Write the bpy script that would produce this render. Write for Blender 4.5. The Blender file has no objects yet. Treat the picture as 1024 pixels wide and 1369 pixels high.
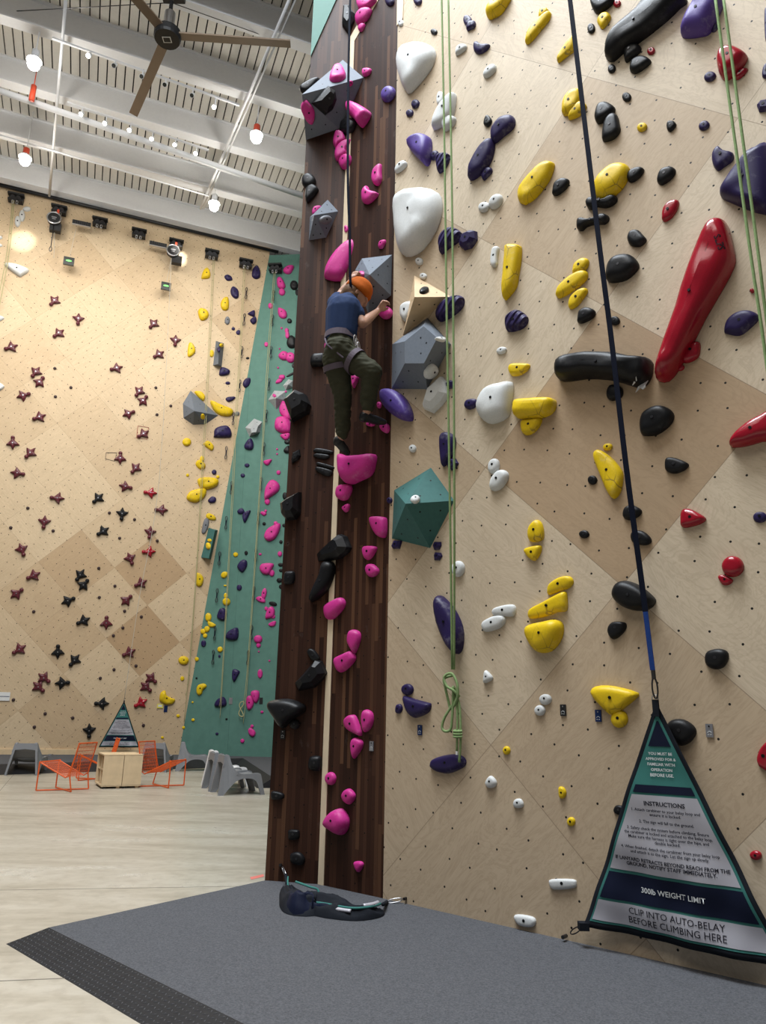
import bpy, bmesh, math, random
from mathutils import Vector as V, Matrix
from mathutils import noise as mnoise
from mathutils.bvhtree import BVHTree
random.seed(11)
SC = bpy.context.scene
COL = SC.collection
PI = math.pi
K = 1.25

# ------------------------------------------------------------------ camera, world, lights, exposure
CAM_H = 1.48
RIGHT, UP, FWD = V((0.999814, 0.018609, 0.005134)), V((-0.01931, 0.963832, 0.265806)), V((0.0, 0.964008, 0.265873))
CAM_AXES=((0.999814, -0.005133, 0.018613),(-0.019308, -0.265826, 0.963828),(0.0, 0.964007, 0.265876))
SURF={
'R':((0.058, 6.346, 0.0),(0.75495, -0.65578, 0.0),(0.0, 0.0, 1.0),(-0.65578, -0.75495, 0.0)),
'TL':((-0.949, 6.904, 0.0),(0.97565, -0.21934, 0.0),(0.0, 0.0, 1.0),(-0.21934, -0.97565, 0.0)),
'TR':((-0.487, 6.8, 0.0),(0.76863, -0.6397, 0.0),(0.0, 0.0, 1.0),(-0.6397, -0.76863, 0.0)),
'L':((-10.72, 22.003, 0.152),(0.94495, 0.32722, 0.0),(0.02852, -0.08236, 0.99619),(0.32597, -0.94135, -0.08716)),
'G':((-6.064, 23.599, 0.329),(0.99502, -0.09967, 0.0),(-0.00424, -0.0423, 0.9991),(-0.09958, -0.99412, -0.04251)),
'face5':((0.336, 5.931, 5.22),(0.99175, 0.1282, 0.0),(-0.08039, 0.62189, 0.77897),(0.09986, -0.77254, 0.62706)),
'face6':((0.474, 5.755, 4.633),(0.68068, 0.73259, -0.0),(-0.43444, 0.40366, 0.80519),(0.58987, -0.54807, 0.59302)),
'face7':((0.404, 5.944, 4.413),(0.41754, 0.90866, 0.0),(0.52348, -0.24055, 0.81738),(0.74271, -0.34129, -0.5761)),
'face8':((0.265, 5.843, 3.208),(0.99385, 0.11071, 0.0),(-0.05174, 0.46444, 0.88409),(0.09788, -0.87866, 0.46732)),
'face9':((-0.615, 6.679, 8.431),(0.99987, 0.01606, 0.0),(-0.00598, 0.37227, 0.9281),(0.0149, -0.92799, 0.37232)),
'face10':((-0.456, 6.625, 8.246),(0.8145, 0.58017, 0.0),(0.27163, -0.38134, 0.88363),(0.51265, -0.71971, -0.4682)),
'face11':((-0.701, 6.611, 7.999),(0.8145, 0.58017, 0.0),(0.27163, -0.38134, 0.88363),(0.51265, -0.71971, -0.4682)),
'face12':((-0.9, 6.643, 7.856),(0.96867, 0.24835, -0.0),(0.22376, -0.87277, 0.43382),(0.10774, -0.42023, -0.901)),
'face13':((-0.673, 6.761, 6.575),(0.72475, 0.68902, 0.0),(0.21044, -0.22135, 0.95222),(0.65609, -0.69012, -0.30542)),
'face14':((-0.283, 6.522, 5.739),(0.247, -0.96902, 0.0),(-0.07204, -0.01836, 0.99723),(-0.96633, -0.24631, -0.07434)),
'face15':((-5.609, 22.292, 13.141),(0.52152, -0.85324, 0.0),(-0.06115, -0.03738, 0.99743),(-0.85104, -0.52018, -0.07167)),
'face16':((-5.531, 22.388, 13.358),(0.10889, 0.99405, 0.0),(0.04076, -0.00446, 0.99916),(0.99322, -0.10879, -0.041)),
'face17':((-5.941, 22.375, 10.763),(0.41259, 0.91092, -0.0),(0.58384, -0.26444, 0.76759),(0.69922, -0.3167, -0.64094)),
'face18':((-3.707, 22.687, 11.697),(0.6833, -0.73014, 0.0),(0.24835, 0.23242, 0.94037),(-0.6866, -0.64256, 0.34014)),
'face19':((-5.539, 22.981, 6.768),(0.72087, -0.69307, 0.0),(0.04815, 0.05008, 0.99758),(-0.6914, -0.71913, 0.06947)),
'face20':((-5.568, 22.99, 6.585),(0.72087, -0.69307, 0.0),(0.04815, 0.05008, 0.99758),(-0.6914, -0.71913, 0.06947)),
}
P={'T0': (-0.949, 6.904, 0.099), 'T1': (-0.487, 6.8, 0.099), 'T2': (0.058, 6.346, 0.099), 'S0': (-6.064, 23.599, 0.329), 'S1': (-4.249, 22.722, 16.587), 'ropeA': [(0.465, 5.496, 8.333), (0.486, 5.478, 6.524), (0.502, 5.514, 4.876), (0.528, 5.607, 3.314), (0.558, 5.797, 1.829)], 'ropeB': [(0.525, 5.444, 8.27), (0.545, 5.427, 6.004), (0.554, 5.469, 4.298), (0.561, 5.578, 2.936), (0.571, 5.785, 1.828)], 'rope2A': [(2.202, 3.905, 6.395), (2.223, 3.92, 4.352), (2.248, 3.947, 3.544), (2.269, 4.012, 2.14)], 'rope2B': [(2.24, 3.872, 6.355), (2.255, 3.892, 4.332), (2.272, 3.927, 3.829), (2.305, 3.981, 2.135)], 'lany': [(1.372, 4.461, 7.067), (1.495, 4.519, 4.767), (1.547, 4.556, 4.015), (1.598, 4.595, 3.11), (1.651, 4.632, 2.43), (1.672, 4.646, 2.14)], 'lanyblue': [(1.672, 4.646, 2.14), (1.708, 4.698, 1.782)], 'lanycar': [(1.71, 4.697, 1.782), (1.722, 4.719, 1.628)], 'tlany': [(-0.444, 5.951, 8.877), (-0.435, 5.976, 7.801), (-0.404, 6.0, 6.544), (-0.364, 6.015, 5.819), (-0.344, 6.03, 5.348), (-0.302, 6.159, 5.097), (-0.283, 6.208, 4.875)], 'coil': (0.561, 5.81, 1.773), 'saucer': (0.605, 5.788, 1.151), 'gate': [(1.723, 4.735, 1.592), (1.313, 5.157, 0.222)], 'gateclip': [(1.313, 5.157, 0.222), (1.237, 5.306, 0.127)], 'gateL': [(-7.381, 22.017, 1.735), (-7.897, 21.957, 0.448)], 'mat': [(-0.949, 6.904, 0.099), (-2.135, 5.376, 0.099), (-0.591, 3.89, 0.099)], 'ramp': [(-2.396, 5.37, 0.0), (-1.138, 4.145, 0.0)], 'lmat': [(-9.373, 17.892, 0.2), (-3.918, 22.49, 0.2), (-2.278, 16.482, 0.2)], 'lramp': [(-9.761, 18.678, 0.0), (-4.126, 23.358, 0.0), (-2.269, 16.391, 0.0)], 'chairs': [(-8.205, 17.922, 0.0), (-5.724, 19.482, 0.0), (-5.265, 19.856, 0.0), (-2.906, 14.355, 0.0), (-2.167, 14.891, 0.0)], 'orange': [(-6.033, 14.571, 0.0), (-4.468, 15.616, 0.0), (-6.167, 16.425, 0.0)], 'crate': [(-5.354, 15.164, 0.0), (-5.04, 15.377, 0.0), (-4.804, 15.642, 0.0), (-6.016, 16.458, 0.0)], 'pipe': [(-10.546, 15.232, 16.817), (-1.869, 19.635, 16.817)], 'pipe2': [(-11.492, 16.972, 17.005), (-5.634, 19.563, 17.005)], 'polesA': [(-2.149, 12.618, 17.067), (-6.058, 20.255, 17.067)], 'polesA2': [(-2.016, 12.615, 17.067), (-5.961, 20.252, 17.067)], 'polesB': [(-7.243, 12.668, 17.067), (-10.716, 19.786, 17.067)], 'trackA': [(-8.161, 14.057, 17.005), (-4.02, 15.983, 17.005)], 'trackAh': [(-7.344, 14.323, 16.817), (-6.818, 14.592, 16.817), (-6.231, 14.894, 16.817), (-5.721, 15.133, 16.817), (-5.114, 15.453, 16.817), (-4.623, 15.818, 16.817)], 'trackB': [(-8.593, 15.994, 17.005), (-5.201, 17.625, 17.005)], 'trackBh': [(-8.23, 16.142, 16.817), (-7.708, 16.445, 16.817), (-7.116, 16.668, 16.817), (-6.603, 16.977, 16.817), (-6.017, 17.179, 16.817), (-5.507, 17.492, 16.817)], 'bays': [(-8.592, 14.217, 16.38), (-3.605, 16.433, 16.38), (-10.311, 17.454, 16.38), (-5.351, 19.245, 16.38)], 'pools': [(-11.59, 20.257, 15.751), (-7.103, 21.764, 16.259)], 'redthing': [(-9.216, 15.429, 16.505)], 'fan': (-5.052, 13.132, 16.13), 'fantips': [(-6.389, 15.169, 16.13), (-2.603, 13.444, 16.13), (-5.603, 12.046, 16.13)], 'rail': [(-12.864, 19.467, 17.369), (-3.87, 22.602, 17.148)], 'belay': [(-11.783, 19.807, 17.026), (-10.585, 20.23, 16.943), (-9.409, 20.648, 16.82), (-8.25, 21.058, 16.727), (-7.114, 21.46, 16.638), (-5.992, 21.858, 16.54), (-4.894, 22.245, 16.461), (-3.928, 22.445, 16.443)], 'reel': [(-10.575, 20.016, 16.417), (-7.119, 21.236, 16.171)], 'timer': [(-9.861, 20.387, 16.52), (-7.615, 21.18, 16.354)], 'screen': [(-10.109, 20.427, 15.155), (-7.287, 21.423, 14.951)], 'hook': [(-10.565, 20.038, 16.217), (-10.581, 20.104, 15.447)], 'cord1': [(-10.59, 20.166, 16.174), (-10.525, 20.282, 15.166)], 'cord2': [(-7.156, 21.248, 15.904), (-7.006, 21.922, 8.465), (-7.256, 21.984, 4.712), (-7.383, 22.014, 1.755)], 'Lrope0': [(-11.811, 19.81, 16.895), (-11.782, 19.989, 15.07), (-11.889, 20.137, 13.07)], 'Lrope0b': [(-11.85, 19.797, 16.884), (-11.84, 19.97, 15.056), (-11.966, 20.112, 13.054)], 'Lrope1': [(-5.951, 21.882, 16.424), (-5.903, 22.286, 12.245), (-5.881, 22.62, 8.715), (-5.857, 22.887, 5.922), (-5.904, 23.244, 2.612), (-5.958, 23.425, 1.166)], 'Lrope1b': [(-5.904, 21.898, 16.436), (-5.857, 22.301, 12.254), (-5.837, 22.635, 8.72), (-5.839, 22.893, 5.924), (-5.883, 23.251, 2.612), (-5.964, 23.352, 1.941)], 'Lrope2': [(-4.962, 22.233, 16.333), (-4.95, 22.526, 13.212), (-4.935, 22.683, 10.148), (-4.909, 22.807, 8.795), (-4.842, 23.127, 2.625), (-4.879, 23.236, 1.626)], 'Lrope2b': [(-4.914, 22.249, 16.344), (-4.903, 22.542, 13.221), (-4.889, 22.698, 10.155), (-4.86, 22.802, 8.794), (-4.819, 23.125, 2.626), (-4.833, 23.246, 1.298)], 'Lrope3': [(-3.957, 22.455, 16.266), (-4.01, 22.624, 12.45), (-4.015, 22.78, 8.804), (-4.083, 23.113, 2.639), (-4.191, 23.233, 1.573)], 'Lrope3b': [(-3.904, 22.45, 16.264), (-3.958, 22.619, 12.449), (-3.981, 22.777, 8.804), (-4.048, 23.11, 2.64), (-4.117, 23.244, 1.136)], 'tags': [((0.328, 6.105, 1.37), 'R'), ((1.277, 5.281, 1.535), 'R'), ((1.471, 5.113, 1.502), 'R'), ((2.007, 4.647, 1.426), 'R'), ((-0.056, 6.435, 1.228), 'TR'), ((-0.858, 6.878, 1.295), 'TL'), ((-4.567, 23.381, 1.812), 'G'), ((-3.622, 23.285, 1.828), 'G'), ((-6.526, 23.322, 1.537), 'L')], 'signs': [(-6.685, 23.251, 1.619), (-10.778, 21.818, 1.792)], 'tape': [(-1.173, 7.514, 0.0), (-1.07, 7.656, 0.0), (-1.048, 7.558, 0.0), (-1.144, 7.419, 0.0)], 'fallen': [(-0.71, 6.483, 0.159), (-0.623, 6.086, 0.159), (-0.525, 5.889, 0.159), (-0.417, 5.897, 0.159), (-0.277, 5.821, 0.159), (-0.141, 5.748, 0.159), (-0.01, 5.8, 0.159), (0.055, 5.89, 0.159)], 'fclipL': [(-0.812, 6.873, 0.23), (-0.756, 6.758, 0.171)], 'fclipR': [(0.086, 6.19, 0.108), (0.234, 6.194, 0.135)], 'strip': [(0.062, 0.079), (0.04, 8.981), (0.453, 9.36), (0.35, 9.437), (-0.04, 9.091)], 'topgreen': [(0.004, 8.902), (0.403, 9.754), (-0.089, 10.49)], 'topstrip': [(-0.007, 8.751), (0.077, 8.793), (0.09, 9.363), (-0.008, 9.442)], 'topbrown': [(0.077, 8.761), (0.251, 8.94), (0.249, 9.235), (0.09, 9.363)], 'clubtext': [(2.969, 4.622), (2.984, 4.523)], 'emblem': [(2.358, 3.752)], 'climber': (-0.419, 6.06, 4.661), 'squares': [[2.833, 9.947], [1.963, 9.067]], 'latR': [1.0191, 3.4388], 'latL': [3.5406, 4.4916]}
BODY={'head': (0.103, 0.071, 0.501), 'neck': (0.045, 0.027, 0.429), 'chest': (0.012, 0.016, 0.34), 'waist': (0.001, 0.025, 0.134), 'pelvis': (0.0, 0.0, 0.0), 'shL': (-0.05, 0.068, 0.424), 'elL': (-0.021, 0.173, 0.571), 'wrL': (0.054, 0.15, 0.673), 'haL': (0.078, 0.143, 0.715), 'shR': (0.076, 0.015, 0.374), 'elR': (0.158, -0.014, 0.218), 'wrR': (0.267, 0.142, 0.418), 'haR': (0.305, 0.136, 0.467), 'hipL': (-0.03, 0.025, -0.062), 'knL': (0.026, 0.095, -0.298), 'anL': (0.026, 0.212, -0.573), 'heL': (-0.009, 0.242, -0.613), 'toL': (0.067, 0.283, -0.682), 'hipR': (0.058, 0.004, -0.048), 'knR': (0.239, -0.043, -0.182), 'anR': (0.211, 0.059, -0.427), 'heR': (0.183, 0.082, -0.484), 'toR': (0.33, 0.141, -0.49)}
VOL=[
('ply', 'R', [(0.256, 6.175, 5.533), (0.578, 5.895, 5.137), (0.155, 6.262, 4.948), (0.242, 5.79, 5.062)], 3, [(0, 1, 3), (1, 2, 3), (2, 0, 3)], 'plyvol', 'bare plywood three-sided volume above the grey pentagon volume', 0.02),
('gray', 'R', [(0.375, 6.072, 5.024), (0.576, 5.897, 4.662), (0.376, 6.07, 4.303), (0.059, 6.346, 4.431), (0.058, 6.346, 4.893), (0.323, 5.785, 4.773), (0.436, 5.688, 4.608), (0.329, 5.78, 4.413), (0.167, 5.921, 4.481), (0.165, 5.923, 4.697)], 5, [(0, 1, 6, 5), (1, 2, 7, 6), (2, 3, 8, 7), (3, 4, 9, 8), (4, 0, 5, 9), (5, 6, 7, 8, 9)], 'grey', 'blue-grey pentagon volume with a flat front beside the tower on the birch wall', 0.02),
('green', 'R', [(0.408, 6.043, 3.554), (0.593, 5.882, 3.212), (0.404, 6.047, 2.84), (0.083, 6.325, 2.983), (0.096, 6.314, 3.426), (0.184, 5.807, 3.156)], 5, [(0, 1, 5), (1, 2, 5), (2, 3, 5), (3, 4, 5), (4, 0, 5)], 'teal', 'large teal faceted volume on the birch wall with a white hold on its ridge', 0.02),
('tgrey', 'TR', [(-0.566, 6.818, 8.776), (-0.312, 6.655, 8.358), (-0.579, 6.821, 7.811), (-0.952, 6.905, 7.727), (-0.789, 6.868, 8.362), (-0.962, 6.471, 7.928)], 5, [(0, 1, 5), (1, 2, 5), (2, 3, 5), (3, 4, 5), (4, 0, 5)], 'grey', 'big grey faceted volume near the top of the tower carrying pink and black holds', 0.16),
('tsmall', 'TL', [(-0.67, 6.841, 6.89), (-0.548, 6.814, 6.725), (-0.666, 6.84, 6.413), (-0.856, 6.883, 6.403), (-0.859, 6.884, 6.697), (-0.787, 6.662, 6.554)], 5, [(0, 1, 5), (1, 2, 5), (2, 3, 5), (3, 4, 5), (4, 0, 5)], 'grey', 'small grey faceted volume on the tower with one grey lens hold', 0.02),
('tright', 'TR', [(-0.269, 6.618, 6.01), (0.041, 6.361, 5.885), (0.038, 6.364, 5.43), (-0.184, 6.548, 5.332), (-0.319, 6.661, 5.752), (-0.335, 6.674, 5.914), (-0.17, 6.146, 5.512)], 6, [(0, 1, 6), (1, 2, 6), (2, 3, 6), (3, 4, 6), (4, 5, 6), (5, 0, 6)], 'grey', 'grey faceted volume on the tower beside the orange-hatted climber', 0.02),
('lplank', 'L', [(-5.759, 22.479, 13.566), (-5.503, 22.571, 13.528), (-5.531, 22.64, 12.686), (-5.801, 22.546, 12.69), (-5.588, 22.224, 13.375), (-5.57, 22.299, 12.627)], 4, [(0, 4, 5, 3), (1, 2, 5, 4), (0, 1, 4), (2, 3, 5)], 'grey', 'slim upright grey volume on the plywood speed wall', 0.02),
('lwedge', 'L', [(-6.434, 22.419, 11.696), (-5.546, 22.792, 10.987), (-5.921, 22.695, 10.626), (-6.295, 22.572, 10.555), (-6.595, 22.452, 10.734), (-6.642, 22.391, 11.215), (-6.12, 21.948, 10.778)], 6, [(0, 1, 6), (1, 2, 6), (2, 3, 6), (3, 4, 6), (4, 5, 6), (5, 0, 6)], 'grey', 'large dark grey wedge volume on the plywood speed wall', 0.02),
('lgreen', 'L', [(-5.631, 23.112, 7.213), (-5.352, 23.213, 7.164), (-5.501, 23.251, 6.195), (-5.8, 23.144, 6.236), (-5.349, 22.825, 7.057), (-5.479, 22.864, 6.157)], 4, [(0, 4, 5, 3), (1, 2, 5, 4), (0, 1, 4), (2, 3, 5)], 'teal', 'teal ridge volume on the speed wall at the seam with the green wall', 0.02),
('gA', 'G', [(-3.462, 22.834, 12.14), (-3.277, 22.805, 12.363), (-3.123, 22.793, 12.303), (-3.112, 22.802, 12.062), (-3.356, 22.83, 11.979), (-3.244, 22.564, 12.052)], 5, [(0, 1, 5), (1, 2, 5), (2, 3, 5), (3, 4, 5), (4, 0, 5)], 'lgrey', 'small pale grey volume on the green wall, behind the tower edge', 0.02),
('gB', 'G', [(-3.939, 22.903, 11.636), (-3.747, 22.87, 11.961), (-3.354, 22.832, 11.931), (-3.371, 22.846, 11.623), (-3.647, 22.888, 11.302), (-3.62, 22.499, 11.517)], 5, [(0, 1, 5), (1, 2, 5), (2, 3, 5), (3, 4, 5), (4, 0, 5)], 'lgrey', 'larger pale grey volume on the green wall beside two pink slabs', 0.02),
('gC', 'G', [(-4.666, 23.017, 10.667), (-4.378, 22.975, 10.979), (-4.098, 22.952, 10.858), (-4.155, 22.973, 10.489), (-4.503, 23.015, 10.341), (-4.432, 22.748, 10.529), (-4.3, 22.728, 10.693), (-4.186, 22.72, 10.604), (-4.238, 22.734, 10.406), (-4.385, 22.75, 10.382)], 5, [(0, 1, 6, 5), (1, 2, 7, 6), (2, 3, 8, 7), (3, 4, 9, 8), (4, 0, 5, 9), (5, 6, 7, 8, 9)], 'lgrey', 'pale grey pentagon volume alone in the middle of the green wall', 0.02),
]
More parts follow.
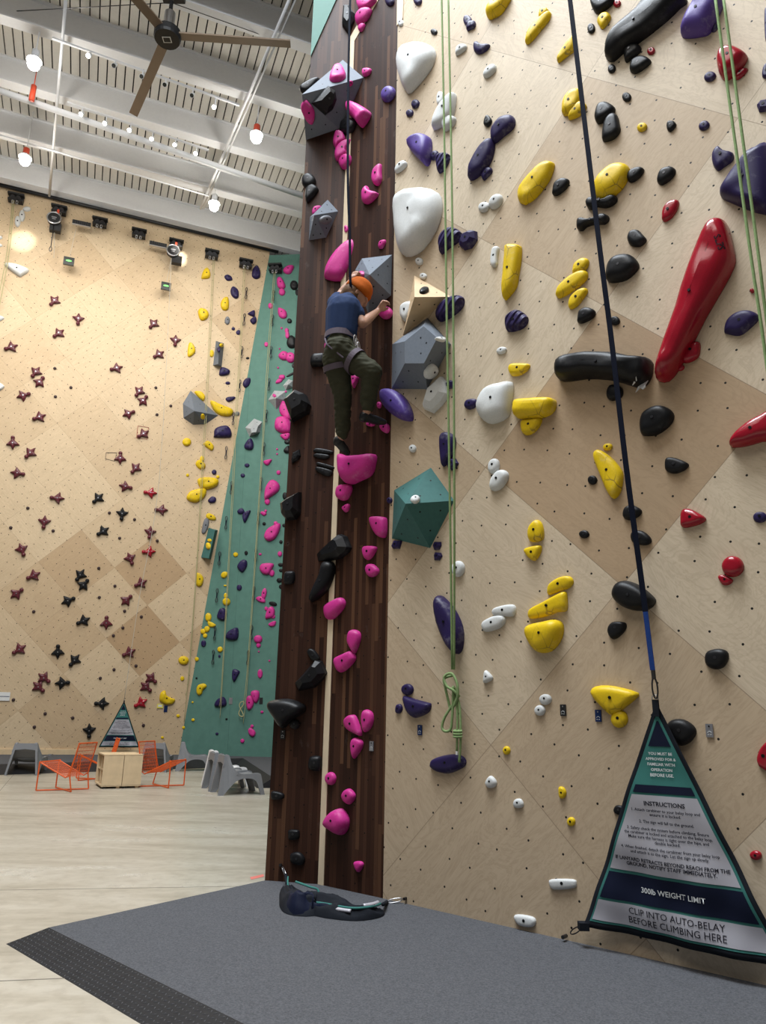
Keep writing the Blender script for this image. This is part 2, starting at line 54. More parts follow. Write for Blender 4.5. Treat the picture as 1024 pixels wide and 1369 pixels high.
HOLDS="""
TR|u|33|0|TR|purple hold cut by the top of the frame on the dark tower's right edge|660,9132 652,9103 628,9096 595,9111 561,9145 536,9190 526,9233 534,9262 558,9270 592,9254 626,9219 651,9175
R|u|29|0|R|purple hold at the very top of the pale strip beside the tower|338,8837 331,8811 311,8804 283,8817 255,8847 234,8886 226,8924 233,8950 254,8957 282,8944 310,8914 331,8875
R|w|22|0|R|small white hold on the pale strip close to the tower, above the big white teardrop|83,8726 78,8704 64,8696 45,8704 24,8726 10,8755 4,8784 9,8806 23,8813 43,8805 63,8784 78,8755
R|k|20|0|R|tiny dark hold above and right of the big white teardrop hold|542,8270 536,8254 521,8251 500,8261 479,8282 463,8307 457,8331 463,8346 479,8349 500,8339 521,8318 536,8293
R|u|28|0|R|upper of two small purple holds right of the green rope pair near the top|964,8103 957,8075 939,8065 915,8074 891,8100 873,8137 867,8175 874,8203 892,8214 917,8205 941,8178 958,8141
R|u|37|0|R|lower of two small purple holds right of the green rope pair near the top|907,8019 924,8100 992,8080 1010,8036 1000,7993 952,8001
R|w|132|0|R|large white teardrop hold beside the top of the tower|37,8270 131,8336 330,8250 481,8112 527,7984 481,7859 376,7784 259,7725 161,7726 81,7916 32,8142
R|w|39|0|R|small white hold just right of the green ropes, left of a purple fin|772,7807 783,7882 842,7891 900,7840 890,7796 822,7793
R|u|39|0|R|dark purple fin hold with a pointed right tip near the top of the ropes|990,7795 1028,7792 1074,7726 1165,7661 1127,7619 1044,7633 988,7706
R|w|41|0|R|small white slanted hold below the dark purple fin hold|1087,7344 1116,7393 1180,7407 1224,7377 1219,7314 1150,7293 1105,7308
R|w|29|0|R|white hold tucked behind the upper left side of the white blade|590,7480 608,7454 617,7416 614,7375 602,7342 582,7327 560,7333 542,7359 533,7398 535,7439 548,7472 568,7487
R|w|84|0|R|tall white blade hold behind the green rope pair|503,7178 564,7279 664,7325 743,7350 772,7316 761,7186 731,7088 633,7050 499,7068
R|w|55|0|R|small white hold at the foot of the white blade, behind the ropes|614,7129 673,7132 766,7056 741,6984 663,6963 617,7000
R|u|29|0|R|upper of two tiny purple holds under the large white teardrop|293,7564 309,7535 313,7506 304,7484 284,7475 258,7481 233,7501 216,7529 212,7559 222,7581 242,7590 268,7584
R|u|25|0|R|lower of two tiny purple holds under the large white teardrop|221,7482 234,7456 234,7432 222,7417 201,7414 176,7425 155,7446 142,7472 142,7496 154,7511 175,7514 200,7503
R|u|116|0|R|violet wedge hold with a dark flat underside left of the rope pair|185,7071 317,7084 431,7028 477,6933 463,6728 413,6689 340,6787 246,6928
R|u|32|0|R|small purple hold between the violet wedge and the green ropes|541,6798 554,6774 555,6747 544,6724 523,6712 499,6713 477,6727 464,6751 463,6778 474,6801 495,6814 519,6813
R|u|58|0|R|ribbed purple hold crossed by the green ropes, right of the violet wedge|535,6732 637,6717 689,6665 685,6602 627,6530 574,6521 549,6563
R|k|32|0|R|small ragged dark hold left of the dark purple bean|1079,6806 1113,6869 1148,6834 1167,6771 1127,6736 1087,6773
R|u|73|0|R|dark purple bean hold above the long purple leaf|1159,6590 1170,6674 1259,6739 1378,6703 1410,6621 1382,6557 1288,6532 1200,6508 1163,6551
R|u|83|0|R|long purple leaf hold leaning right, below the dark purple bean|911,6298 931,6396 1023,6525 1132,6573 1181,6553 1191,6467 1153,6345 1072,6265 964,6242 914,6264
R|u|39|0|R|small purple hold at the lower right of the long purple leaf|1043,6247 1093,6300 1149,6270 1156,6221 1108,6194 1064,6179
R|w|41|0|R|narrow white hold at the tower edge above the big white slab|11,6881 72,6918 136,6902 163,6848 116,6814 19,6817
R|y|82|0|R|fat yellow hold cut by the top of the frame|1143,8019 1154,8081 1211,8139 1249,8191 1410,8066 1381,7999 1297,7933 1179,7956
R|y|48|0|R|long yellow claw hold near the top, under a small yellow cap|1546,7427 1589,7528 1682,7576 1797,7587 1793,7508 1702,7446 1596,7386 1552,7394
R|y|35|0|R|small yellow cap hold at the top of a yellow claw|1686,7614 1709,7678 1755,7667 1783,7617 1763,7579 1712,7576
R|y|45|0|R|yellow pointed hold just left of the dark lanyard near the top|1840,7013 1862,7054 1950,7130 2011,7156 2011,7019 1931,6992 1858,6979
R|y|42|0|R|yellow three-cornered hold left of the long black diagonal bar|2223,7170 2266,7206 2321,7179 2339,7119 2302,7071 2257,7056 2227,7126
R|k|22|0|R|small black hold below left of the yellow three-cornered hold|2174,7176 2189,7155 2197,7127 2196,7100 2186,7081 2170,7076 2153,7085 2138,7106 2131,7134 2132,7161 2141,7180 2157,7186
R|k|56|0|R|black hold cut by the top of the frame, above the yellow three-cornered hold|2193,7438 2376,7296 2361,7239 2249,7230 2196,7297
R|r|20|0|R|tiny red hold at the top, left of the long black diagonal bar|2427,7228 2431,7207 2427,7191 2416,7182 2400,7184 2384,7196 2373,7214 2368,7235 2373,7251 2384,7260 2400,7258 2416,7246
R|k|124|0|R|long black diagonal bar hold at the top|2275,6743 2292,6823 2340,6893 2441,6951 2572,7010 2659,7061 2939,6844 2878,6804 2796,6765 2674,6729 2549,6704 2423,6692 2335,6662 2284,6711
R|k|53|0|R|upper of two black holds under the long black diagonal bar|2425,6700 2439,6742 2511,6722 2558,6658 2544,6605 2449,6582 2423,6612
R|k|49|0|R|lower of two black holds under the long black diagonal bar|2459,6509 2485,6568 2566,6557 2627,6471 2588,6435 2505,6428 2463,6469
R|k|21|0|R|small black hold below the thick end of the black diagonal bar|2333,6632 2343,6610 2344,6588 2337,6570 2323,6562 2306,6566 2290,6580 2280,6602 2279,6625 2286,6643 2300,6651 2317,6647
R|r|20|0|R|small red hold right of the two black holds under the diagonal bar|2660,6573 2664,6553 2660,6537 2648,6527 2633,6528 2617,6538 2606,6556 2602,6576 2606,6593 2618,6602 2633,6601 2649,6591
R|u|132|0|R|large violet slab hold cut by the top edge, left of the right rope|2871,6561 2927,6655 2990,6730 3023,6779 3184,6654 3146,6539 3072,6427 3000,6439 2894,6503
R|u|20|0|R|small purple hold at the lower right corner of the violet slab|3118,6488 3126,6467 3126,6445 3119,6427 3106,6419 3090,6422 3077,6435 3069,6456 3068,6479 3076,6497 3089,6505 3104,6502
R|r|99|0|R|round red hold behind the right pair of green ropes|3097,6143 3130,6202 3214,6171 3288,6068 3274,6011 3209,5954 3130,5945 3095,6030
R|r|28|0|R|small red hold at the lower right of the round red hold|3192,5959 3217,5987 3274,5964 3275,5937 3226,5907 3193,5917
R|u|25|0|R|dark purple hold just left of the round red hold|3071,6047 3071,6026 3059,6011 3041,6006 3019,6013 3001,6030 2991,6052 2991,6074 3003,6089 3022,6094 3043,6087 3061,6070
R|u|20|0|R|purple hold on the right frame edge, level with the violet slab|3434,6362 3455,6369 3466,6247 3426,6107 3413,6138
R|u|25|0|R|dark hold on the right frame edge beside the red holds|3361,5835 3380,5910 3430,5916 3416,5798 3385,5802
R|u|35|1|R|dark purple block on the right frame edge above the huge purple slab|3303,5618 3330,5643 3390,5620 3380,5528 3312,5559
R|y|62|0|R|larger of two yellow scallops beside the dark lanyard|1863,6454 1885,6559 1958,6605 2036,6568 2037,6463 1980,6382 1900,6387 1866,6418
R|y|46|0|R|smaller of two yellow scallops crossed by the dark lanyard|1914,6354 1953,6422 2034,6449 2080,6369 2016,6319 1936,6328
R|k|21|0|R|small black round hold right of the yellow scallops|2448,6235 2442,6216 2428,6209 2409,6215 2392,6232 2380,6256 2376,6280 2383,6298 2397,6306 2416,6300 2433,6283 2445,6259
R|k|61|0|R|black rounded hold right of the lanyard, resting on a taller black one|2147,6236 2180,6316 2245,6308 2310,6223 2300,6167 2234,6133 2169,6142 2146,6186
R|k|55|0|R|tall black hold below a rounder black one, right of the lanyard|2190,5985 2216,6118 2273,6170 2324,6139 2339,6044 2340,5971 2289,5928 2215,5941
R|y|24|0|R|small yellow hold alone between black holds|2547,5911 2549,5890 2540,5874 2524,5867 2504,5871 2486,5885 2474,5905 2473,5926 2481,5942 2498,5949 2518,5945 2536,5931
R|k|26|0|R|small black hold right of the lone small yellow one|2692,5815 2709,5842 2751,5817 2760,5774 2720,5745 2696,5771
R|u|24|0|R|small purple oval hold left of the right green ropes|2988,5664 2989,5644 2980,5628 2964,5620 2944,5623 2927,5636 2916,5656 2915,5676 2924,5692 2941,5700 2960,5697 2978,5684
R|u|47|0|R|purple heart-shaped hold left of the huge purple slab|2984,5391 3026,5432 3063,5373 3118,5327 3109,5268 3051,5247 3007,5239 2980,5307
R|u|132|0|R|huge dark purple slab hold behind the right green ropes|3007,5045 3042,5089 3132,5166 3238,5243 3318,5245 3362,5214 3339,4727 3264,4750 3163,4837 3061,4949 3016,4999
R|y|77|0|R|long yellow finger hold with cracks, left of the lanyard and above the upright one|1464,5727 1417,5784 1434,5904 1573,5998 1683,6028 1753,5995 1763,5947 1710,5836 1587,5736 1489,5715
R|k|47|0|R|black egg hold just right of the long yellow finger|1735,5707 1757,5783 1827,5796 1887,5752 1867,5688 1786,5657 1740,5680
R|y|83|0|R|broad yellow oval hold crossed at its left by the lanyard|2095,5571 2149,5650 2256,5687 2347,5656 2388,5592 2367,5499 2301,5429 2206,5403 2125,5444 2097,5499
R|k|42|0|R|black egg hold just right of the broad yellow oval|2362,5517 2392,5571 2461,5563 2498,5525 2465,5474 2394,5459
R|k|44|0|R|black egg hold alone, second to the right of the broad yellow oval|2587,5387 2621,5448 2695,5439 2725,5392 2696,5341 2629,5320 2594,5346
R|k|58|0|R|upper of two black bone-shaped holds behind the lanyard|2022,5453 2054,5485 2096,5464 2135,5416 2187,5401 2219,5420 2269,5399 2273,5358 2234,5331 2172,5339 2112,5380 2079,5373 2038,5398
R|k|58|0|R|lower of two black bone-shaped holds behind the lanyard|1935,5279 1947,5337 1996,5327 2037,5285 2111,5277 2154,5289 2197,5254 2195,5214 2158,5197 2087,5231 2013,5242 1979,5223 1942,5245
R|r|39|0|R|upright red egg hold above left of the long red club|2595,5052 2610,5121 2660,5158 2722,5135 2713,5071 2667,5018 2619,5004 2597,5023
R|k|42|0|R|black knob hold above the large black egg, right of the lanyard|2329,4984 2353,5040 2411,5028 2445,4975 2469,4914 2419,4884 2354,4918
R|k|78|0|R|large black egg hold touching the lanyard above the curved black arm|2147,4755 2173,4843 2246,4874 2343,4841 2398,4747 2380,4691 2299,4649 2202,4663 2150,4699
R|y|43|0|R|topmost of three stacked yellow holds left of the lanyard|1873,4885 1893,4958 1959,4980 2010,4948 2002,4888 1951,4853 1887,4864
R|y|48|0|R|middle of three stacked yellow holds left of the lanyard|1724,4751 1749,4809 1840,4864 1938,4876 1994,4845 1986,4781 1887,4731 1766,4704 1727,4726
R|y|40|0|R|lowest of three stacked yellow holds left of the lanyard|1821,4610 1842,4680 1902,4713 1966,4714 1989,4678 1950,4627 1895,4582 1841,4575
R|k|44|0|R|black hold just under three stacked yellow holds|1891,4461 1910,4531 1973,4540 2037,4488 2019,4436 1935,4419 1894,4438
R|k|23|0|R|small black hold peeking out right of the lanyard above the curved arm|2223,4336 2217,4319 2202,4311 2182,4313 2163,4325 2150,4343 2146,4364 2152,4381 2167,4389 2187,4387 2206,4375 2219,4356
R|r|165|0|R|very long glossy red club hold with a thick upper end|2461,3792 2485,3871 2552,4035 2640,4250 2742,4510 2826,4676 2905,4793 2959,4829 3008,4812 3035,4753 3054,4536 3037,4445 2960,4322 2827,4141 2709,3952 2611,3812 2537,3749 2476,3764
R|r|41|0|R|red hold beside the thin lower end of the red club|2639,3867 2651,3941 2698,3983 2757,3982 2767,3941 2747,3871 2686,3849
R|r|20|0|R|tiny red oval hold under the red club's thin end|2649,3828 2645,3816 2635,3808 2620,3806 2605,3811 2593,3822 2588,3835 2591,3847 2602,3855 2617,3856 2632,3851 2644,3841
R|r|20|0|R|red dot hold alone left of the right green ropes|3138,4227 3136,4219 3130,4215 3123,4216 3117,4220 3112,4228 3111,4237 3114,4245 3120,4249 3127,4248 3133,4243 3137,4235
R|u|54|0|R|dark purple shell hold at the right, beyond the red club|2927,4001 2950,4069 3018,4106 3095,4091 3144,4045 3140,4009 3081,3965 3016,3938 2941,3978
R|k|165|0|R|big curved black arm hold with a small white emblem|1704,4050 1719,4131 1795,4166 1929,4144 2088,4101 2221,4049 2321,3984 2429,3946 2437,3884 2419,3812 2369,3758 2306,3771 2207,3836 2095,3894 1938,3947 1795,3969 1723,3997
R|k|44|0|R|black knob hold under the curved black arm, behind the lanyard|2087,3799 2115,3842 2172,3829 2207,3785 2194,3729 2126,3718 2089,3748
R|k|72|0|R|large rounded black hold alone on the tan panel below the red club|2316,3513 2351,3571 2442,3591 2518,3555 2551,3490 2516,3425 2426,3382 2338,3394 2313,3428
R|r|99|0|R|red tongue hold reaching in from the right frame edge|2884,3204 2915,3249 2998,3315 3090,3348 3180,3362 3159,3182 3072,3177 2982,3169 2900,3178
R|y|99|0|R|wide yellow loaf hold right of the large white slab|1312,3891 1337,3939 1451,3918 1649,3867 1678,3813 1643,3748 1533,3729 1399,3759 1321,3801
R|y|50|0|R|yellow half-round hold just below the wide yellow loaf|1367,3740 1391,3756 1481,3743 1547,3731 1533,3677 1476,3628 1408,3623 1369,3665
R|y|40|0|R|small yellow loaf hold above the large one|1266,4241 1297,4274 1392,4249 1460,4218 1445,4178 1372,4151 1294,4171
R|w|165|0|R|big smooth white slab hold at the tower edge|38,6442 114,6503 328,6448 511,6347 589,6240 600,6079 534,5905 379,5761 219,5750 113,5828 63,5998 34,6248
R|w|32|0|R|smaller of two white oval holds below the long purple leaf|1115,5907 1121,5880 1111,5857 1089,5845 1059,5847 1030,5862 1010,5886 1004,5914 1013,5936 1036,5949 1066,5947 1095,5931
R|w|47|0|R|larger of two white oval holds below the long purple leaf|1247,5929 1259,5896 1252,5861 1229,5834 1194,5822 1158,5828 1130,5850 1118,5883 1124,5918 1148,5945 1183,5957 1219,5951
R|u|79|0|R|ribbed purple hold behind the ropes beside the big white slab|564,5752 603,5825 689,5850 773,5801 828,5711 782,5663 677,5641 592,5614 574,5677
R|u|68|1|R|faceted purple hold right of a ribbed one, just clear of the ropes|797,5649 838,5718 929,5714 983,5679 986,5593 926,5534 846,5547 801,5600
R|w|31|0|R|narrow upright white hold left of the upright yellow finger|1121,5361 1141,5427 1180,5438 1208,5407 1190,5331 1184,5250 1146,5244 1119,5287
R|y|83|0|R|long upright yellow finger hold with a blunt top|1241,4909 1240,4999 1252,5120 1270,5277 1282,5383 1329,5382 1410,5341 1428,5300 1417,5178 1391,5063 1370,4965 1304,4902 1258,4877
R|w|23|0|R|upper tiny white hold above the plywood volume|370,5636 364,5618 348,5610 325,5614 302,5629 286,5652 279,5675 285,5693 302,5701 325,5696 347,5681 364,5659
R|w|20|0|R|lower tiny white hold at the plywood volume's top corner|416,5459 410,5444 395,5438 373,5442 352,5455 337,5474 331,5494 336,5509 352,5515 373,5511 394,5497 410,5478
face5|k|30|0|R|small dark hold screwed on the plywood volume's top face|-50,-37 -13,33 40,37 41,-22 -2,-93 -46,-104
R|w|65|0|R|round white hold half hidden behind the plywood volume|108,5182 124,5246 192,5266 283,5225 262,5125 195,5047 126,5115
R|u|83|0|R|ribbed purple hold between plywood and grey volumes, behind the ropes|544,4996 580,5069 663,5103 766,5105 827,5074 836,5009 795,4959 693,4922 590,4917 548,4947
face6|w|21|0|R|thin white edge hold on the grey pentagon volume's upper right face|-179,-122 -33,-1 84,57 47,-6 -74,-90
face7|w|49|0|R|white oval hold on the grey pentagon volume's lower right face|-34,65 11,64 46,44 61,10 52,-28 22,-60 -21,-77 -66,-75 -100,-55 -115,-22 -106,16 -77,47
R|w|89|1|R|white angular hold below the grey pentagon volume|390,4144 447,4296 599,4372 649,4290 674,4179 598,4104 498,4048 396,4115
R|u|32|1|R|small purple block behind the ropes beside the white angular hold|626,4299 686,4313 725,4287 718,4228 665,4235 632,4262
R|u|64|0|R|purple grooved hold below the upright yellow finger|1253,4641 1264,4716 1364,4745 1449,4665 1461,4601 1411,4559 1322,4561 1266,4585
R|w|22|0|R|tiny white hold midway between purple grooved hold and large white slab|1251,4429 1250,4413 1236,4400 1214,4396 1188,4400 1167,4411 1155,4427 1157,4444 1171,4456 1193,4461 1218,4457 1240,4445
R|u|34|0|R|small dark purple hold touching the left of the large white slab|826,4044 855,4079 931,4066 955,4034 930,3990 873,3985 835,4010
R|w|107|0|R|large white slab hold with a sharp upper right corner|958,3989 1007,4094 1081,4132 1208,4128 1301,4109 1301,4010 1280,3901 1252,3820 1145,3793 1056,3813 984,3890
R|u|107|0|R|chalky violet oval hold at the tower edge under the grey volume|-93,4369 -74,4422 17,4413 127,4340 216,4225 265,4108 257,4039 141,4076 22,4164 -60,4260
R|w|24|0|R|small white round hold alone above the green volume|304,3764 299,3746 284,3736 264,3736 243,3745 228,3763 222,3783 227,3800 242,3810 263,3811 284,3801 299,3784
R|u|61|0|R|upright purple teardrop hold behind the ropes above the green volume|570,3740 579,3813 622,3836 683,3818 729,3762 728,3674 690,3594 604,3528 578,3618
R|u|39|1|R|small jagged purple hold under the upright purple teardrop|646,3543 680,3587 730,3576 758,3527 729,3490 688,3480 655,3505
face8|w|27|0|R|small white hold on the green volume's ridge|39,-6 32,-27 16,-44 -5,-51 -25,-47 -39,-32 -43,-12 -36,9 -20,26 1,33 21,29 35,14
R|u|20|0|R|tiny purple hold at the left corner of the green volume|34,3331 30,3317 19,3307 4,3306 -12,3313 -23,3326 -28,3342 -24,3357 -13,3366 3,3368 18,3361 30,3347
R|u|34|1|R|flat purple square hold under the green volume's left corner|37,2910 64,2960 155,2945 129,2877 56,2886
R|u|29|1|R|upper of two purple cubes below the green volume's tip|490,2857 507,2887 574,2878 577,2846 557,2814 507,2814
R|u|29|1|R|lower of two purple cubes below the green volume's tip|502,2771 515,2797 573,2785 586,2754 557,2721 507,2729
R|w|37|0|R|upper of two white pocket holds on the seam right of the ropes|1124,3490 1147,3470 1157,3440 1154,3407 1137,3380 1111,3366 1083,3369 1060,3388 1049,3419 1053,3452 1070,3480 1096,3493
R|w|49|0|R|lower of two white pocket holds on the seam right of the ropes|1066,3282 1085,3333 1133,3379 1194,3380 1235,3344 1229,3291 1175,3233 1113,3218 1071,3239
R|w|43|0|R|white round hold half behind the ropes, well below the green volume|761,2694 789,2677 806,2648 806,2614 791,2584 764,2566 732,2565 704,2581 687,2610 686,2645 702,2675 729,2693
R|y|20|0|R|tiny yellow hold at the top of the drooping yellow tongue|2100,3374 2097,3361 2085,3351 2067,3348 2049,3353 2035,3364 2028,3378 2032,3391 2044,3401 2061,3403 2080,3399 2094,3388
R|y|56|0|R|drooping yellow tongue hold left of the lanyard on the tan panel|1956,3352 1992,3369 2048,3331 2110,3260 2160,3174 2162,3117 2140,3028 2100,2983 2064,2995 2022,3088 1991,3189 1958,3293
R|k|23|0|R|small black round hold left of the drooping yellow tongue|1969,3143 1963,3127 1949,3117 1931,3116 1913,3124 1900,3139 1896,3158 1902,3174 1916,3184 1935,3185 1953,3176 1965,3161
R|k|39|0|R|black half-moon hold on the tan panel, right of the lanyard|2459,3155 2475,3201 2533,3188 2612,3132 2592,3095 2524,3079 2467,3108
R|r|46|0|R|red arrowhead hold right of the tan panel|2527,2744 2542,2819 2594,2822 2662,2773 2690,2735 2648,2708 2567,2698 2532,2709
R|u|24|0|R|small purple round hold near the right frame edge|3046,2692 3039,2676 3023,2665 3003,2664 2983,2671 2970,2686 2967,2705 2974,2722 2990,2732 3010,2733 3030,2726 3043,2710
R|k|37|0|R|upper of two black holds strung along the lanyard at the tan panel's foot|2142,2865 2164,2907 2218,2911 2274,2867 2257,2828 2193,2808 2149,2828
R|k|34|0|R|lower of two black holds strung along the lanyard at the tan panel's foot|2185,2700 2208,2729 2270,2720 2318,2672 2324,2636 2288,2618 2228,2632 2194,2654
R|k|20|0|R|small black hold at the tan panel's lower left edge|1884,2753 1878,2739 1863,2730 1843,2729 1824,2736 1811,2749 1806,2764 1812,2779 1827,2787 1847,2789 1866,2782 1879,2769
R|y|50|0|R|upper yellow hold of a pair right of the ropes, with a grin-like groove|1391,2829 1410,2885 1466,2924 1508,2900 1526,2838 1519,2771 1469,2753 1406,2768
R|y|42|0|R|lower yellow cup hold of a pair right of the ropes|1355,2708 1414,2724 1496,2723 1498,2680 1464,2626 1427,2615 1379,2656
R|y|37|0|R|topmost of three yellow holds left of the black egg, bean shaped|1535,2371 1554,2425 1637,2467 1717,2466 1745,2425 1713,2382 1632,2362 1550,2345
R|y|49|0|R|middle of three yellow holds left of the black egg, boot shaped|1370,2208 1389,2254 1495,2297 1599,2339 1680,2359 1691,2303 1683,2222 1613,2215 1511,2189 1396,2182
R|y|99|0|R|lowest of three yellow holds left of the black egg, deep bowl|1350,2101 1387,2140 1502,2156 1603,2162 1651,2120 1636,2031 1573,1954 1492,1929 1421,1952 1368,2027
R|k|107|0|R|large black egg hold lying behind the lower lanyard|2039,2318 2073,2375 2137,2390 2222,2352 2302,2277 2323,2233 2278,2187 2192,2181 2106,2212 2048,2265
R|k|39|0|R|black knob hold below left of the large black egg|1977,2064 2007,2114 2061,2119 2110,2104 2101,2057 2045,2010 2000,2008
R|r|45|0|R|red disc hold with a dimple, right of the lower lanyard|2884,2403 2872,2371 2846,2350 2813,2344 2781,2356 2760,2383 2754,2418 2766,2450 2793,2472 2826,2477 2858,2464 2878,2437
R|r|22|0|R|small red hold touching the lower left of the red disc|2724,2356 2752,2366 2795,2344 2811,2320 2783,2299 2746,2305
R|k|43|0|R|black rounded hold alone at the right, above the grey number tag|2599,1860 2621,1899 2684,1912 2734,1894 2737,1848 2702,1798 2649,1788 2606,1813
R|y|65|0|R|yellow bat-wing hold left of the lanyard's carabiner|1833,1664 1872,1694 1954,1700 2052,1684 2162,1650 2143,1613 2078,1564 2005,1514 1960,1509 1909,1555 1849,1621
R|y|38|0|R|round yellow hold with chalk under the bat-wing hold|2079,1484 2069,1456 2047,1435 2017,1426 1989,1433 1969,1454 1963,1482 1973,1511 1995,1532 2025,1540 2054,1533 2073,1513
R|k|57|0|R|black hold half hidden behind the belay sign's top right edge|2332,1440 2365,1484 2436,1488 2495,1451 2505,1406 2463,1352 2407,1330 2370,1356
R|k|21|0|R|small black hold peeking out from the belay sign's left edge|1942,923 1964,949 2007,945 2022,915 1986,890 1947,901
R|r|30|0|R|red hold on the right frame edge beside the belay sign|2836,1283 2865,1341 2923,1379 2905,1216 2852,1227 2838,1248
R|r|20|0|R|small red hold right of the belay sign's right edge|2804,751 2797,739 2782,730 2766,727 2751,731 2742,741 2741,755 2749,767 2763,776 2780,779 2795,775 2804,765
R|y|20|0|R|small yellow hold left of the belay sign, below another yellow|1669,821 1664,806 1653,795 1637,789 1623,792 1612,801 1609,815 1614,830 1625,842 1641,847 1655,845 1666,835
R|u|99|0|R|long upright purple surfboard hold behind the rope above its coil|528,2340 539,2402 572,2429 627,2395 702,2318 764,2218 795,2113 783,1995 741,1950 689,1974 615,2063 554,2197
R|w|33|0|R|upper of two white loaf holds right of the purple surfboard|1059,2253 1079,2285 1177,2303 1253,2297 1267,2254 1241,2212 1146,2219 1078,2230
R|w|38|0|R|lower of two white loaf holds right of the purple surfboard|962,2165 987,2197 1086,2229 1164,2222 1176,2177 1123,2131 1015,2109 975,2123
R|w|29|0|R|small white triangular hold right of the rope coil|969,1749 980,1813 1004,1816 1053,1763 1008,1732 974,1728
R|w|26|0|R|upper of two small white holds beside the black tag|1533,1608 1525,1589 1507,1576 1483,1570 1459,1575 1442,1589 1436,1608 1443,1627 1462,1640 1486,1645 1510,1640 1527,1627
R|w|26|0|R|lower of two small white holds beside the black tag|1481,1532 1474,1514 1458,1500 1436,1495 1415,1499 1399,1513 1394,1531 1401,1550 1417,1564 1439,1569 1461,1565 1476,1551
R|y|20|0|R|small yellow round hold at a panel corner in the lower middle|1186,1250 1181,1235 1169,1224 1154,1219 1138,1222 1127,1233 1123,1248 1128,1263 1140,1275 1155,1279 1171,1276 1182,1265
R|y|22|0|R|small yellow hold left of the belay sign, the higher one|1557,988 1562,1031 1595,1030 1614,1000 1599,964 1567,958
R|u|32|0|R|small purple round hold above the purple half-moon left of the coil|293,1684 285,1660 263,1643 232,1637 201,1644 178,1661 169,1685 177,1708 200,1725 231,1731 262,1725 285,1707
R|u|56|0|R|purple half-moon hold left of the rope coil|200,1636 307,1610 430,1585 474,1568 452,1510 364,1472 298,1464 241,1507 206,1576
R|u|26|0|R|tiny purple hold left of the purple half-moon|106,1524 117,1563 159,1568 181,1534 154,1495 114,1498
R|u|45|0|R|low purple saucer hold where the green rope ends|468,1113 493,1155 598,1189 721,1203 791,1178 797,1131 740,1094 639,1060 535,1066 479,1090
R|w|31|0|R|higher of two small white holds low on the wall, right of the saucer|970,1013 1000,1060 1028,1066 1064,1034 1054,997 998,982
R|w|23|0|R|lower of two small white holds low on the wall, right of the saucer|1200,893 1216,923 1260,930 1282,900 1267,873 1214,868
R|w|24|0|R|white bar hold left of the belay sign's lower corner|1459,419 1478,446 1635,468 1657,447 1638,416 1492,385
R|w|27|0|R|lowest white bar hold just above the carpeted mat|1183,166 1209,190 1326,195 1349,165 1317,131 1225,125
TL|k|83|1|TL|black shield hold at the tower's top left|370,9337 379,9563 447,9543 536,9381 530,9279 452,9128 372,9264
TR|p|65|0|TR|pink hold cut by the top of the frame on the tower|128,9553 396,9352 335,9295 217,9309 139,9377
TR|p|68|0|TR|pink scallop hold right of the black shield on the tower|93,9276 124,9326 210,9336 319,9270 321,9203 259,9145 141,9148 102,9207
TR|p|35|0|TR|small pink hold on the bend of the pale strip|134,9093 143,9137 197,9140 234,9103 211,9048 168,9044
face9|p|66|0|TR|pink hold on the pale top face of the tower's big grey volume|-73,-169 -69,-25 -36,117 42,141 106,-48 72,-176 -19,-229
face10|p|20|0|TR|small pink round hold on the ridge of the tower's big grey volume|29,13 30,-4 22,-20 7,-32 -11,-36 -26,-31 -35,-18 -36,-2 -28,14 -13,26 5,30 20,25
face11|k|83|1|TR|black fin hold on the middle face of the tower's big grey volume|-169,-115 -124,-28 -36,132 48,121 97,40 85,-70 23,-156
TL|k|53|0|TL|black hold sticking out behind the tower's big grey volume|-109,8432 -95,8489 22,8546 132,8544 29,8384 -73,8390
face12|p|47|0|TR|pink hold on the shaded left face of the tower's big grey volume|-98,32 -62,120 -13,101 52,40 71,-45 55,-116 -12,-92
TR|p|116|0|TR|fat magenta barrel hold at the lower right of the big grey volume|32,8075 85,8077 193,7986 342,7821 358,7746 286,7677 225,7675 137,7821 48,7950
TR|k|65|0|TR|black hold under the big grey volume, left of the magenta barrel|-86,7825 -63,7916 45,7901 143,7805 145,7748 95,7692 -11,7720 -78,7781
TL|p|47|0|TL|top one of three overlapping pink holds on the tower|321,7625 338,7755 378,7776 436,7737 464,7638 385,7586 362,7543
TL|p|55|0|TL|middle one of three overlapping pink holds on the tower|346,7460 366,7560 445,7621 539,7623 528,7560 482,7493 491,7445 437,7398 373,7375
TR|p|59|0|TR|bottom one of three overlapping pink holds on the tower|-84,7366 -61,7429 44,7418 88,7367 87,7294 41,7245 -33,7261
TR|p|39|0|TR|small pink hold right of the big grey volume's corner|225,8383 237,8463 343,8398 324,8339 251,8353
TR|u|57|0|TR|violet oval hold near the tower's right edge at the top|671,7935 696,7885 697,7835 673,7798 632,7785 583,7798 539,7835 513,7885 512,7936 536,7973 578,7986 628,7972
TR|p|50|0|TR|tall pink drop hold near the tower's right edge|399,6933 426,7016 502,7046 528,7024 530,6927 536,6837 490,6791 431,6838
TL|k|55|0|TL|upper black round hold on the tower's left edge|144,7145 134,7098 105,7068 63,7062 20,7082 -13,7122 -27,7172 -18,7219 12,7249 54,7255 97,7235 130,7195
TL|k|51|0|TL|lower black pointed hold on the tower's left edge, above the small grey volume|29,6959 39,7085 103,7112 175,7046 157,6985 65,6885 39,6918
TR|p|60|0|TR|pink hold with a notched top below the tall pink drop|281,6729 288,6822 342,6856 377,6786 495,6692 449,6646 363,6628 293,6671
TL|p|29|0|TL|pink hold peeking out behind the small grey volume|116,6751 134,6811 190,6821 222,6798 162,6717 130,6713
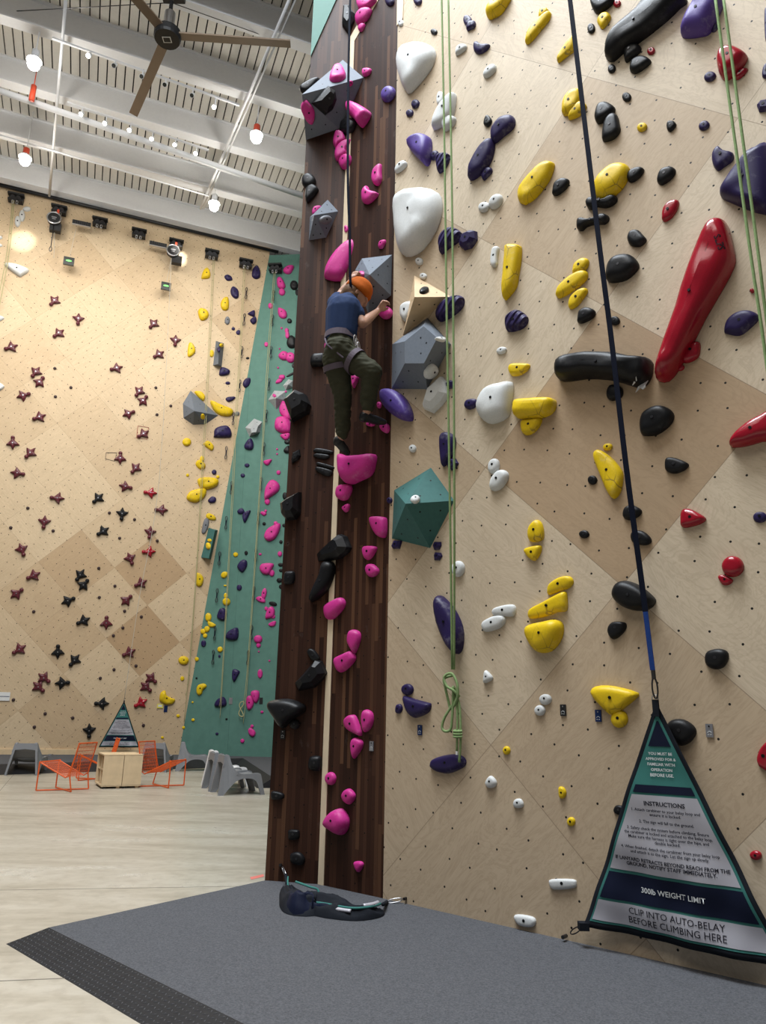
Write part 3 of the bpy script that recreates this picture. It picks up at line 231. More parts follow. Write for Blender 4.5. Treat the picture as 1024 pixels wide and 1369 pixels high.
face13|g|31|0|TL|grey lens-shaped hold on the small grey volume|66,42 67,16 49,-15 16,-44 -23,-62 -58,-65 -78,-52 -80,-26 -62,5 -29,33 10,52 45,55
TR|p|20|0|TR|tiny pink hold on the pale strip beside the climber's rope|78,6454 75,6432 66,6419 53,6418 39,6431 29,6453 24,6478 27,6501 36,6514 49,6514 63,6501 73,6479
TL|p|83|0|TL|large pink slab hold crossed by the rope above the climber|292,5941 304,6024 361,6153 465,6276 571,6336 633,6305 648,6218 609,6087 553,5942 464,5856 356,5879 301,5906
TR|p|32|0|TR|small pink hold above the grey volume the climber holds|519,6057 536,6098 601,6089 602,6045 566,6008 523,6022
face14|p|35|0|TR|pink hold under the climber's left hand on the grey volume|134,-26 183,-71 196,-105 170,-120 111,-111 34,-80 -41,-36 -93,11 -108,47 -79,61 -17,51 61,19
TR|p|42|0|TR|pink round hold gripped by the climber's right hand|710,5226 699,5196 669,5182 627,5187 584,5212 551,5249 539,5288 549,5319 581,5333 623,5327 666,5302 698,5265
TL|p|20|0|TL|pink hold just left of the climber's hip|372,5103 370,5078 362,5060 350,5054 337,5062 328,5082 323,5108 326,5134 334,5152 346,5158 358,5150 368,5130
TL|k|60|0|TL|black twin-ridged hold left of the climber's seat|183,4961 208,5027 281,5034 338,5019 343,4904 271,4888 198,4900
TR|p|38|0|TR|pink hold between the climber's thighs|211,4724 293,4667 237,4569
TR|p|20|0|TR|small pink hold beside the climber's right ankle|592,4295 589,4278 580,4268 567,4267 554,4275 543,4290 539,4309 543,4325 552,4335 565,4336 578,4328 588,4313
TR|p|20|0|TR|pink foothold under the climber's right heel|522,4118 515,4109 494,4106 466,4110 437,4120 416,4133 408,4146 415,4155 436,4158 465,4154 493,4144 514,4131
TR|p|32|0|TR|pink foothold under the climber's right toes|583,4089 643,4105 699,4053 691,4003 655,3996 599,4040
TL|k|132|1|TL|large black shield hold jutting past the tower's left edge beside the pink holds|-73,4532 48,4637 162,4579 214,4461 195,4382 27,4290 -27,4415
TL|k|34|1|TL|navy black flake on the tower's left edge below the large shield|34,3895 45,3972 113,4003 129,3936 104,3891 44,3855
TL|k|20|0|TL|upper black twin-rail hold left of the pale strip|257,3976 298,4006 456,3964 441,3937 332,3948/262,3936 301,3950 418,3927 420,3895 350,3888 271,3915
TL|k|20|0|TL|lower black twin-rail hold left of the pale strip|297,3834 319,3857 476,3801 469,3775 352,3808/288,3795 313,3810 462,3762 434,3705 355,3732 300,3767
TR|p|124|0|TR|large pink bucket hold under the climber's left foot|92,3903 208,3862 382,3833 537,3811 545,3723 502,3621 372,3587 240,3572 160,3620 115,3736
TR|p|59|0|TR|pink hold just below the large pink bucket|60,3518 82,3582 151,3592 245,3567 252,3506 206,3439 139,3433 74,3470
TR|p|28|0|TR|tiny pink hold second below the large pink bucket|135,3368 206,3393 232,3366 218,3324 180,3312 150,3335
TL|k|124|1|TL|navy black shield hold jutting past the tower's left edge with white scuffs|-45,3439 31,3496 157,3554 161,3341 119,3283 28,3275 -28,3334
TR|p|61|0|TR|pink block hold near the tower's right edge beside the green volume|495,3166 512,3214 655,3191 688,3151 686,3026 651,3000 562,3043
TR|p|48|0|TR|upper of two pink knobs right of the black wedge|412,2905 434,2952 570,2930 562,2880 501,2824 447,2831
TR|p|42|0|TR|lower of two pink knobs right of the black wedge|456,2724 472,2777 543,2773 610,2707 564,2664 493,2667
TR|k|99|1|TR|black wedge hold across the pale strip, above the black horn|-157,2928 -72,2983 144,3105 211,3074 272,2960 237,2915 145,2870 -123,2859
TL|k|99|0|TL|black horn hold with a chalky top on the pale strip|292,2515 324,2607 378,2735 403,2850 491,2862 537,2818 534,2717 458,2576 330,2482 300,2493
TL|k|41|0|TL|charcoal pinch hold on the tower's left edge|25,2693 32,2766 92,2779 130,2763 131,2676 84,2651 35,2656
TR|p|61|0|TR|pink hold on the pale strip below the black horn|-37,2436 57,2485 160,2508 213,2472 211,2417 139,2353 65,2314 -12,2329
TL|k|30|0|TL|small black bulb hold above the lower black wedge|287,2020 309,2054 365,2035 415,1961 377,1936 329,1953
TL|k|99|1|TL|lower black wedge hold left of the pale strip|188,1740 239,1790 384,1955 438,1941 495,1834 452,1777 380,1706 230,1674
TR|p|52|0|TR|upper pink teardrop pointing down at a wider pink hold|263,2123 283,2194 342,2206 405,2173 409,2102 359,2004 326,2012 278,2079
TR|p|56|0|TR|wide pink hold right of the lower black wedge|113,1961 221,2000 318,2022 359,1974 351,1932 266,1863 179,1837 127,1888
TL|k|132|0|TL|big black beak hold on the tower's lower left edge|-55,1526 -35,1584 127,1607 269,1567 302,1525 274,1475 184,1424 96,1345 13,1435
TL|k|31|0|TL|black ball hold under the big black beak|251,1388 246,1365 229,1348 205,1342 180,1347 161,1363 153,1386 158,1408 175,1425 200,1432 225,1426 244,1410
TR|p|50|0|TR|left one of three pink drops clustered on the lower tower|250,1414 277,1455 333,1477 390,1457 457,1314 377,1322 281,1360
TR|p|46|0|TR|right one of three pink drops clustered on the lower tower|448,1456 468,1510 514,1522 570,1491 577,1418 537,1358 483,1337 464,1376
TR|p|45|0|TR|lowest of three pink drops clustered on the lower tower|337,1240 364,1284 410,1289 467,1258 459,1205 388,1126 360,1135
TL|k|49|0|TL|black ribbed hold touching the pale strip low on the tower|349,1077 369,1118 452,1121 469,1074 464,1006 405,997 352,1015
TR|p|37|0|TR|small pink round hold at the edge of the pale strip, low down|173,948 166,921 144,900 114,891 83,896 59,914 49,940 56,967 78,988 108,997 140,992 163,974
TR|p|43|0|TR|pink round hold above the big low pink boulder|252,816 284,863 339,878 396,839 388,794 335,754 278,772
TL|k|29|0|TL|black ledge hold on the tower's lower left edge|14,804 44,819 128,802 134,762 78,746 25,751
TR|p|99|0|TR|big low pink boulder hold beside the pale strip|86,597 129,658 199,707 271,710 334,649 337,587 299,528 239,508 156,534 92,562
TL|k|31|0|TL|upper of two lowest black holds on the tower|192,466 195,509 276,513 293,492 288,442 224,429 196,438
TL|k|37|0|TL|lower of two lowest black holds on the tower, above the fallen banner|219,282 228,325 299,339 350,296 344,247 305,235 240,248
TR|p|30|0|TR|lowest pink hold on the tower|405,309 418,328 485,336 505,308 459,252 426,271
L|y|110|0|L|yellow hold on speed wall, first medium yellow from top|4157,15613 4201,15888 4325,16030 4446,15829 4426,15673 4261,15598
L|u|85|0|L|purple hold on speed wall, first small purple from top|4913,15832 5009,15930 5152,15886 5198,15766 5028,15705
L|u|116|0|L|purple hold on speed wall, first large purple from top|5847,16062 5860,16336 5991,16498 6113,16316 6131,16086 5996,15979
L|u|108|0|L|purple hold on speed wall, first medium purple from top, above a yellow one|5165,15390 5237,15535 5420,15445 5462,15188 5343,15109 5209,15209
L|y|106|0|L|yellow hold on speed wall, second medium yellow from top, below a purple one|4880,14867 4986,15078 5125,15070 5157,14699 5027,14597 4918,14665
L|y|137|0|L|round yellow hold on speed wall, third medium yellow from top|4162,14365 4229,14513 4434,14496 4531,14330 4433,14139 4267,14106
L|u|94|0|L|round purple hold on speed wall, second small purple from top|5817,14651 6030,14816 6062,14595 5942,14586
L|u|90|0|L|purple hold on speed wall, third small purple from top|5915,14431 6079,14593 6143,14417 6032,14296
L|g|65|0|L|grey hold on speed wall, first small grey from top, above a purple one|5244,14278 5232,14179 5184,14118 5123,14124 5077,14193 5069,14294 5101,14379 5159,14408 5216,14368
L|u|41|0|L|round purple hold on speed wall, first tiny purple from top, below a grey one|5441,14019 5429,13979 5395,13952 5353,13950 5323,13976 5320,14016 5344,14052 5385,14067 5423,14054
L|u|58|0|L|round purple hold on speed wall, fourth small purple from top, below a grey one|5644,13924 5630,13863 5584,13824 5527,13824 5487,13863 5482,13923 5515,13976 5569,13998 5620,13977
L|y|97|0|L|long yellow hold on speed wall, fourth medium yellow from top|3971,12779 3976,13215 4111,13204 4212,12968 4085,12764
L|y|54|0|L|yellow hold on speed wall, second small yellow from top, left of a purple one|4816,13007 4806,12921 4767,12868 4716,12875 4678,12937 4670,13025 4696,13099 4744,13123 4792,13087
face15|u|62|0|L|purple hold on speed wall, fourth small purple from bottom, below a yellow one|183,-84 168,-129 125,-148 65,-136 4,-96 -42,-39 -59,21 -45,66 -1,86 59,73 120,33 165,-25
face16|y|48|0|L|long yellow hold on speed wall, first small yellow from top, above a purple one|104,56 96,13 51,-39 -19,-86 -95,-117 -157,-122 -188,-100 -180,-59 -136,-7 -66,40 10,71 72,77
L|u|117|0|L|purple hold on speed wall, second medium purple from top|5043,12299 5102,12564 5380,12504 5358,12354 5161,12269
L|u|41|0|L|purple hold on speed wall, third small purple from bottom|5440,12062 5425,12022 5378,11995 5323,11992 5285,12016 5282,12055 5315,12091 5369,12107 5418,12096
L|u|68|0|L|purple hold on speed wall, first medium purple from bottom, above a yellow one|5334,11481 5415,11566 5650,11604 5592,11486 5430,11388
L|u|97|0|L|purple hold on speed wall, second medium purple from bottom|5856,12103 5930,12298 6100,12342 6105,12108 5957,11974
L|k|31|0|L|black hold on speed wall, first tiny black from top|6010,13056 5997,13025 5962,13003 5920,13001 5891,13019 5888,13049 5914,13077 5955,13090 5993,13081
face17|y|53|0|L|yellow hold on speed wall, third small yellow from top|56,37 85,-9 85,-51 58,-79 10,-85 -46,-68 -94,-31 -122,14 -123,56 -96,84 -48,90 7,73
L|y|95|0|L|yellow hold on speed wall, fifth medium yellow from top|4309,11552 4503,11605 4662,11467 4598,11293
L|y|150|0|L|long yellow trough hold right of the grey wedge volume|4843,11346 5187,11258 5603,11145 5554,10922 5219,10885 4970,11046
L|g|55|0|L|round grey hold on speed wall, first small grey from bottom, below a purple one|5839,11044 5824,10991 5778,10957 5723,10958 5684,10994 5679,11047 5712,11093 5765,11111 5816,11092
L|u|159|0|L|purple hold on speed wall, first large purple from bottom, right of a yellow one|5067,10163 5091,10413 5413,10566 5592,10451 5632,10209 5383,10138 5085,10109
L|y|98|0|L|round yellow hold on speed wall, fourth small yellow from top|4368,9847 4343,9755 4263,9696 4167,9699 4098,9762 4090,9855 4145,9936 4238,9965 4326,9930
L|y|96|0|L|yellow hold on speed wall, sixth medium yellow from top, left of a purple one|4757,9841 4898,9966 5090,9818 5058,9653 4887,9720
L|y|52|0|L|yellow hold on speed wall, fourth small yellow from bottom, above a purple one|4833,9345 4822,9281 4782,9243 4733,9248 4697,9294 4691,9359 4718,9413 4765,9431 4810,9404
L|y|108|0|L|yellow hold on speed wall, fifth medium yellow from bottom, left of a purple one|4566,9133 4650,9282 4853,9205 4882,9036 4710,8980
L|u|57|0|L|round purple hold on speed wall, second small purple from bottom, above a yellow one|5263,8947 5250,8888 5206,8852 5152,8856 5114,8898 5108,8958 5139,9009 5190,9027 5240,9002
L|y|39|0|L|round yellow hold on speed wall, second tiny yellow from top, below a purple one|5374,8807 5363,8770 5330,8747 5290,8749 5261,8775 5258,8812 5281,8844 5320,8855 5357,8841
L|y|37|0|L|round yellow hold on speed wall, first tiny yellow from top|4406,8739 4398,8703 4369,8680 4334,8683 4309,8708 4306,8745 4325,8776 4359,8787 4391,8772
L|y|163|0|L|upper of two large yellow bowl holds on the plywood speed wall|4678,8637 4975,8742 5319,8716 5324,8510 5044,8340 4779,8377
L|y|154|0|L|lower of two large yellow bowl holds on the plywood speed wall|4388,8023 4528,8242 4958,8361 4963,8089 4724,7873 4464,7897
L|u|84|0|L|purple hold on speed wall, first small purple from bottom, right of a yellow one|5070,7980 5187,8129 5323,8077 5303,7938 5142,7900
G|p|120|0|G|pink hold on green wall, first medium pink from top, above a black one|2478,16143 2639,16296 2858,16286 2761,16012 2579,15996
G|p|109|0|G|pink hold on green wall, second medium pink from top, left of a black one|2277,15794 2420,15867 2578,15584 2549,15427 2329,15476
G|p|83|0|G|round pink hold on green wall, first small pink from top, left of a black one|2594,15289 2571,15205 2505,15162 2426,15181 2371,15253 2367,15344 2415,15412 2492,15425 2563,15376
G|k|104|0|G|black hold on green wall, first medium black from top, right of a pink one|3041,15532 3012,15417 2929,15358 2830,15383 2762,15481 2757,15605 2817,15698 2914,15715 3002,15650
G|k|42|0|G|long black hold on green wall, first small black from top, right of a pink one|3062,15272 3051,15197 3019,15158 2979,15173 2951,15236 2948,15316 2970,15377 3009,15390 3045,15348
G|p|62|0|G|pink hold on green wall, second small pink from top|2182,14783 2165,14714 2115,14678 2056,14693 2015,14752 2011,14827 2046,14883 2104,14893 2158,14854
G|p|108|0|G|pink hold on green wall, third medium pink from top, above a black one|2366,14654 2437,14690 2658,14566 2683,14333 2527,14285 2392,14421
G|k|61|0|G|round black hold on green wall, second small black from top, above a pink one|2875,14186 2858,14128 2808,14098 2750,14111 2710,14161 2707,14224 2743,14271 2800,14280 2853,14246
G|p|30|0|G|round pink hold on green wall, first tiny pink from top, left of a black one|2560,13930 2552,13906 2532,13893 2507,13899 2490,13919 2489,13946 2504,13965 2528,13969 2550,13955
G|p|51|0|G|pink hold on green wall, third small pink from top, below a black one|2782,13833 2768,13774 2727,13744 2678,13757 2645,13806 2642,13869 2671,13916 2719,13925 2763,13893
G|p|52|0|G|pink hold on green wall, fourth small pink from top, above a black one|2809,13668 2797,13580 2756,13534 2707,13552 2673,13625 2669,13719 2697,13791 2744,13805 2789,13757
G|k|131|0|G|black hold on green wall, first medium black from bottom, below a pink one|2726,13371 2857,13633 3040,13513 3038,13210 2841,13179
G|p|51|0|G|pink hold on green wall, fifth small pink from top|2090,13335 2077,13277 2036,13247 1987,13260 1953,13308 1950,13371 1979,13418 2027,13427 2071,13395
G|p|30|0|G|round pink hold on green wall, second tiny pink from top, left of a black one|2521,13162 2515,13143 2499,13133 2480,13138 2466,13154 2465,13175 2477,13190 2496,13193 2514,13182
G|p|129|0|G|round pink hold on green wall, fourth medium pink from top, above a black one|2461,12901 2617,13055 2797,12989 2807,12763 2596,12747
G|p|121|0|G|round pink hold on green wall, fifth medium pink from top, above a black one|3064,12814 3029,12695 2931,12634 2816,12659 2737,12760 2731,12888 2802,12985 2915,13004 3019,12936
G|p|30|0|G|round pink hold on green wall, third tiny pink from top, left of a black one|2508,12467 2501,12443 2480,12431 2456,12436 2440,12456 2439,12482 2453,12501 2477,12505 2498,12491
G|k|31|0|G|long black hold on green wall, third small black from top, below a pink one|3027,12536 3020,12479 2996,12449 2967,12460 2946,12508 2944,12569 2960,12616 2988,12626 3015,12594
G|k|36|0|G|long black hold on green wall, fourth small black from top, right of a pink one|2775,12156 3015,12298 3033,12224 2846,12132
G|p|73|0|G|pink hold on green wall, sixth small pink from top, left of a black one|2522,12052 2551,12185 2713,12181 2698,12048
G|p|62|0|G|pink hold on green wall, seventh small pink from top, left of a black one|2415,11904 2493,12050 2649,12024 2569,11915
G|p|132|0|G|long pink hold on green wall, first large pink from top|2584,10990 2697,11257 2879,11093 3002,10655 2902,10571 2650,10771
G|p|207|0|G|round pink hold on green wall, second large pink from top, above a black one|2457,10404 2528,10655 2839,10684 3024,10429 3002,10143 2762,10112 2514,10224
G|p|101|0|G|pink hold on green wall, sixth medium pink from top, above a black one|2657,10046 2951,10112 3004,10004 2859,9865
G|k|56|0|G|round black hold on green wall, fifth small black from top, below a pink one|3000,9810 2980,9760 2924,9735 2859,9745 2814,9787 2812,9840 2852,9881 2917,9889 2976,9861
G|k|95|0|G|round black hold on green wall, fifth small black from bottom, right of a pink one|2803,9545 2968,9684 3014,9436 2842,9439
face18|p|39|0|G|long pink hold on green wall, eighth small pink from top|150,-68 160,-107 135,-124 83,-113 16,-78 -47,-28 -90,24 -100,64 -76,80 -22,70 45,34 108,-16
G|p|30|0|G|round pink hold on green wall, fourth tiny pink from top, below a black one|2818,11593 2810,11565 2786,11551 2757,11557 2737,11580 2736,11610 2754,11633 2782,11638 2807,11622
G|u|128|0|G|round purple hold on green wall, first medium purple from top|1468,9729 1663,9962 1781,9724 1720,9562 1511,9586
G|u|51|0|G|round purple hold on green wall, first small purple from top|1672,9025 1655,8980 1607,8957 1551,8966 1512,9004 1509,9052 1544,9088 1599,9096 1650,9071
G|u|50|0|G|round purple hold on green wall, first tiny purple from top|1543,8680 1528,8635 1484,8611 1432,8620 1397,8658 1394,8705 1425,8742 1476,8749 1522,8725
G|p|30|0|G|round pink hold on green wall, fifth tiny pink from top, left of a black one|2612,9568 2605,9545 2586,9533 2562,9538 2546,9557 2545,9581 2559,9599 2582,9603 2603,9591
G|p|30|0|G|round pink hold on green wall, sixth tiny pink from top, left of a black one|2620,9402 2613,9380 2594,9368 2570,9373 2554,9391 2553,9416 2567,9434 2590,9438 2611,9425
G|p|81|0|G|pink hold on green wall, ninth small pink from top|2144,9163 2416,9216 2322,9034 2205,9036
G|p|49|0|G|round pink hold on green wall, ninth small pink from bottom|2731,8763 2718,8713 2678,8688 2632,8697 2600,8738 2597,8791 2625,8830 2671,8839 2713,8812
G|p|158|0|G|upper large pink teardrop hold on the green wall|2233,7934 2257,8252 2388,8483 2560,8499 2722,8334 2692,8132 2472,7960 2279,7829
G|p|66|0|G|round pink hold on green wall, eighth small pink from bottom, left of a black one|2430,7778 2412,7712 2360,7677 2298,7690 2255,7744 2251,7815 2288,7869 2349,7881 2405,7845
L|y|79|0|L|yellow hold on speed wall, fourth medium yellow from bottom, above a white one|5056,7500 5148,7567 5349,7475 5370,7363 5196,7345 5082,7390
L|g|75|0|L|long grey hold on speed wall, first medium grey from top, left of a white one|5006,7328 5121,7385 5174,7221 5083,6902 4962,6918
L|w|31|0|L|white hold on speed wall, first small white from bottom, right of a grey one|5177,7220 5171,7165 5148,7133 5118,7140 5095,7182 5090,7240 5105,7286 5133,7299 5162,7273
L|y|47|0|L|yellow hold on speed wall, third small yellow from bottom, below a grey one|5093,7078 5084,7016 5048,6980 5004,6987 4971,7034 4965,7098 4989,7151 5031,7167 5073,7138
face19|y|39|0|L|long yellow hold on speed wall, second small yellow from bottom, below a grey one|133,-24 125,-51 90,-67 37,-66 -20,-50 -67,-22 -89,10 -82,38 -46,53 7,53 65,36 111,8
face20|y|69|0|L|yellow hold on speed wall, first small yellow from bottom|159,-29 158,-86 124,-123 68,-130 4,-105 -51,-56 -82,6 -81,63 -47,100 9,107 74,82 129,32
L|y|100|0|L|yellow hold on speed wall, third medium yellow from bottom|4905,5564 5025,5601 5163,5447 5116,5197 4954,5212
G|u|79|0|G|round purple hold on green wall, second small purple from top|1360,7481 1497,7583 1602,7450 1509,7376 1394,7394
G|u|96|0|G|purple hold on green wall, second medium purple from top, left of a pink one|1537,7372 1776,7496 1782,7399 1629,7074
G|p|56|0|G|pink hold on green wall, seventh small pink from bottom, above a black one|2127,7395 2192,7464 2338,7394 2257,7309
G|p|32|0|G|round pink hold on green wall, seventh tiny pink from top, above a black one|2343,7476 2334,7446 2308,7431 2277,7436 2256,7461 2254,7492 2273,7516 2303,7521 2331,7505
G|k|40|0|G|round black hold on green wall, first tiny black from top, below a pink one|2324,7048 2313,7012 2280,6993 2242,7000 2215,7030 2213,7068 2237,7098 2274,7105 2309,7085
G|k|62|0|G|black hold on green wall, fourth small black from bottom, right of a pink one|3001,7967 2984,7886 2936,7843 2878,7859 2837,7925 2833,8012 2867,8079 2924,8093 2977,8049
G|k|41|0|G|round black hold on green wall, second tiny black from top, right of a pink one|2999,6991 2985,6955 2946,6936 2900,6943 2869,6973 2867,7011 2895,7041 2941,7048 2982,7028
G|k|40|0|G|round black hold on green wall, third tiny black from top, above a pink one|2907,6449 2896,6410 2864,6389 2826,6396 2799,6429 2797,6471 2821,6503 2858,6510 2892,6489
G|p|48|0|G|round pink hold on green wall, eighth tiny pink from top, left of a black one|2717,7061 2703,7018 2664,6995 2618,7003 2586,7039 2584,7085 2612,7121 2657,7129 2699,7105
G|p|145|0|G|lower large pink teardrop hold on the green wall|2296,6667 2409,6892 2768,7060 2806,6862 2678,6581 2487,6469 2343,6526
G|p|30|0|G|pink hold on green wall, ninth tiny pink from top, right of a black one|2243,6049 2233,6024 2203,6011 2169,6015 2146,6036 2144,6063 2165,6083 2199,6088 2230,6074
G|p|52|0|G|round pink hold on green wall, sixth small pink from bottom, above a black one|2907,6057 2892,6000 2851,5969 2801,5980 2767,6027 2764,6088 2794,6134 2842,6145 2887,6114
G|k|41|0|G|black hold on green wall, fourth tiny black from top, right of a yellow one|1784,6091 1773,6044 1741,6019 1703,6028 1676,6066 1673,6116 1695,6154 1733,6163 1768,6138
G|y|55|0|G|round yellow hold on green wall, first small yellow from top, left of a black one|1468,6038 1452,5988 1407,5961 1353,5971 1315,6012 1312,6066 1345,6107 1397,6116 1446,6089
G|u|117|0|G|purple hold on green wall, third medium purple from top, below a yellow one|1469,5681 1600,5859 1758,5847 1781,5653 1651,5459 1504,5570
G|p|145|0|G|round pink hold on green wall, sixth medium pink from bottom, left of a black one|2197,5576 2284,5742 2647,5742 2601,5548 2525,5400 2329,5411
G|p|64|0|G|round pink hold on green wall, fifth small pink from bottom, left of a black one|2693,5441 2675,5370 2624,5332 2564,5345 2522,5403 2518,5478 2554,5536 2614,5549 2668,5512
G|k|44|0|G|black hold on green wall, third small black from bottom, below a pink one|2965,5710 2946,5671 2894,5650 2833,5657 2793,5689 2791,5731 2828,5763 2888,5770 2942,5749
G|k|40|0|G|round black hold on green wall, fourth tiny black from bottom, right of a pink one|2961,5530 2947,5494 2908,5475 2863,5482 2832,5511 2830,5548 2858,5577 2903,5584 2944,5565
G|k|55|0|G|round black hold on green wall, second small black from bottom, right of a pink one|2953,5211 2933,5161 2878,5135 2814,5144 2771,5184 2768,5237 2808,5277 2871,5286 2928,5260
G|k|40|0|G|black hold on green wall, third tiny black from bottom, below a pink one|2963,5007 2953,4962 2921,4937 2883,4946 2857,4983 2855,5031 2877,5068 2914,5077 2948,5053
G|y|75|0|G|round yellow hold on green wall, second small yellow from top|1147,5461 1171,5393 1141,5321 1072,5277 996,5283 948,5335 951,5409 1003,5471 1081,5491
G|y|30|0|G|yellow hold on green wall, first tiny yellow from top, left of a purple one|1156,5039 1145,5021 1116,5012 1082,5015 1059,5029 1057,5048 1079,5063 1113,5066 1143,5057
G|u|60|0|G|round purple hold on green wall, second small purple from bottom, right of a yellow one|1653,4977 1637,4914 1589,4880 1532,4892 1492,4943 1488,5011 1522,5063 1578,5074 1629,5041
G|p|61|0|G|long pink hold on green wall, fifth medium pink from bottom, above a black one|2410,4963 2458,4912 2472,4803 2447,4685 2394,4615 2338,4624 2304,4709 2309,4830 2351,4930
G|p|69|0|G|pink hold on green wall, fourth medium pink from bottom, left of a black one|2125,4634 2260,4706 2421,4609 2426,4500 2242,4526
G|y|89|0|G|round yellow hold on green wall, fourth small yellow from top, above a purple one|1310,4526 1285,4446 1212,4403 1124,4417 1064,4482 1058,4568 1110,4634 1196,4649 1275,4606
G|y|48|0|G|yellow hold on green wall, third small yellow from top, left of a purple one|1217,4716 1204,4660 1167,4630 1121,4640 1088,4685 1084,4745 1111,4791 1156,4802 1197,4772
G|u|120|0|G|purple hold on green wall, fourth medium purple from top, below a yellow one|906,4090 987,4296 1125,4318 1220,4146 1151,3930 952,3983
G|k|50|0|G|black hold on green wall, first small black from bottom, right of a pink one|2816,4435 2776,4399 2694,4395 2609,4426 2560,4476 2570,4522 2635,4543 2724,4529 2796,4486
G|p|105|0|G|pink hold on green wall, third medium pink from bottom, below a black one|2462,4017 2514,4286 2647,4384 2751,4287 2745,4073 2556,4002
G|p|40|0|G|round pink hold on green wall, eighth tiny pink from bottom, left of a black one|2532,4316 2521,4275 2489,4252 2452,4260 2426,4294 2424,4338 2446,4372 2483,4380 2517,4358
G|p|46|0|G|round pink hold on green wall, seventh tiny pink from bottom, below a black one|2782,4066 2769,4025 2731,4003 2686,4010 2655,4044 2653,4087 2681,4121 2725,4129 2765,4108
G|y|72|0|G|yellow hold on green wall, fifth small yellow from top, left of a purple one|728,4032 711,3942 655,3894 586,3910 537,3983 530,4079 569,4153 636,4170 699,4122
G|y|62|0|G|yellow hold on green wall, fourth small yellow from bottom, left of a purple one|615,3870 668,3908 881,3802 820,3726 680,3736
G|y|64|0|G|round yellow hold on green wall, third small yellow from bottom, above a purple one|700,3665 683,3603 633,3570 572,3581 529,3631 525,3697 560,3748 620,3760 675,3727
G|y|61|0|G|round yellow hold on green wall, second small yellow from bottom, above a purple one|575,3589 558,3534 507,3504 446,3514 404,3558 400,3617 436,3662 495,3673 550,3644
G|y|51|0|G|round yellow hold on green wall, second tiny yellow from top, above a purple one|634,3455 620,3407 579,3381 530,3389 496,3428 492,3479 521,3519 569,3528 614,3503
G|u|145|0|G|round purple hold on green wall, third medium purple from bottom, above a yellow one|1243,3492 1345,3626 1599,3708 1610,3352 1279,3349
G|p|63|0|G|pink hold on green wall, fourth small pink from bottom|2572,3829 2716,3921 2815,3911 2778,3777 2641,3760
G|p|91|0|G|round pink hold on green wall, third small pink from bottom|2406,3366 2378,3284 2300,3240 2207,3254 2143,3320 2138,3407 2195,3474 2286,3490 2370,3447
G|p|51|0|G|round pink hold on green wall, sixth tiny pink from bottom|2362,3173 2348,3126 2307,3100 2259,3108 2226,3147 2223,3197 2252,3236 2300,3245 2343,3221
G|p|30|0|G|round pink hold on green wall, fifth tiny pink from bottom|2337,2981 2332,2964 2316,2955 2297,2958 2285,2972 2284,2990 2295,3004 2313,3007 2330,2998
G|u|60|0|G|purple hold on green wall, first small purple from bottom, below a yellow one|611,3215 596,3147 550,3110 493,3122 452,3177 447,3250 480,3306 535,3319 587,3283
G|y|63|0|G|round yellow hold on green wall, first small yellow from bottom, above a purple one|1161,3037 1145,2979 1094,2948 1034,2958 992,3005 988,3066 1024,3114 1083,3125 1137,3095
G|u|30|0|G|round purple hold on green wall, second tiny purple from top, below a yellow one|1102,2825 1095,2795 1073,2778 1046,2783 1028,2808 1026,2840 1041,2865 1067,2871 1090,2855
G|p|30|0|G|round pink hold on green wall, fourth tiny pink from bottom|2693,2706 2686,2686 2667,2675 2645,2679 2630,2695 2629,2716 2642,2733 2664,2737 2684,2726
G|y|47|0|G|round yellow hold on green wall, third tiny yellow from top, below a purple one|410,2728 398,2684 360,2660 315,2668 283,2703 280,2750 306,2786 350,2795 392,2772
L|y|98|0|L|round yellow hold on speed wall, second medium yellow from bottom|4948,2866 4918,2778 4828,2727 4718,2739 4641,2807 4632,2900 4696,2974 4802,2995 4902,2952
L|y|44|0|L|round yellow hold on speed wall, third tiny yellow from top|4864,2310 4854,2263 4820,2237 4777,2244 4746,2281 4742,2331 4765,2370 4806,2380 4845,2356
L|y|121|0|L|large yellow crescent hold low on the plywood speed wall|4178,1689 4201,1869 4321,1939 4385,1797 4520,1723 4652,1675 4588,1546 4413,1516 4229,1589
G|y|96|0|G|yellow hold on green wall, first medium yellow from top, below a black one|405,1769 448,1941 636,1990 724,1903 622,1798 577,1668 469,1641
G|u|93|0|G|purple hold on green wall, second medium purple from bottom|1515,2170 1526,2431 1736,2381 1691,2225 1593,2057
G|p|59|0|G|pink hold on green wall, second small pink from bottom|2470,2310 2456,2220 2410,2172 2355,2187 2315,2260 2310,2356 2342,2430 2396,2447 2446,2400
G|p|94|0|G|pink hold on green wall, first medium pink from bottom|1994,1438 2021,1617 2154,1645 2246,1442 2176,1263 2070,1225
G|p|104|0|G|pink hold on green wall, second medium pink from bottom|2124,1707 2189,1801 2378,1788 2400,1584 2317,1430 2204,1530
G|u|113|0|G|purple hold on green wall, first medium purple from bottom, above a black one|1022,1317 1065,1497 1248,1603 1363,1502 1357,1333
G|y|30|0|G|round yellow hold on green wall, second tiny yellow from bottom|338,1423 332,1403 313,1393 291,1396 275,1412 273,1433 287,1449 308,1453 329,1443
G|y|33|0|G|round yellow hold on green wall, first tiny yellow from bottom|414,899 404,869 373,853 336,858 310,881 308,913 330,937 366,943 399,928
L|y|36|0|L|round yellow hold on speed wall, third tiny yellow from bottom|4841,1191 4831,1158 4799,1140 4760,1145 4733,1171 4730,1206 4752,1233 4789,1240 4824,1223
L|y|32|0|L|round yellow hold on speed wall, second tiny yellow from bottom|5026,845 5018,815 4993,799 4961,805 4938,828 4935,860 4953,884 4984,890 5013,874
L|y|30|0|L|round yellow hold on speed wall, first tiny yellow from bottom|4428,545 4420,520 4395,506 4364,510 4342,531 4339,558 4357,580 4387,585 4415,571
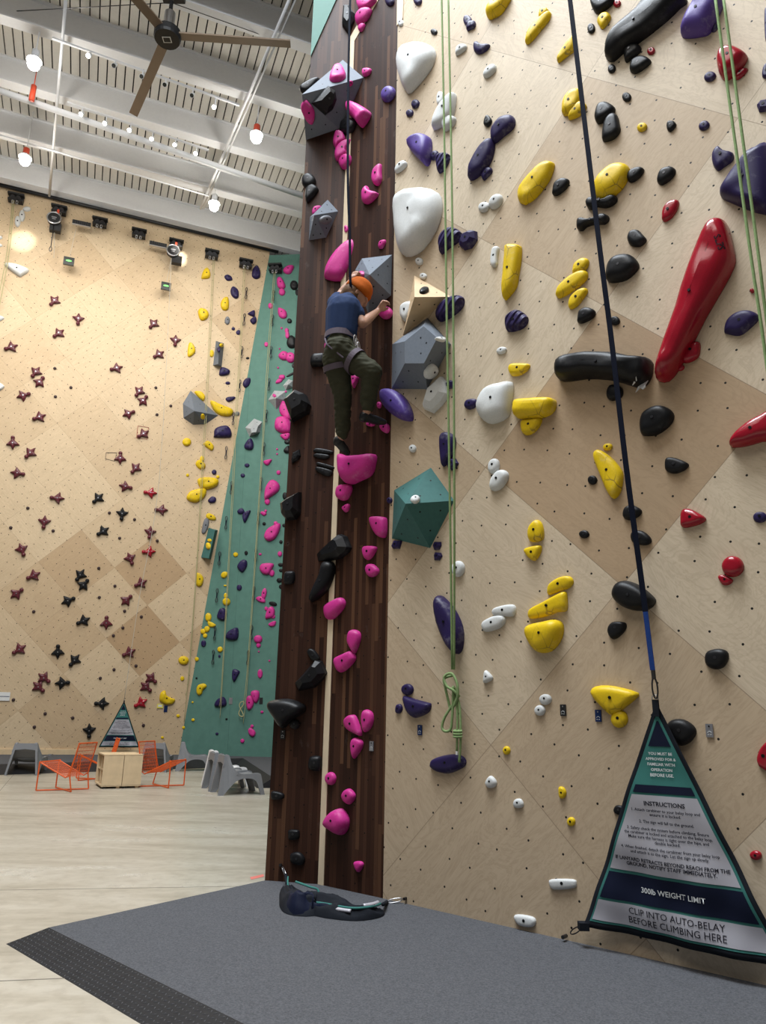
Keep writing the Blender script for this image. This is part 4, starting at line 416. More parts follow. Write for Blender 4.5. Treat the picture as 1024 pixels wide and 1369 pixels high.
G|k|30|0|G|round black hold on green wall, second tiny black from bottom, above a yellow one|412,2151 406,2130 387,2119 365,2123 349,2139 347,2160 361,2177 383,2181 403,2171
G|k|30|0|G|round black hold on green wall, first tiny black from bottom, above a purple one|1448,942 1440,923 1418,912 1393,915 1375,931 1374,951 1389,968 1415,972 1438,962
G|u|30|0|G|round purple hold on green wall, first tiny purple from bottom, below a black one|1190,508 1180,482 1152,467 1119,471 1097,492 1095,519 1115,541 1147,546 1177,533
G|p|30|0|G|round pink hold on green wall, third tiny pink from bottom|2555,1171 2545,1145 2518,1131 2485,1135 2463,1156 2461,1184 2481,1205 2513,1211 2543,1197
G|p|36|0|G|round pink hold on green wall, second tiny pink from bottom|2274,746 2263,714 2233,696 2196,701 2171,727 2169,761 2191,788 2227,795 2260,778
G|p|77|0|G|pink hold on green wall, first small pink from bottom|2108,640 2201,703 2342,570 2295,444 2160,491
G|p|46|0|G|round pink hold on green wall, first tiny pink from bottom|2011,315 1998,273 1962,250 1918,257 1888,290 1885,334 1911,369 1954,377 1993,356
L|w|60|0|L|white hold on speed wall, first small white from top|-1289,16791 -1309,16730 -1374,16683 -1453,16673 -1509,16704 -1516,16761 -1471,16818 -1395,16849 -1323,16838
L|w|64|0|L|long white hold on speed wall, first medium white from top|-1424,16519 -1428,16389 -1471,16309 -1532,16318 -1583,16410 -1600,16543 -1575,16655 -1519,16693 -1460,16639
L|w|59|0|L|long white hold on speed wall, first medium white from bottom|-1529,16292 -1532,16167 -1572,16091 -1629,16100 -1676,16189 -1692,16317 -1670,16424 -1619,16460 -1563,16408
L|w|55|0|L|round white hold on speed wall, first tiny white from top|-2101,15643 -2006,15666 -1957,15608 -2047,15537
L|w|47|0|L|white hold on speed wall, first tiny white from bottom|-2068,15390 -1978,15405 -1924,15347 -2022,15296
L|w|148|0|L|white fin hold high on the left of the plywood speed wall|-1802,14746 -1463,14823 -1080,14715 -1245,14482 -1356,14443
L|w|76|0|L|round white hold on speed wall, second small white from top|-1749,13044 -1561,13001 -1670,12870 -1754,12907
L|w|86|0|L|round white hold on speed wall, second small white from bottom|-1472,10917 -1279,10818 -1383,10669 -1468,10720
"""
STARS=[('m', -0.238, 13.844, -119, 'maroon star-shaped hold, first from top in the left speed lane, knob pointing down left'),
('m', 0.522, 13.38, -88, 'maroon star-shaped hold, second from top in the left speed lane, knob pointing down'),
('m', 0.016, 12.792, -132, 'maroon star-shaped hold, third from top in the left speed lane, knob pointing down left'),
('m', -1.253, 12.092, -149, 'maroon star-shaped hold, fourth from top in the left speed lane, knob pointing left'),
('m', -0.478, 11.417, -116, 'maroon star-shaped hold, fifth from top in the left speed lane, knob pointing down left'),
('m', -0.336, 11.11, 62, 'maroon star-shaped hold, sixth from top in the left speed lane, knob pointing up right'),
('m', -0.733, 10.609, 26, 'maroon star-shaped hold, seventh from top in the left speed lane, knob pointing right'),
('m', -0.2, 10.003, -149, 'maroon star-shaped hold, eighth from top in the left speed lane, knob pointing left'),
('m', -0.829, 9.087, 96, 'maroon star-shaped hold, ninth from top in the left speed lane, knob pointing up'),
('m', -0.315, 8.847, -124, 'maroon star-shaped hold, tenth from top in the left speed lane, knob pointing down left'),
('m', -0.587, 8.176, -4, 'maroon star-shaped hold, ninth from bottom in the left speed lane, knob pointing right'),
('m', 0.604, 7.544, -179, 'maroon star-shaped hold, eighth from bottom in the left speed lane, knob pointing left'),
('m', 0.33, 6.78, -90, 'maroon star-shaped hold, seventh from bottom in the left speed lane, knob pointing down'),
('m', -0.18, 5.895, -65, 'maroon star-shaped hold, sixth from bottom in the left speed lane, knob pointing down'),
('m', 0.238, 5.152, -148, 'maroon star-shaped hold, fifth from bottom in the left speed lane, knob pointing down left'),
('m', -0.152, 4.589, 43, 'maroon star-shaped hold, fourth from bottom in the left speed lane, knob pointing up right'),
('m', 0.126, 2.988, -142, 'maroon star-shaped hold, third from bottom in the left speed lane, knob pointing down left'),
('m', 0.879, 2.202, -36, 'maroon star-shaped hold, second from bottom in the left speed lane, knob pointing down right'),
('m', 0.763, 1.944, -40, 'maroon star-shaped hold, first from bottom in the left speed lane, knob pointing down right'),
('m', 2.798, 13.669, -121, 'maroon star-shaped hold, first from top in the right speed lane, knob pointing down left'),
('m', 3.538, 13.225, -89, 'maroon star-shaped hold, second from top in the right speed lane, knob pointing down'),
('m', 3.07, 12.647, -139, 'maroon star-shaped hold, third from top in the right speed lane, knob pointing down left'),
('m', 1.832, 11.95, -154, 'maroon star-shaped hold, fourth from top in the right speed lane, knob pointing left'),
('m', 2.593, 11.293, -116, 'maroon star-shaped hold, fifth from top in the right speed lane, knob pointing down left'),
('m', 2.742, 11.0, 59, 'maroon star-shaped hold, sixth from top in the right speed lane, knob pointing up right'),
('m', 2.348, 10.5, 30, 'maroon star-shaped hold, seventh from top in the right speed lane, knob pointing right'),
('m', 2.865, 9.906, -140, 'maroon star-shaped hold, eighth from top in the right speed lane, knob pointing down left'),
('m', 2.257, 9.02, 94, 'maroon star-shaped hold, ninth from top in the right speed lane, knob pointing up'),
('m', 2.747, 8.761, -121, 'maroon star-shaped hold, tenth from top in the right speed lane, knob pointing down left'),
('m', 2.505, 8.133, -9, 'maroon star-shaped hold, eleventh from top in the right speed lane, knob pointing right'),
('r', 3.279, 8.021, -179, 'bright red star-shaped hold, twelfth from top in the right speed lane, knob pointing left'),
('m', 3.661, 7.509, -176, 'maroon star-shaped hold, eleventh from bottom in the right speed lane, knob pointing left'),
('m', 3.389, 6.766, -92, 'maroon star-shaped hold, tenth from bottom in the right speed lane, knob pointing down'),
('r', 3.424, 6.147, -173, 'bright red star-shaped hold, ninth from bottom in the right speed lane, knob pointing left'),
('m', 2.884, 5.891, -65, 'maroon star-shaped hold, eighth from bottom in the right speed lane, knob pointing down'),
('m', 3.282, 5.153, -149, 'maroon star-shaped hold, seventh from bottom in the right speed lane, knob pointing down left'),
('m', 2.91, 4.599, 48, 'maroon star-shaped hold, sixth from bottom in the right speed lane, knob pointing up right'),
('m', 2.412, 3.876, 94, 'maroon star-shaped hold, fifth from bottom in the right speed lane, knob pointing up'),
('m', 3.159, 3.03, -151, 'maroon star-shaped hold, fourth from bottom in the right speed lane, knob pointing down left'),
('m', 3.873, 2.29, -37, 'maroon star-shaped hold, third from bottom in the right speed lane, knob pointing down right'),
('m', 3.749, 2.032, -39, 'maroon star-shaped hold, second from bottom in the right speed lane, knob pointing down right'),
('r', 3.655, 1.552, -149, 'bright red star-shaped hold, first from bottom in the right speed lane, knob pointing down left'),
('k', 1.754, 7.675, -129, 'black star-shaped hold, first from top among the black star holds, knob pointing down left'),
('k', 2.502, 7.262, -89, 'black star-shaped hold, second from top among the black star holds, knob pointing down'),
('k', 2.011, 6.66, -140, 'black star-shaped hold, third from top among the black star holds, knob pointing down left'),
('k', 1.515, 5.269, -117, 'black star-shaped hold, fourth from top among the black star holds, knob pointing down left'),
('k', 1.64, 4.973, 56, 'black star-shaped hold, fifth from top among the black star holds, knob pointing up right'),
('k', 1.262, 4.471, 28, 'black star-shaped hold, sixth from top among the black star holds, knob pointing right'),
('k', 1.763, 3.907, -150, 'black star-shaped hold, sixth from bottom among the black star holds, knob pointing down left'),
('k', 1.163, 2.958, 95, 'black star-shaped hold, fifth from bottom among the black star holds, knob pointing up'),
('k', 1.649, 2.741, -123, 'black star-shaped hold, fourth from bottom among the black star holds, knob pointing down left'),
('k', 1.383, 2.071, 5, 'black star-shaped hold, third from bottom among the black star holds, knob pointing right'),
('k', 2.55, 1.51, -179, 'black star-shaped hold, second from bottom among the black star holds, knob pointing left'),
('k', 2.284, 0.732, -85, 'black star-shaped hold, first from bottom among the black star holds, knob pointing down')]
DOTS=[(0.038, 11.633, 'small dark button foothold, first from the top, left half of speed wall'),
(0.569, 11.092, 'small dark button foothold, second from the top, left half of speed wall'),
(0.164, 10.724, 'small dark button foothold, third from the top, left half of speed wall'),
(-0.172, 7.152, 'small dark button foothold, fourth from the top, left half of speed wall'),
(-0.557, 6.517, 'small dark button foothold, fifth from the top, left half of speed wall'),
(0.603, 6.534, 'small dark button foothold, sixth from the top, left half of speed wall'),
(0.369, 4.093, 'small dark button foothold, seventh from the top, left half of speed wall'),
(0.148, 1.557, 'small dark button foothold, eighth from the top, left half of speed wall'),
(1.033, 1.187, 'small dark button foothold, ninth from the top, left half of speed wall'),
(1.79, 1.081, 'small dark button foothold, tenth from the top, left half of speed wall'),
(0.792, 0.81, 'small dark button foothold, eleventh from the top, left half of speed wall'),
(3.088, 11.506, 'small dark button foothold, first from the top, right half of speed wall'),
(3.611, 10.969, 'small dark button foothold, second from the top, right half of speed wall'),
(3.214, 10.608, 'small dark button foothold, third from the top, right half of speed wall'),
(2.128, 7.253, 'small dark button foothold, fourth from the top, right half of speed wall'),
(2.885, 7.121, 'small dark button foothold, fifth from the top, right half of speed wall'),
(2.512, 6.494, 'small dark button foothold, sixth from the top, right half of speed wall'),
(3.633, 6.516, 'small dark button foothold, seventh from the top, right half of speed wall'),
(2.012, 5.517, 'small dark button foothold, eighth from the top, right half of speed wall'),
(2.534, 5.01, 'small dark button foothold, ninth from the top, right half of speed wall'),
(2.127, 4.633, 'small dark button foothold, tenth from the top, right half of speed wall'),
(2.895, 4.267, 'small dark button foothold, eleventh from the top, right half of speed wall'),
(3.4, 4.124, 'small dark button foothold, twelfth from the top, right half of speed wall'),
(2.9, 3.76, 'small dark button foothold, thirteenth from the top, right half of speed wall'),
(2.653, 3.512, 'small dark button foothold, fourteenth from the top, right half of speed wall'),
(3.399, 2.642, 'small dark button foothold, fifteenth from the top, right half of speed wall'),
(2.779, 2.506, 'small dark button foothold, sixteenth from the top, right half of speed wall'),
(2.421, 2.242, 'small dark button foothold, seventeenth from the top, right half of speed wall'),
(3.794, 0.898, 'small dark button foothold, eighteenth from the top, right half of speed wall')]
QUICKDRAWS=[(-4.874, 22.532, 15.439, 'black quickdraw hanging by the left rope of the green corner, first from the top', 'L'),
(-4.889, 22.617, 14.474, 'black quickdraw hanging by the left rope of the green corner, second from the top', 'L'),
(-4.91, 22.72, 13.282, 'black quickdraw hanging by the left rope of the green corner, third from the top', 'L'),
(-4.917, 22.827, 12.092, 'black quickdraw hanging by the left rope of the green corner, fourth from the top', 'L'),
(-5.056, 22.888, 10.915, 'black quickdraw hanging by the left rope of the green corner, fifth from the top', 'L'),
(-5.22, 22.941, 9.731, 'black quickdraw hanging by the left rope of the green corner, sixth from the top', 'L'),
(-4.988, 23.064, 8.563, 'black quickdraw hanging by the left rope of the green corner, seventh from the top', 'G'),
(-5.085, 23.124, 7.389, 'black quickdraw hanging by the left rope of the green corner, eighth from the top', 'G'),
(-5.221, 23.187, 6.219, 'black quickdraw hanging by the left rope of the green corner, ninth from the top', 'G'),
(-5.221, 23.238, 5.034, 'black quickdraw hanging by the left rope of the green corner, tenth from the top', 'G'),
(-5.203, 23.287, 3.845, 'black quickdraw hanging by the left rope of the green corner, eleventh from the top', 'G'),
(-5.202, 23.318, 3.109, 'black quickdraw hanging by the left rope of the green corner, twelfth from the top', 'G'),
(-3.954, 22.666, 15.437, 'black quickdraw hanging by the right rope of the green corner, first from the top', 'G'),
(-3.945, 22.705, 14.509, 'black quickdraw hanging by the right rope of the green corner, second from the top', 'G'),
(-3.928, 22.754, 13.335, 'black quickdraw hanging by the right rope of the green corner, third from the top', 'G'),
(-3.93, 22.804, 12.151, 'black quickdraw hanging by the right rope of the green corner, fourth from the top', 'G'),
(-3.959, 22.855, 11.027, 'black quickdraw hanging by the right rope of the green corner, fifth from the top', 'G'),
(-3.979, 22.907, 9.878, 'black quickdraw hanging by the right rope of the green corner, sixth from the top', 'G'),
(-4.007, 22.961, 8.682, 'black quickdraw hanging by the right rope of the green corner, seventh from the top', 'G'),
(-4.033, 23.013, 7.526, 'black quickdraw hanging by the right rope of the green corner, eighth from the top', 'G'),
(-4.047, 23.065, 6.322, 'black quickdraw hanging by the right rope of the green corner, ninth from the top', 'G'),
(-4.033, 23.116, 5.109, 'black quickdraw hanging by the right rope of the green corner, tenth from the top', 'G'),
(-4.032, 23.168, 3.885, 'black quickdraw hanging by the right rope of the green corner, eleventh from the top', 'G'),
(-4.101, 23.208, 3.107, 'black quickdraw hanging by the right rope of the green corner, twelfth from the top', 'G')]
RIGHT, UP, FWD = [V(a) for a in CAM_AXES]
cam = bpy.data.cameras.new('camera')
cam.sensor_fit = 'HORIZONTAL'; cam.sensor_width = 36.0; cam.lens = 983.807 * 36.0 / 1024.0
cam.clip_end = 200
cam_ob = bpy.data.objects.new('camera', cam); COL.objects.link(cam_ob)
cam_ob.matrix_world = Matrix.Translation((0, 0, CAM_H)) @ Matrix((RIGHT, UP, -FWD)).transposed().to_4x4()
SC.camera = cam_ob

SC.view_settings.view_transform = 'Standard'
SC.view_settings.look = 'None'
SC.view_settings.gamma = 1.0
SC.view_settings.use_curve_mapping = False
SC.view_settings.exposure = 0.0

world = bpy.data.worlds.new('world'); SC.world = world; world.use_nodes = True
bg = world.node_tree.nodes['Background']
bg.inputs['Color'].default_value = (0.95, 0.96, 1.0, 1); bg.inputs['Strength'].default_value = 0.10

def area(name, loc, aim, size, power, color):
    l = bpy.data.lights.new(name, 'AREA'); l.shape = 'RECTANGLE'; l.size, l.size_y = size
    l.energy = power; l.color = color
    o = bpy.data.objects.new(name, l); COL.objects.link(o); o.location = loc
    o.rotation_euler = (V(aim) - V(loc)).to_track_quat('-Z', 'Y').to_euler()
    return o
# skylight over the near climbing walls, lamp rows under the ceiling behind the camera and over the far hall
area('skylight', (-1.9, 3.2, 17.0), (-0.6, 5.4, 4.0), (8, 5), 3900, (0.86, 0.93, 1.0))
area('ceiling_rows', (-5.5, -2.5, 16.0), (0.6, 5, 2.5), (9, 6), 780, (1.0, 0.95, 0.88))
area('highbay_row', (-7.5, 15.5, 15.5), (-8.0, 18.5, 0), (10, 6), 1150, (1.0, 0.95, 0.87))
area('wall_wash', (-10.0, 12.5, 12.5), (-8.0, 23.0, 9.0), (9, 4), 150, (1.0, 0.95, 0.87))

# ------------------------------------------------------------------ materials
def newmat(name):
    m = bpy.data.materials.new(name); m.use_nodes = True
    nt = m.node_tree
    return m, nt, nt.nodes['Principled BSDF']
def N(nt, kind, **kw):
    n = nt.nodes.new(kind)
    for k, v in kw.items(): setattr(n, k, v)
    return n
def math_node(nt, op, a, b=None):
    n = N(nt, 'ShaderNodeMath', operation=op)
    for i, x in enumerate((a, b)):
        if x is None: continue
        if isinstance(x, (int, float)): n.inputs[i].default_value = x
        else: nt.links.new(x, n.inputs[i])
    return n.outputs[0]
def mix(nt, fac, a, b):
    n = N(nt, 'ShaderNodeMix', data_type='RGBA')
    for sock, x in ((n.inputs[0], fac), (n.inputs[6], a), (n.inputs[7], b)):
        if isinstance(x, (int, float)): sock.default_value = x
        elif isinstance(x, tuple): sock.default_value = (*x, 1) if len(x) == 3 else x
        else: nt.links.new(x, sock)
    return n.outputs[2]
def ramp(nt, fac, stops):
    n = N(nt, 'ShaderNodeValToRGB'); e = n.color_ramp.elements
    while len(e) < len(stops): e.new(0.5)
    for el, (p, c) in zip(e, stops):
        el.position = p; el.color = (*c, 1)
    nt.links.new(fac, n.inputs[0]); return n.outputs[0]
def noise_tex(nt, vec, scale, detail=3, rough=.55, dist=0.0):
    n = N(nt, 'ShaderNodeTexNoise'); n.inputs['Scale'].default_value = scale; n.inputs['Detail'].default_value = detail
    n.inputs['Roughness'].default_value = rough; n.inputs['Distortion'].default_value = dist
    if vec is not None: nt.links.new(vec, n.inputs['Vector'])
    return n.outputs['Fac']
def objco(nt): return N(nt, 'ShaderNodeTexCoord').outputs['Object']
def mapping(nt, vec, scale=(1, 1, 1), rot=(0, 0, 0), loc=(0, 0, 0)):
    n = N(nt, 'ShaderNodeMapping'); n.inputs['Scale'].default_value = scale; n.inputs['Rotation'].default_value = rot
    n.inputs['Location'].default_value = loc; nt.links.new(vec, n.inputs['Vector']); return n.outputs[0]
def plain(name, col, rough=.5, metal=0.0, var=.12, scale=14, emit=None, spec=None):
    m, nt, b = newmat(name)
    if var:
        f = noise_tex(nt, objco(nt), scale)
        lo = tuple(c * (1 - var) for c in col); hi = tuple(min(1, c * (1 + var)) for c in col)
        nt.links.new(mix(nt, f, lo, hi), b.inputs['Base Color'])
    else: b.inputs['Base Color'].default_value = (*col, 1)
    b.inputs['Roughness'].default_value = rough; b.inputs['Metallic'].default_value = metal
    b.inputs['Specular IOR Level'].default_value = spec if spec is not None else (.12 if rough >= .55 else .35)
    if emit: b.inputs['Emission Color'].default_value = (*emit[0], 1); b.inputs['Emission Strength'].default_value = emit[1]
    return m
def holdmat(name, col, rough=.5, chalk=.25, spec=.22, cracks=None, ribs=0.0):
    # moulded resin with patchy chalk dust
    m, nt, b = newmat(name)
    co = objco(nt)
    f = noise_tex(nt, co, 9, 4, .65)
    g = noise_tex(nt, co, 90, 2)
    base = mix(nt, g, tuple(c * .86 for c in col), tuple(min(1, c * 1.12) for c in col))
    ch = ramp(nt, f, [(.56, (0, 0, 0)), (.8, (chalk,) * 3)])
    if cracks:
        vo = N(nt, 'ShaderNodeTexVoronoi', feature='DISTANCE_TO_EDGE'); vo.inputs['Scale'].default_value = 7
        nt.links.new(mapping(nt, co, (1, .55, 1)), vo.inputs['Vector'])
        ln = math_node(nt, 'MULTIPLY', math_node(nt, 'LESS_THAN', vo.outputs['Distance'], .018), ramp(nt, noise_tex(nt, co, 4), [(.42, (0, 0, 0)), (.6, (.7, .7, .7))]))
        base = mix(nt, ln, base, cracks)
    nt.links.new(mix(nt, ch, base, (.62, .6, .6)), b.inputs['Base Color'])
    b.inputs['Roughness'].default_value = rough; b.inputs['Specular IOR Level'].default_value = spec
    bp = N(nt, 'ShaderNodeBump'); bp.inputs['Strength'].default_value = .12; bp.inputs['Distance'].default_value = .004
    nt.links.new(g, bp.inputs['Height'])
    if ribs:
        wv = N(nt, 'ShaderNodeTexWave'); wv.inputs['Scale'].default_value = ribs; wv.inputs['Distortion'].default_value = 1.5
        nt.links.new(mapping(nt, co, rot=(0, 0, .7)), wv.inputs['Vector']); nt.links.new(wv.outputs['Fac'], bp.inputs['Height'])
        bp.inputs['Strength'].default_value = .9; bp.inputs['Distance'].default_value = .02
    nt.links.new(bp.outputs[0], b.inputs['Normal'])
    return m
def tnuts(nt, uv, pitch, rad, rnd=.35):
    mp = mapping(nt, uv, rot=(0, 0, .31))
    n = N(nt, 'ShaderNodeTexVoronoi', voronoi_dimensions='2D'); n.inputs['Scale'].default_value = 1 / pitch
    n.inputs['Randomness'].default_value = rnd; nt.links.new(mp, n.inputs['Vector'])
    return math_node(nt, 'LESS_THAN', n.outputs['Distance'], rad / pitch)
def plywood(name, pale, tan, pitch=.206, rad=.0078):
    m, nt, b = newmat(name)
    uv = N(nt, 'ShaderNodeUVMap', uv_map='metres').outputs[0]
    cell = N(nt, 'ShaderNodeUVMap', uv_map='cell').outputs[0]
    tone = N(nt, 'ShaderNodeAttribute', attribute_name='tone').outputs['Fac']
    seed = N(nt, 'ShaderNodeAttribute', attribute_name='seed').outputs['Fac']
    cmb = N(nt, 'ShaderNodeCombineXYZ'); nt.links.new(seed, cmb.inputs[2])
    add = N(nt, 'ShaderNodeVectorMath', operation='ADD'); nt.links.new(cell, add.inputs[0]); nt.links.new(cmb.outputs[0], add.inputs[1])
    grain = noise_tex(nt, mapping(nt, add.outputs[0], (2.2, 34, 1)), 1.6, 5, .65, .6)
    figure = noise_tex(nt, mapping(nt, add.outputs[0], (1.0, 2.0, 1)), 1.7, 5, .6, 2.2)
    rings = math_node(nt, 'ABSOLUTE', math_node(nt, 'SUBTRACT', math_node(nt, 'FRACT', math_node(nt, 'MULTIPLY', figure, 13.0)), .5))
    base = mix(nt, tone, pale, tan)
    dark = mix(nt, .5, base, tuple(c * .62 for c in tan))
    c1 = mix(nt, math_node(nt, 'MULTIPLY', ramp(nt, grain, [(.40, (0, 0, 0)), (.66, (1, 1, 1))]), .34), base, dark)
    c2 = mix(nt, math_node(nt, 'MULTIPLY', ramp(nt, rings, [(.0, (1, 1, 1)), (.26, (0, 0, 0))]), .42), c1, dark)
    blot = noise_tex(nt, uv, 1.3, 4, .6)
    c2 = mix(nt, math_node(nt, 'MULTIPLY', ramp(nt, blot, [(.5, (0, 0, 0)), (.75, (1, 1, 1))]), .3), c2, dark)
    spl = N(nt, 'ShaderNodeSeparateXYZ'); nt.links.new(cell, spl.inputs[0])
    ex = math_node(nt, 'ABSOLUTE', math_node(nt, 'SUBTRACT', math_node(nt, 'FRACT', spl.outputs[0]), .5))
    ey = math_node(nt, 'ABSOLUTE', math_node(nt, 'SUBTRACT', math_node(nt, 'FRACT', spl.outputs[1]), .5))
    seam = math_node(nt, 'GREATER_THAN', math_node(nt, 'MAXIMUM', ex, ey), .4982)
    c3 = mix(nt, math_node(nt, 'MULTIPLY', seam, .5), c2, (.12, .08, .05))
    c4 = mix(nt, tnuts(nt, uv, pitch, rad), c3, (.012, .011, .01))
    nt.links.new(c4, b.inputs['Base Color']); b.inputs['Roughness'].default_value = .5
    b.inputs['Specular IOR Level'].default_value = .2
    return m
def planks(name, cols, pitch=.04, nuts=True):
    m, nt, b = newmat(name)
    uv = N(nt, 'ShaderNodeUVMap', uv_map='metres').outputs[0]
    s = N(nt, 'ShaderNodeSeparateXYZ'); nt.links.new(uv, s.inputs[0])
    col = math_node(nt, 'FLOOR', math_node(nt, 'DIVIDE', s.outputs[0], pitch))
    wn = N(nt, 'ShaderNodeTexWhiteNoise', noise_dimensions='1D'); nt.links.new(col, wn.inputs['W'])
    row = math_node(nt, 'FLOOR', math_node(nt, 'ADD', math_node(nt, 'DIVIDE', s.outputs[1], 1.1), math_node(nt, 'MULTIPLY', wn.outputs['Value'], 7.3)))
    c = N(nt, 'ShaderNodeCombineXYZ'); nt.links.new(col, c.inputs[0]); nt.links.new(row, c.inputs[1])
    wn2 = N(nt, 'ShaderNodeTexWhiteNoise', noise_dimensions='2D'); nt.links.new(c.outputs[0], wn2.inputs['Vector'])
    base = ramp(nt, wn2.outputs['Value'], [(0, cols[0]), (.45, cols[1]), (.8, cols[2]), (1, cols[3])])
    g = noise_tex(nt, mapping(nt, uv, (120, 2.5, 1)), 1, 4, .6)
    base = mix(nt, math_node(nt, 'MULTIPLY', g, .45), base, tuple(x * .45 for x in cols[0]))
    fr = math_node(nt, 'ABSOLUTE', math_node(nt, 'SUBTRACT', math_node(nt, 'FRACT', math_node(nt, 'DIVIDE', s.outputs[0], pitch)), .5))
    base = mix(nt, math_node(nt, 'MULTIPLY', math_node(nt, 'GREATER_THAN', fr, .475), .7), base, (.006, .004, .003))
    dust = ramp(nt, noise_tex(nt, mapping(nt, uv, (3, 1.6, 1)), 1.6, 5, .7), [(.62, (0, 0, 0)), (.85, (.2, .2, .2))])
    base = mix(nt, dust, base, (.35, .31, .29))
    base = mix(nt, tnuts(nt, uv, .19, .0065, .5), base, (.005, .005, .005))
    nt.links.new(base, b.inputs['Base Color']); b.inputs['Roughness'].default_value = .5
    b.inputs['Specular IOR Level'].default_value = .12
    return m
M = {}
M['ply_birch'] = plywood('birch plywood', (.62, .52, .385), (.395, .27, .16))
M['ply_speed'] = plywood('speed wall plywood', (.66, .52, .345), (.44, .295, .165), .25, .0125)
M['plain_ply'] = plain('plain plywood', (.62, .47, .29), .5, 0, .2, 6)
M['plank'] = planks('walnut strip cladding', [(.030, .013, .0085), (.046, .0195, .012), (.068, .030, .018), (.125, .060, .032)])
M['green_wall'] = plain('green painted plywood', (.095, .20, .165), .55, 0, .16, 5)
M['strip'] = plain('pale maple strip', (.66, .54, .38), .5, 0, .15, 8)
M['p'] = holdmat('pink resin', (.54, .035, .24), .45)
M['u'] = holdmat('purple resin', (.022, .014, .066), .42, .22)
M['violet'] = holdmat('violet resin', (.085, .05, .24), .45, .3)
M['k'] = holdmat('black resin', (.009, .009, .010), .42, .05, .2)
M['y'] = holdmat('yellow resin', (.70, .48, .012), .4, .2, cracks=(.22, .14, .02))
M['ribbed'] = holdmat('ribbed purple resin', (.022, .014, .066), .42, .22, ribs=6.0)
M['w'] = holdmat('white resin', (.62, .63, .62), .5, .2)
M['r'] = holdmat('red resin', (.30, .006, .018), .18, .02, .5)
M['g'] = holdmat('grey resin', (.17, .175, .19), .5, .2)
M['m'] = holdmat('maroon resin', (.105, .018, .026), .32, .3, .35)
M['dot'] = holdmat('dark foothold resin', (.05, .03, .03), .5, .1)
M['grey'] = plain('blue grey textured paint', (.15, .17, .20), .6, 0, .12, 40)
M['lgrey'] = plain('pale grey textured paint', (.36, .38, .39), .6, 0, .1, 40)
M['teal'] = plain('teal textured paint', (.055, .145, .135), .6, 0, .15, 30)
M['plyvol'] = plain('plywood box faces', (.62, .45, .27), .5, 0, .2, 7)
M['bolt'] = plain('bolt recess', (.01, .01, .011), .4, .6, 0)
M['steel'] = plain('brushed steel', (.5, .5, .52), .3, 1, .1, 30)
M['darksteel'] = plain('dark steel', (.06, .06, .065), .35, .9, .1, 30)
M['black'] = plain('black plastic', (.014, .014, .015), .45, 0, .1)
M['blackcloth'] = plain('black nylon cloth', (.011, .013, .018), .75, 0, .25, 30)
M['navycloth'] = plain('navy vinyl print', (.008, .011, .028), .6, 0, .1)
M['tealcloth'] = plain('teal vinyl print', (.045, .17, .15), .6, 0, .1)
M['silvercloth'] = plain('silver vinyl cloth', (.44, .43, .47), .42, .25, .1, 6)
M['lettering_dark'] = plain('black ink', (.015, .014, .02), .6, 0, 0)
M['lettering_pale'] = plain('pale ink', (.66, .68, .68), .6, 0, 0)
M['webbing'] = plain('navy black webbing', (.008, .010, .020), .7, 0, .2, 60, spec=.05)
M['bluewebbing'] = plain('blue webbing', (.02, .06, .26), .6, 0, .2, 60)
M['rope'] = plain('sage green rope', (.21, .30, .13), .75, 0, .3, 60)
M['yellowrope'] = plain('yellow green rope', (.38, .36, .19), .75, 0, .2, 40)
M['greyrope'] = plain('pale grey cord', (.45, .42, .36), .7, 0, .1)
M['orange'] = plain('orange powder coat', (.66, .10, .015), .4, 0, .06)
M['chair_grey'] = plain('grey moulded plastic', (.19, .195, .205), .42, 0, .06)
M['chair_white'] = plain('white moulded plastic', (.72, .72, .72), .4, 0, .04)
M['void'] = plain('dark underside', (.03, .03, .033), .6, 0, .05)
M['white_paint'] = plain('white painted steel', (.70, .71, .73), .5, 0, .05)
M['deck'] = plain('cream acoustic deck', (.66, .63, .57), .6, 0, .06)
M['gap'] = plain('dark deck gap', (.03, .03, .03), .9, 0, 0)
M['lampglow'] = plain('glowing lamp', (1, 1, 1), .3, 0, 0, emit=((1, .97, .9), 38))
M['spotglow'] = plain('glowing spot lens', (1, 1, 1), .3, 0, 0, emit=((1, .96, .88), 14))
M['redcage'] = plain('orange red socket', (.6, .07, .03), .5, 0, .05)
M['tan_blade'] = plain('brown fan blade', (.22, .16, .11), .45, 0, .1, 4)
M['screen'] = plain('screen glass', (.01, .012, .01), .2, 0, 0)
M['greenlogo'] = plain('lit green mark', (.1, .6, .1), .4, 0, 0, emit=((.25, .9, .2), 1.0))
M['label_white'] = plain('white label', (.68, .68, .66), .5, 0, .04)
M['label_yellow'] = plain('yellow label', (.7, .62, .1), .5, 0, .04)
M['tag_blue'] = plain('navy anodised tag', (.012, .03, .11), .35, .4, .05)
M['tag_grey'] = plain('grey anodised tag', (.28, .28, .30), .35, .6, .05)
M['tape'] = plain('red floor tape', (.62, .18, .15), .6, 0, .15)
M['skin'] = plain('skin', (.40, .22, .15), .5, 0, .06, 20)
M['hair'] = plain('brown hair', (.10, .05, .025), .6, 0, .3, 60)
M['beanie'] = plain('rust orange knit', (.40, .09, .010), .85, 0, .2, 70)
M['shirt'] = plain('navy tee cotton', (.018, .034, .088), .8, 0, .15, 20)
M['trousers'] = plain('olive trousers', (.042, .042, .026), .8, 0, .2, 18)
M['harness'] = plain('mauve harness webbing', (.10, .08, .10), .65, 0, .1, 30)
M['shoe'] = plain('black rubber shoe', (.010, .010, .011), .4, 0, .1)

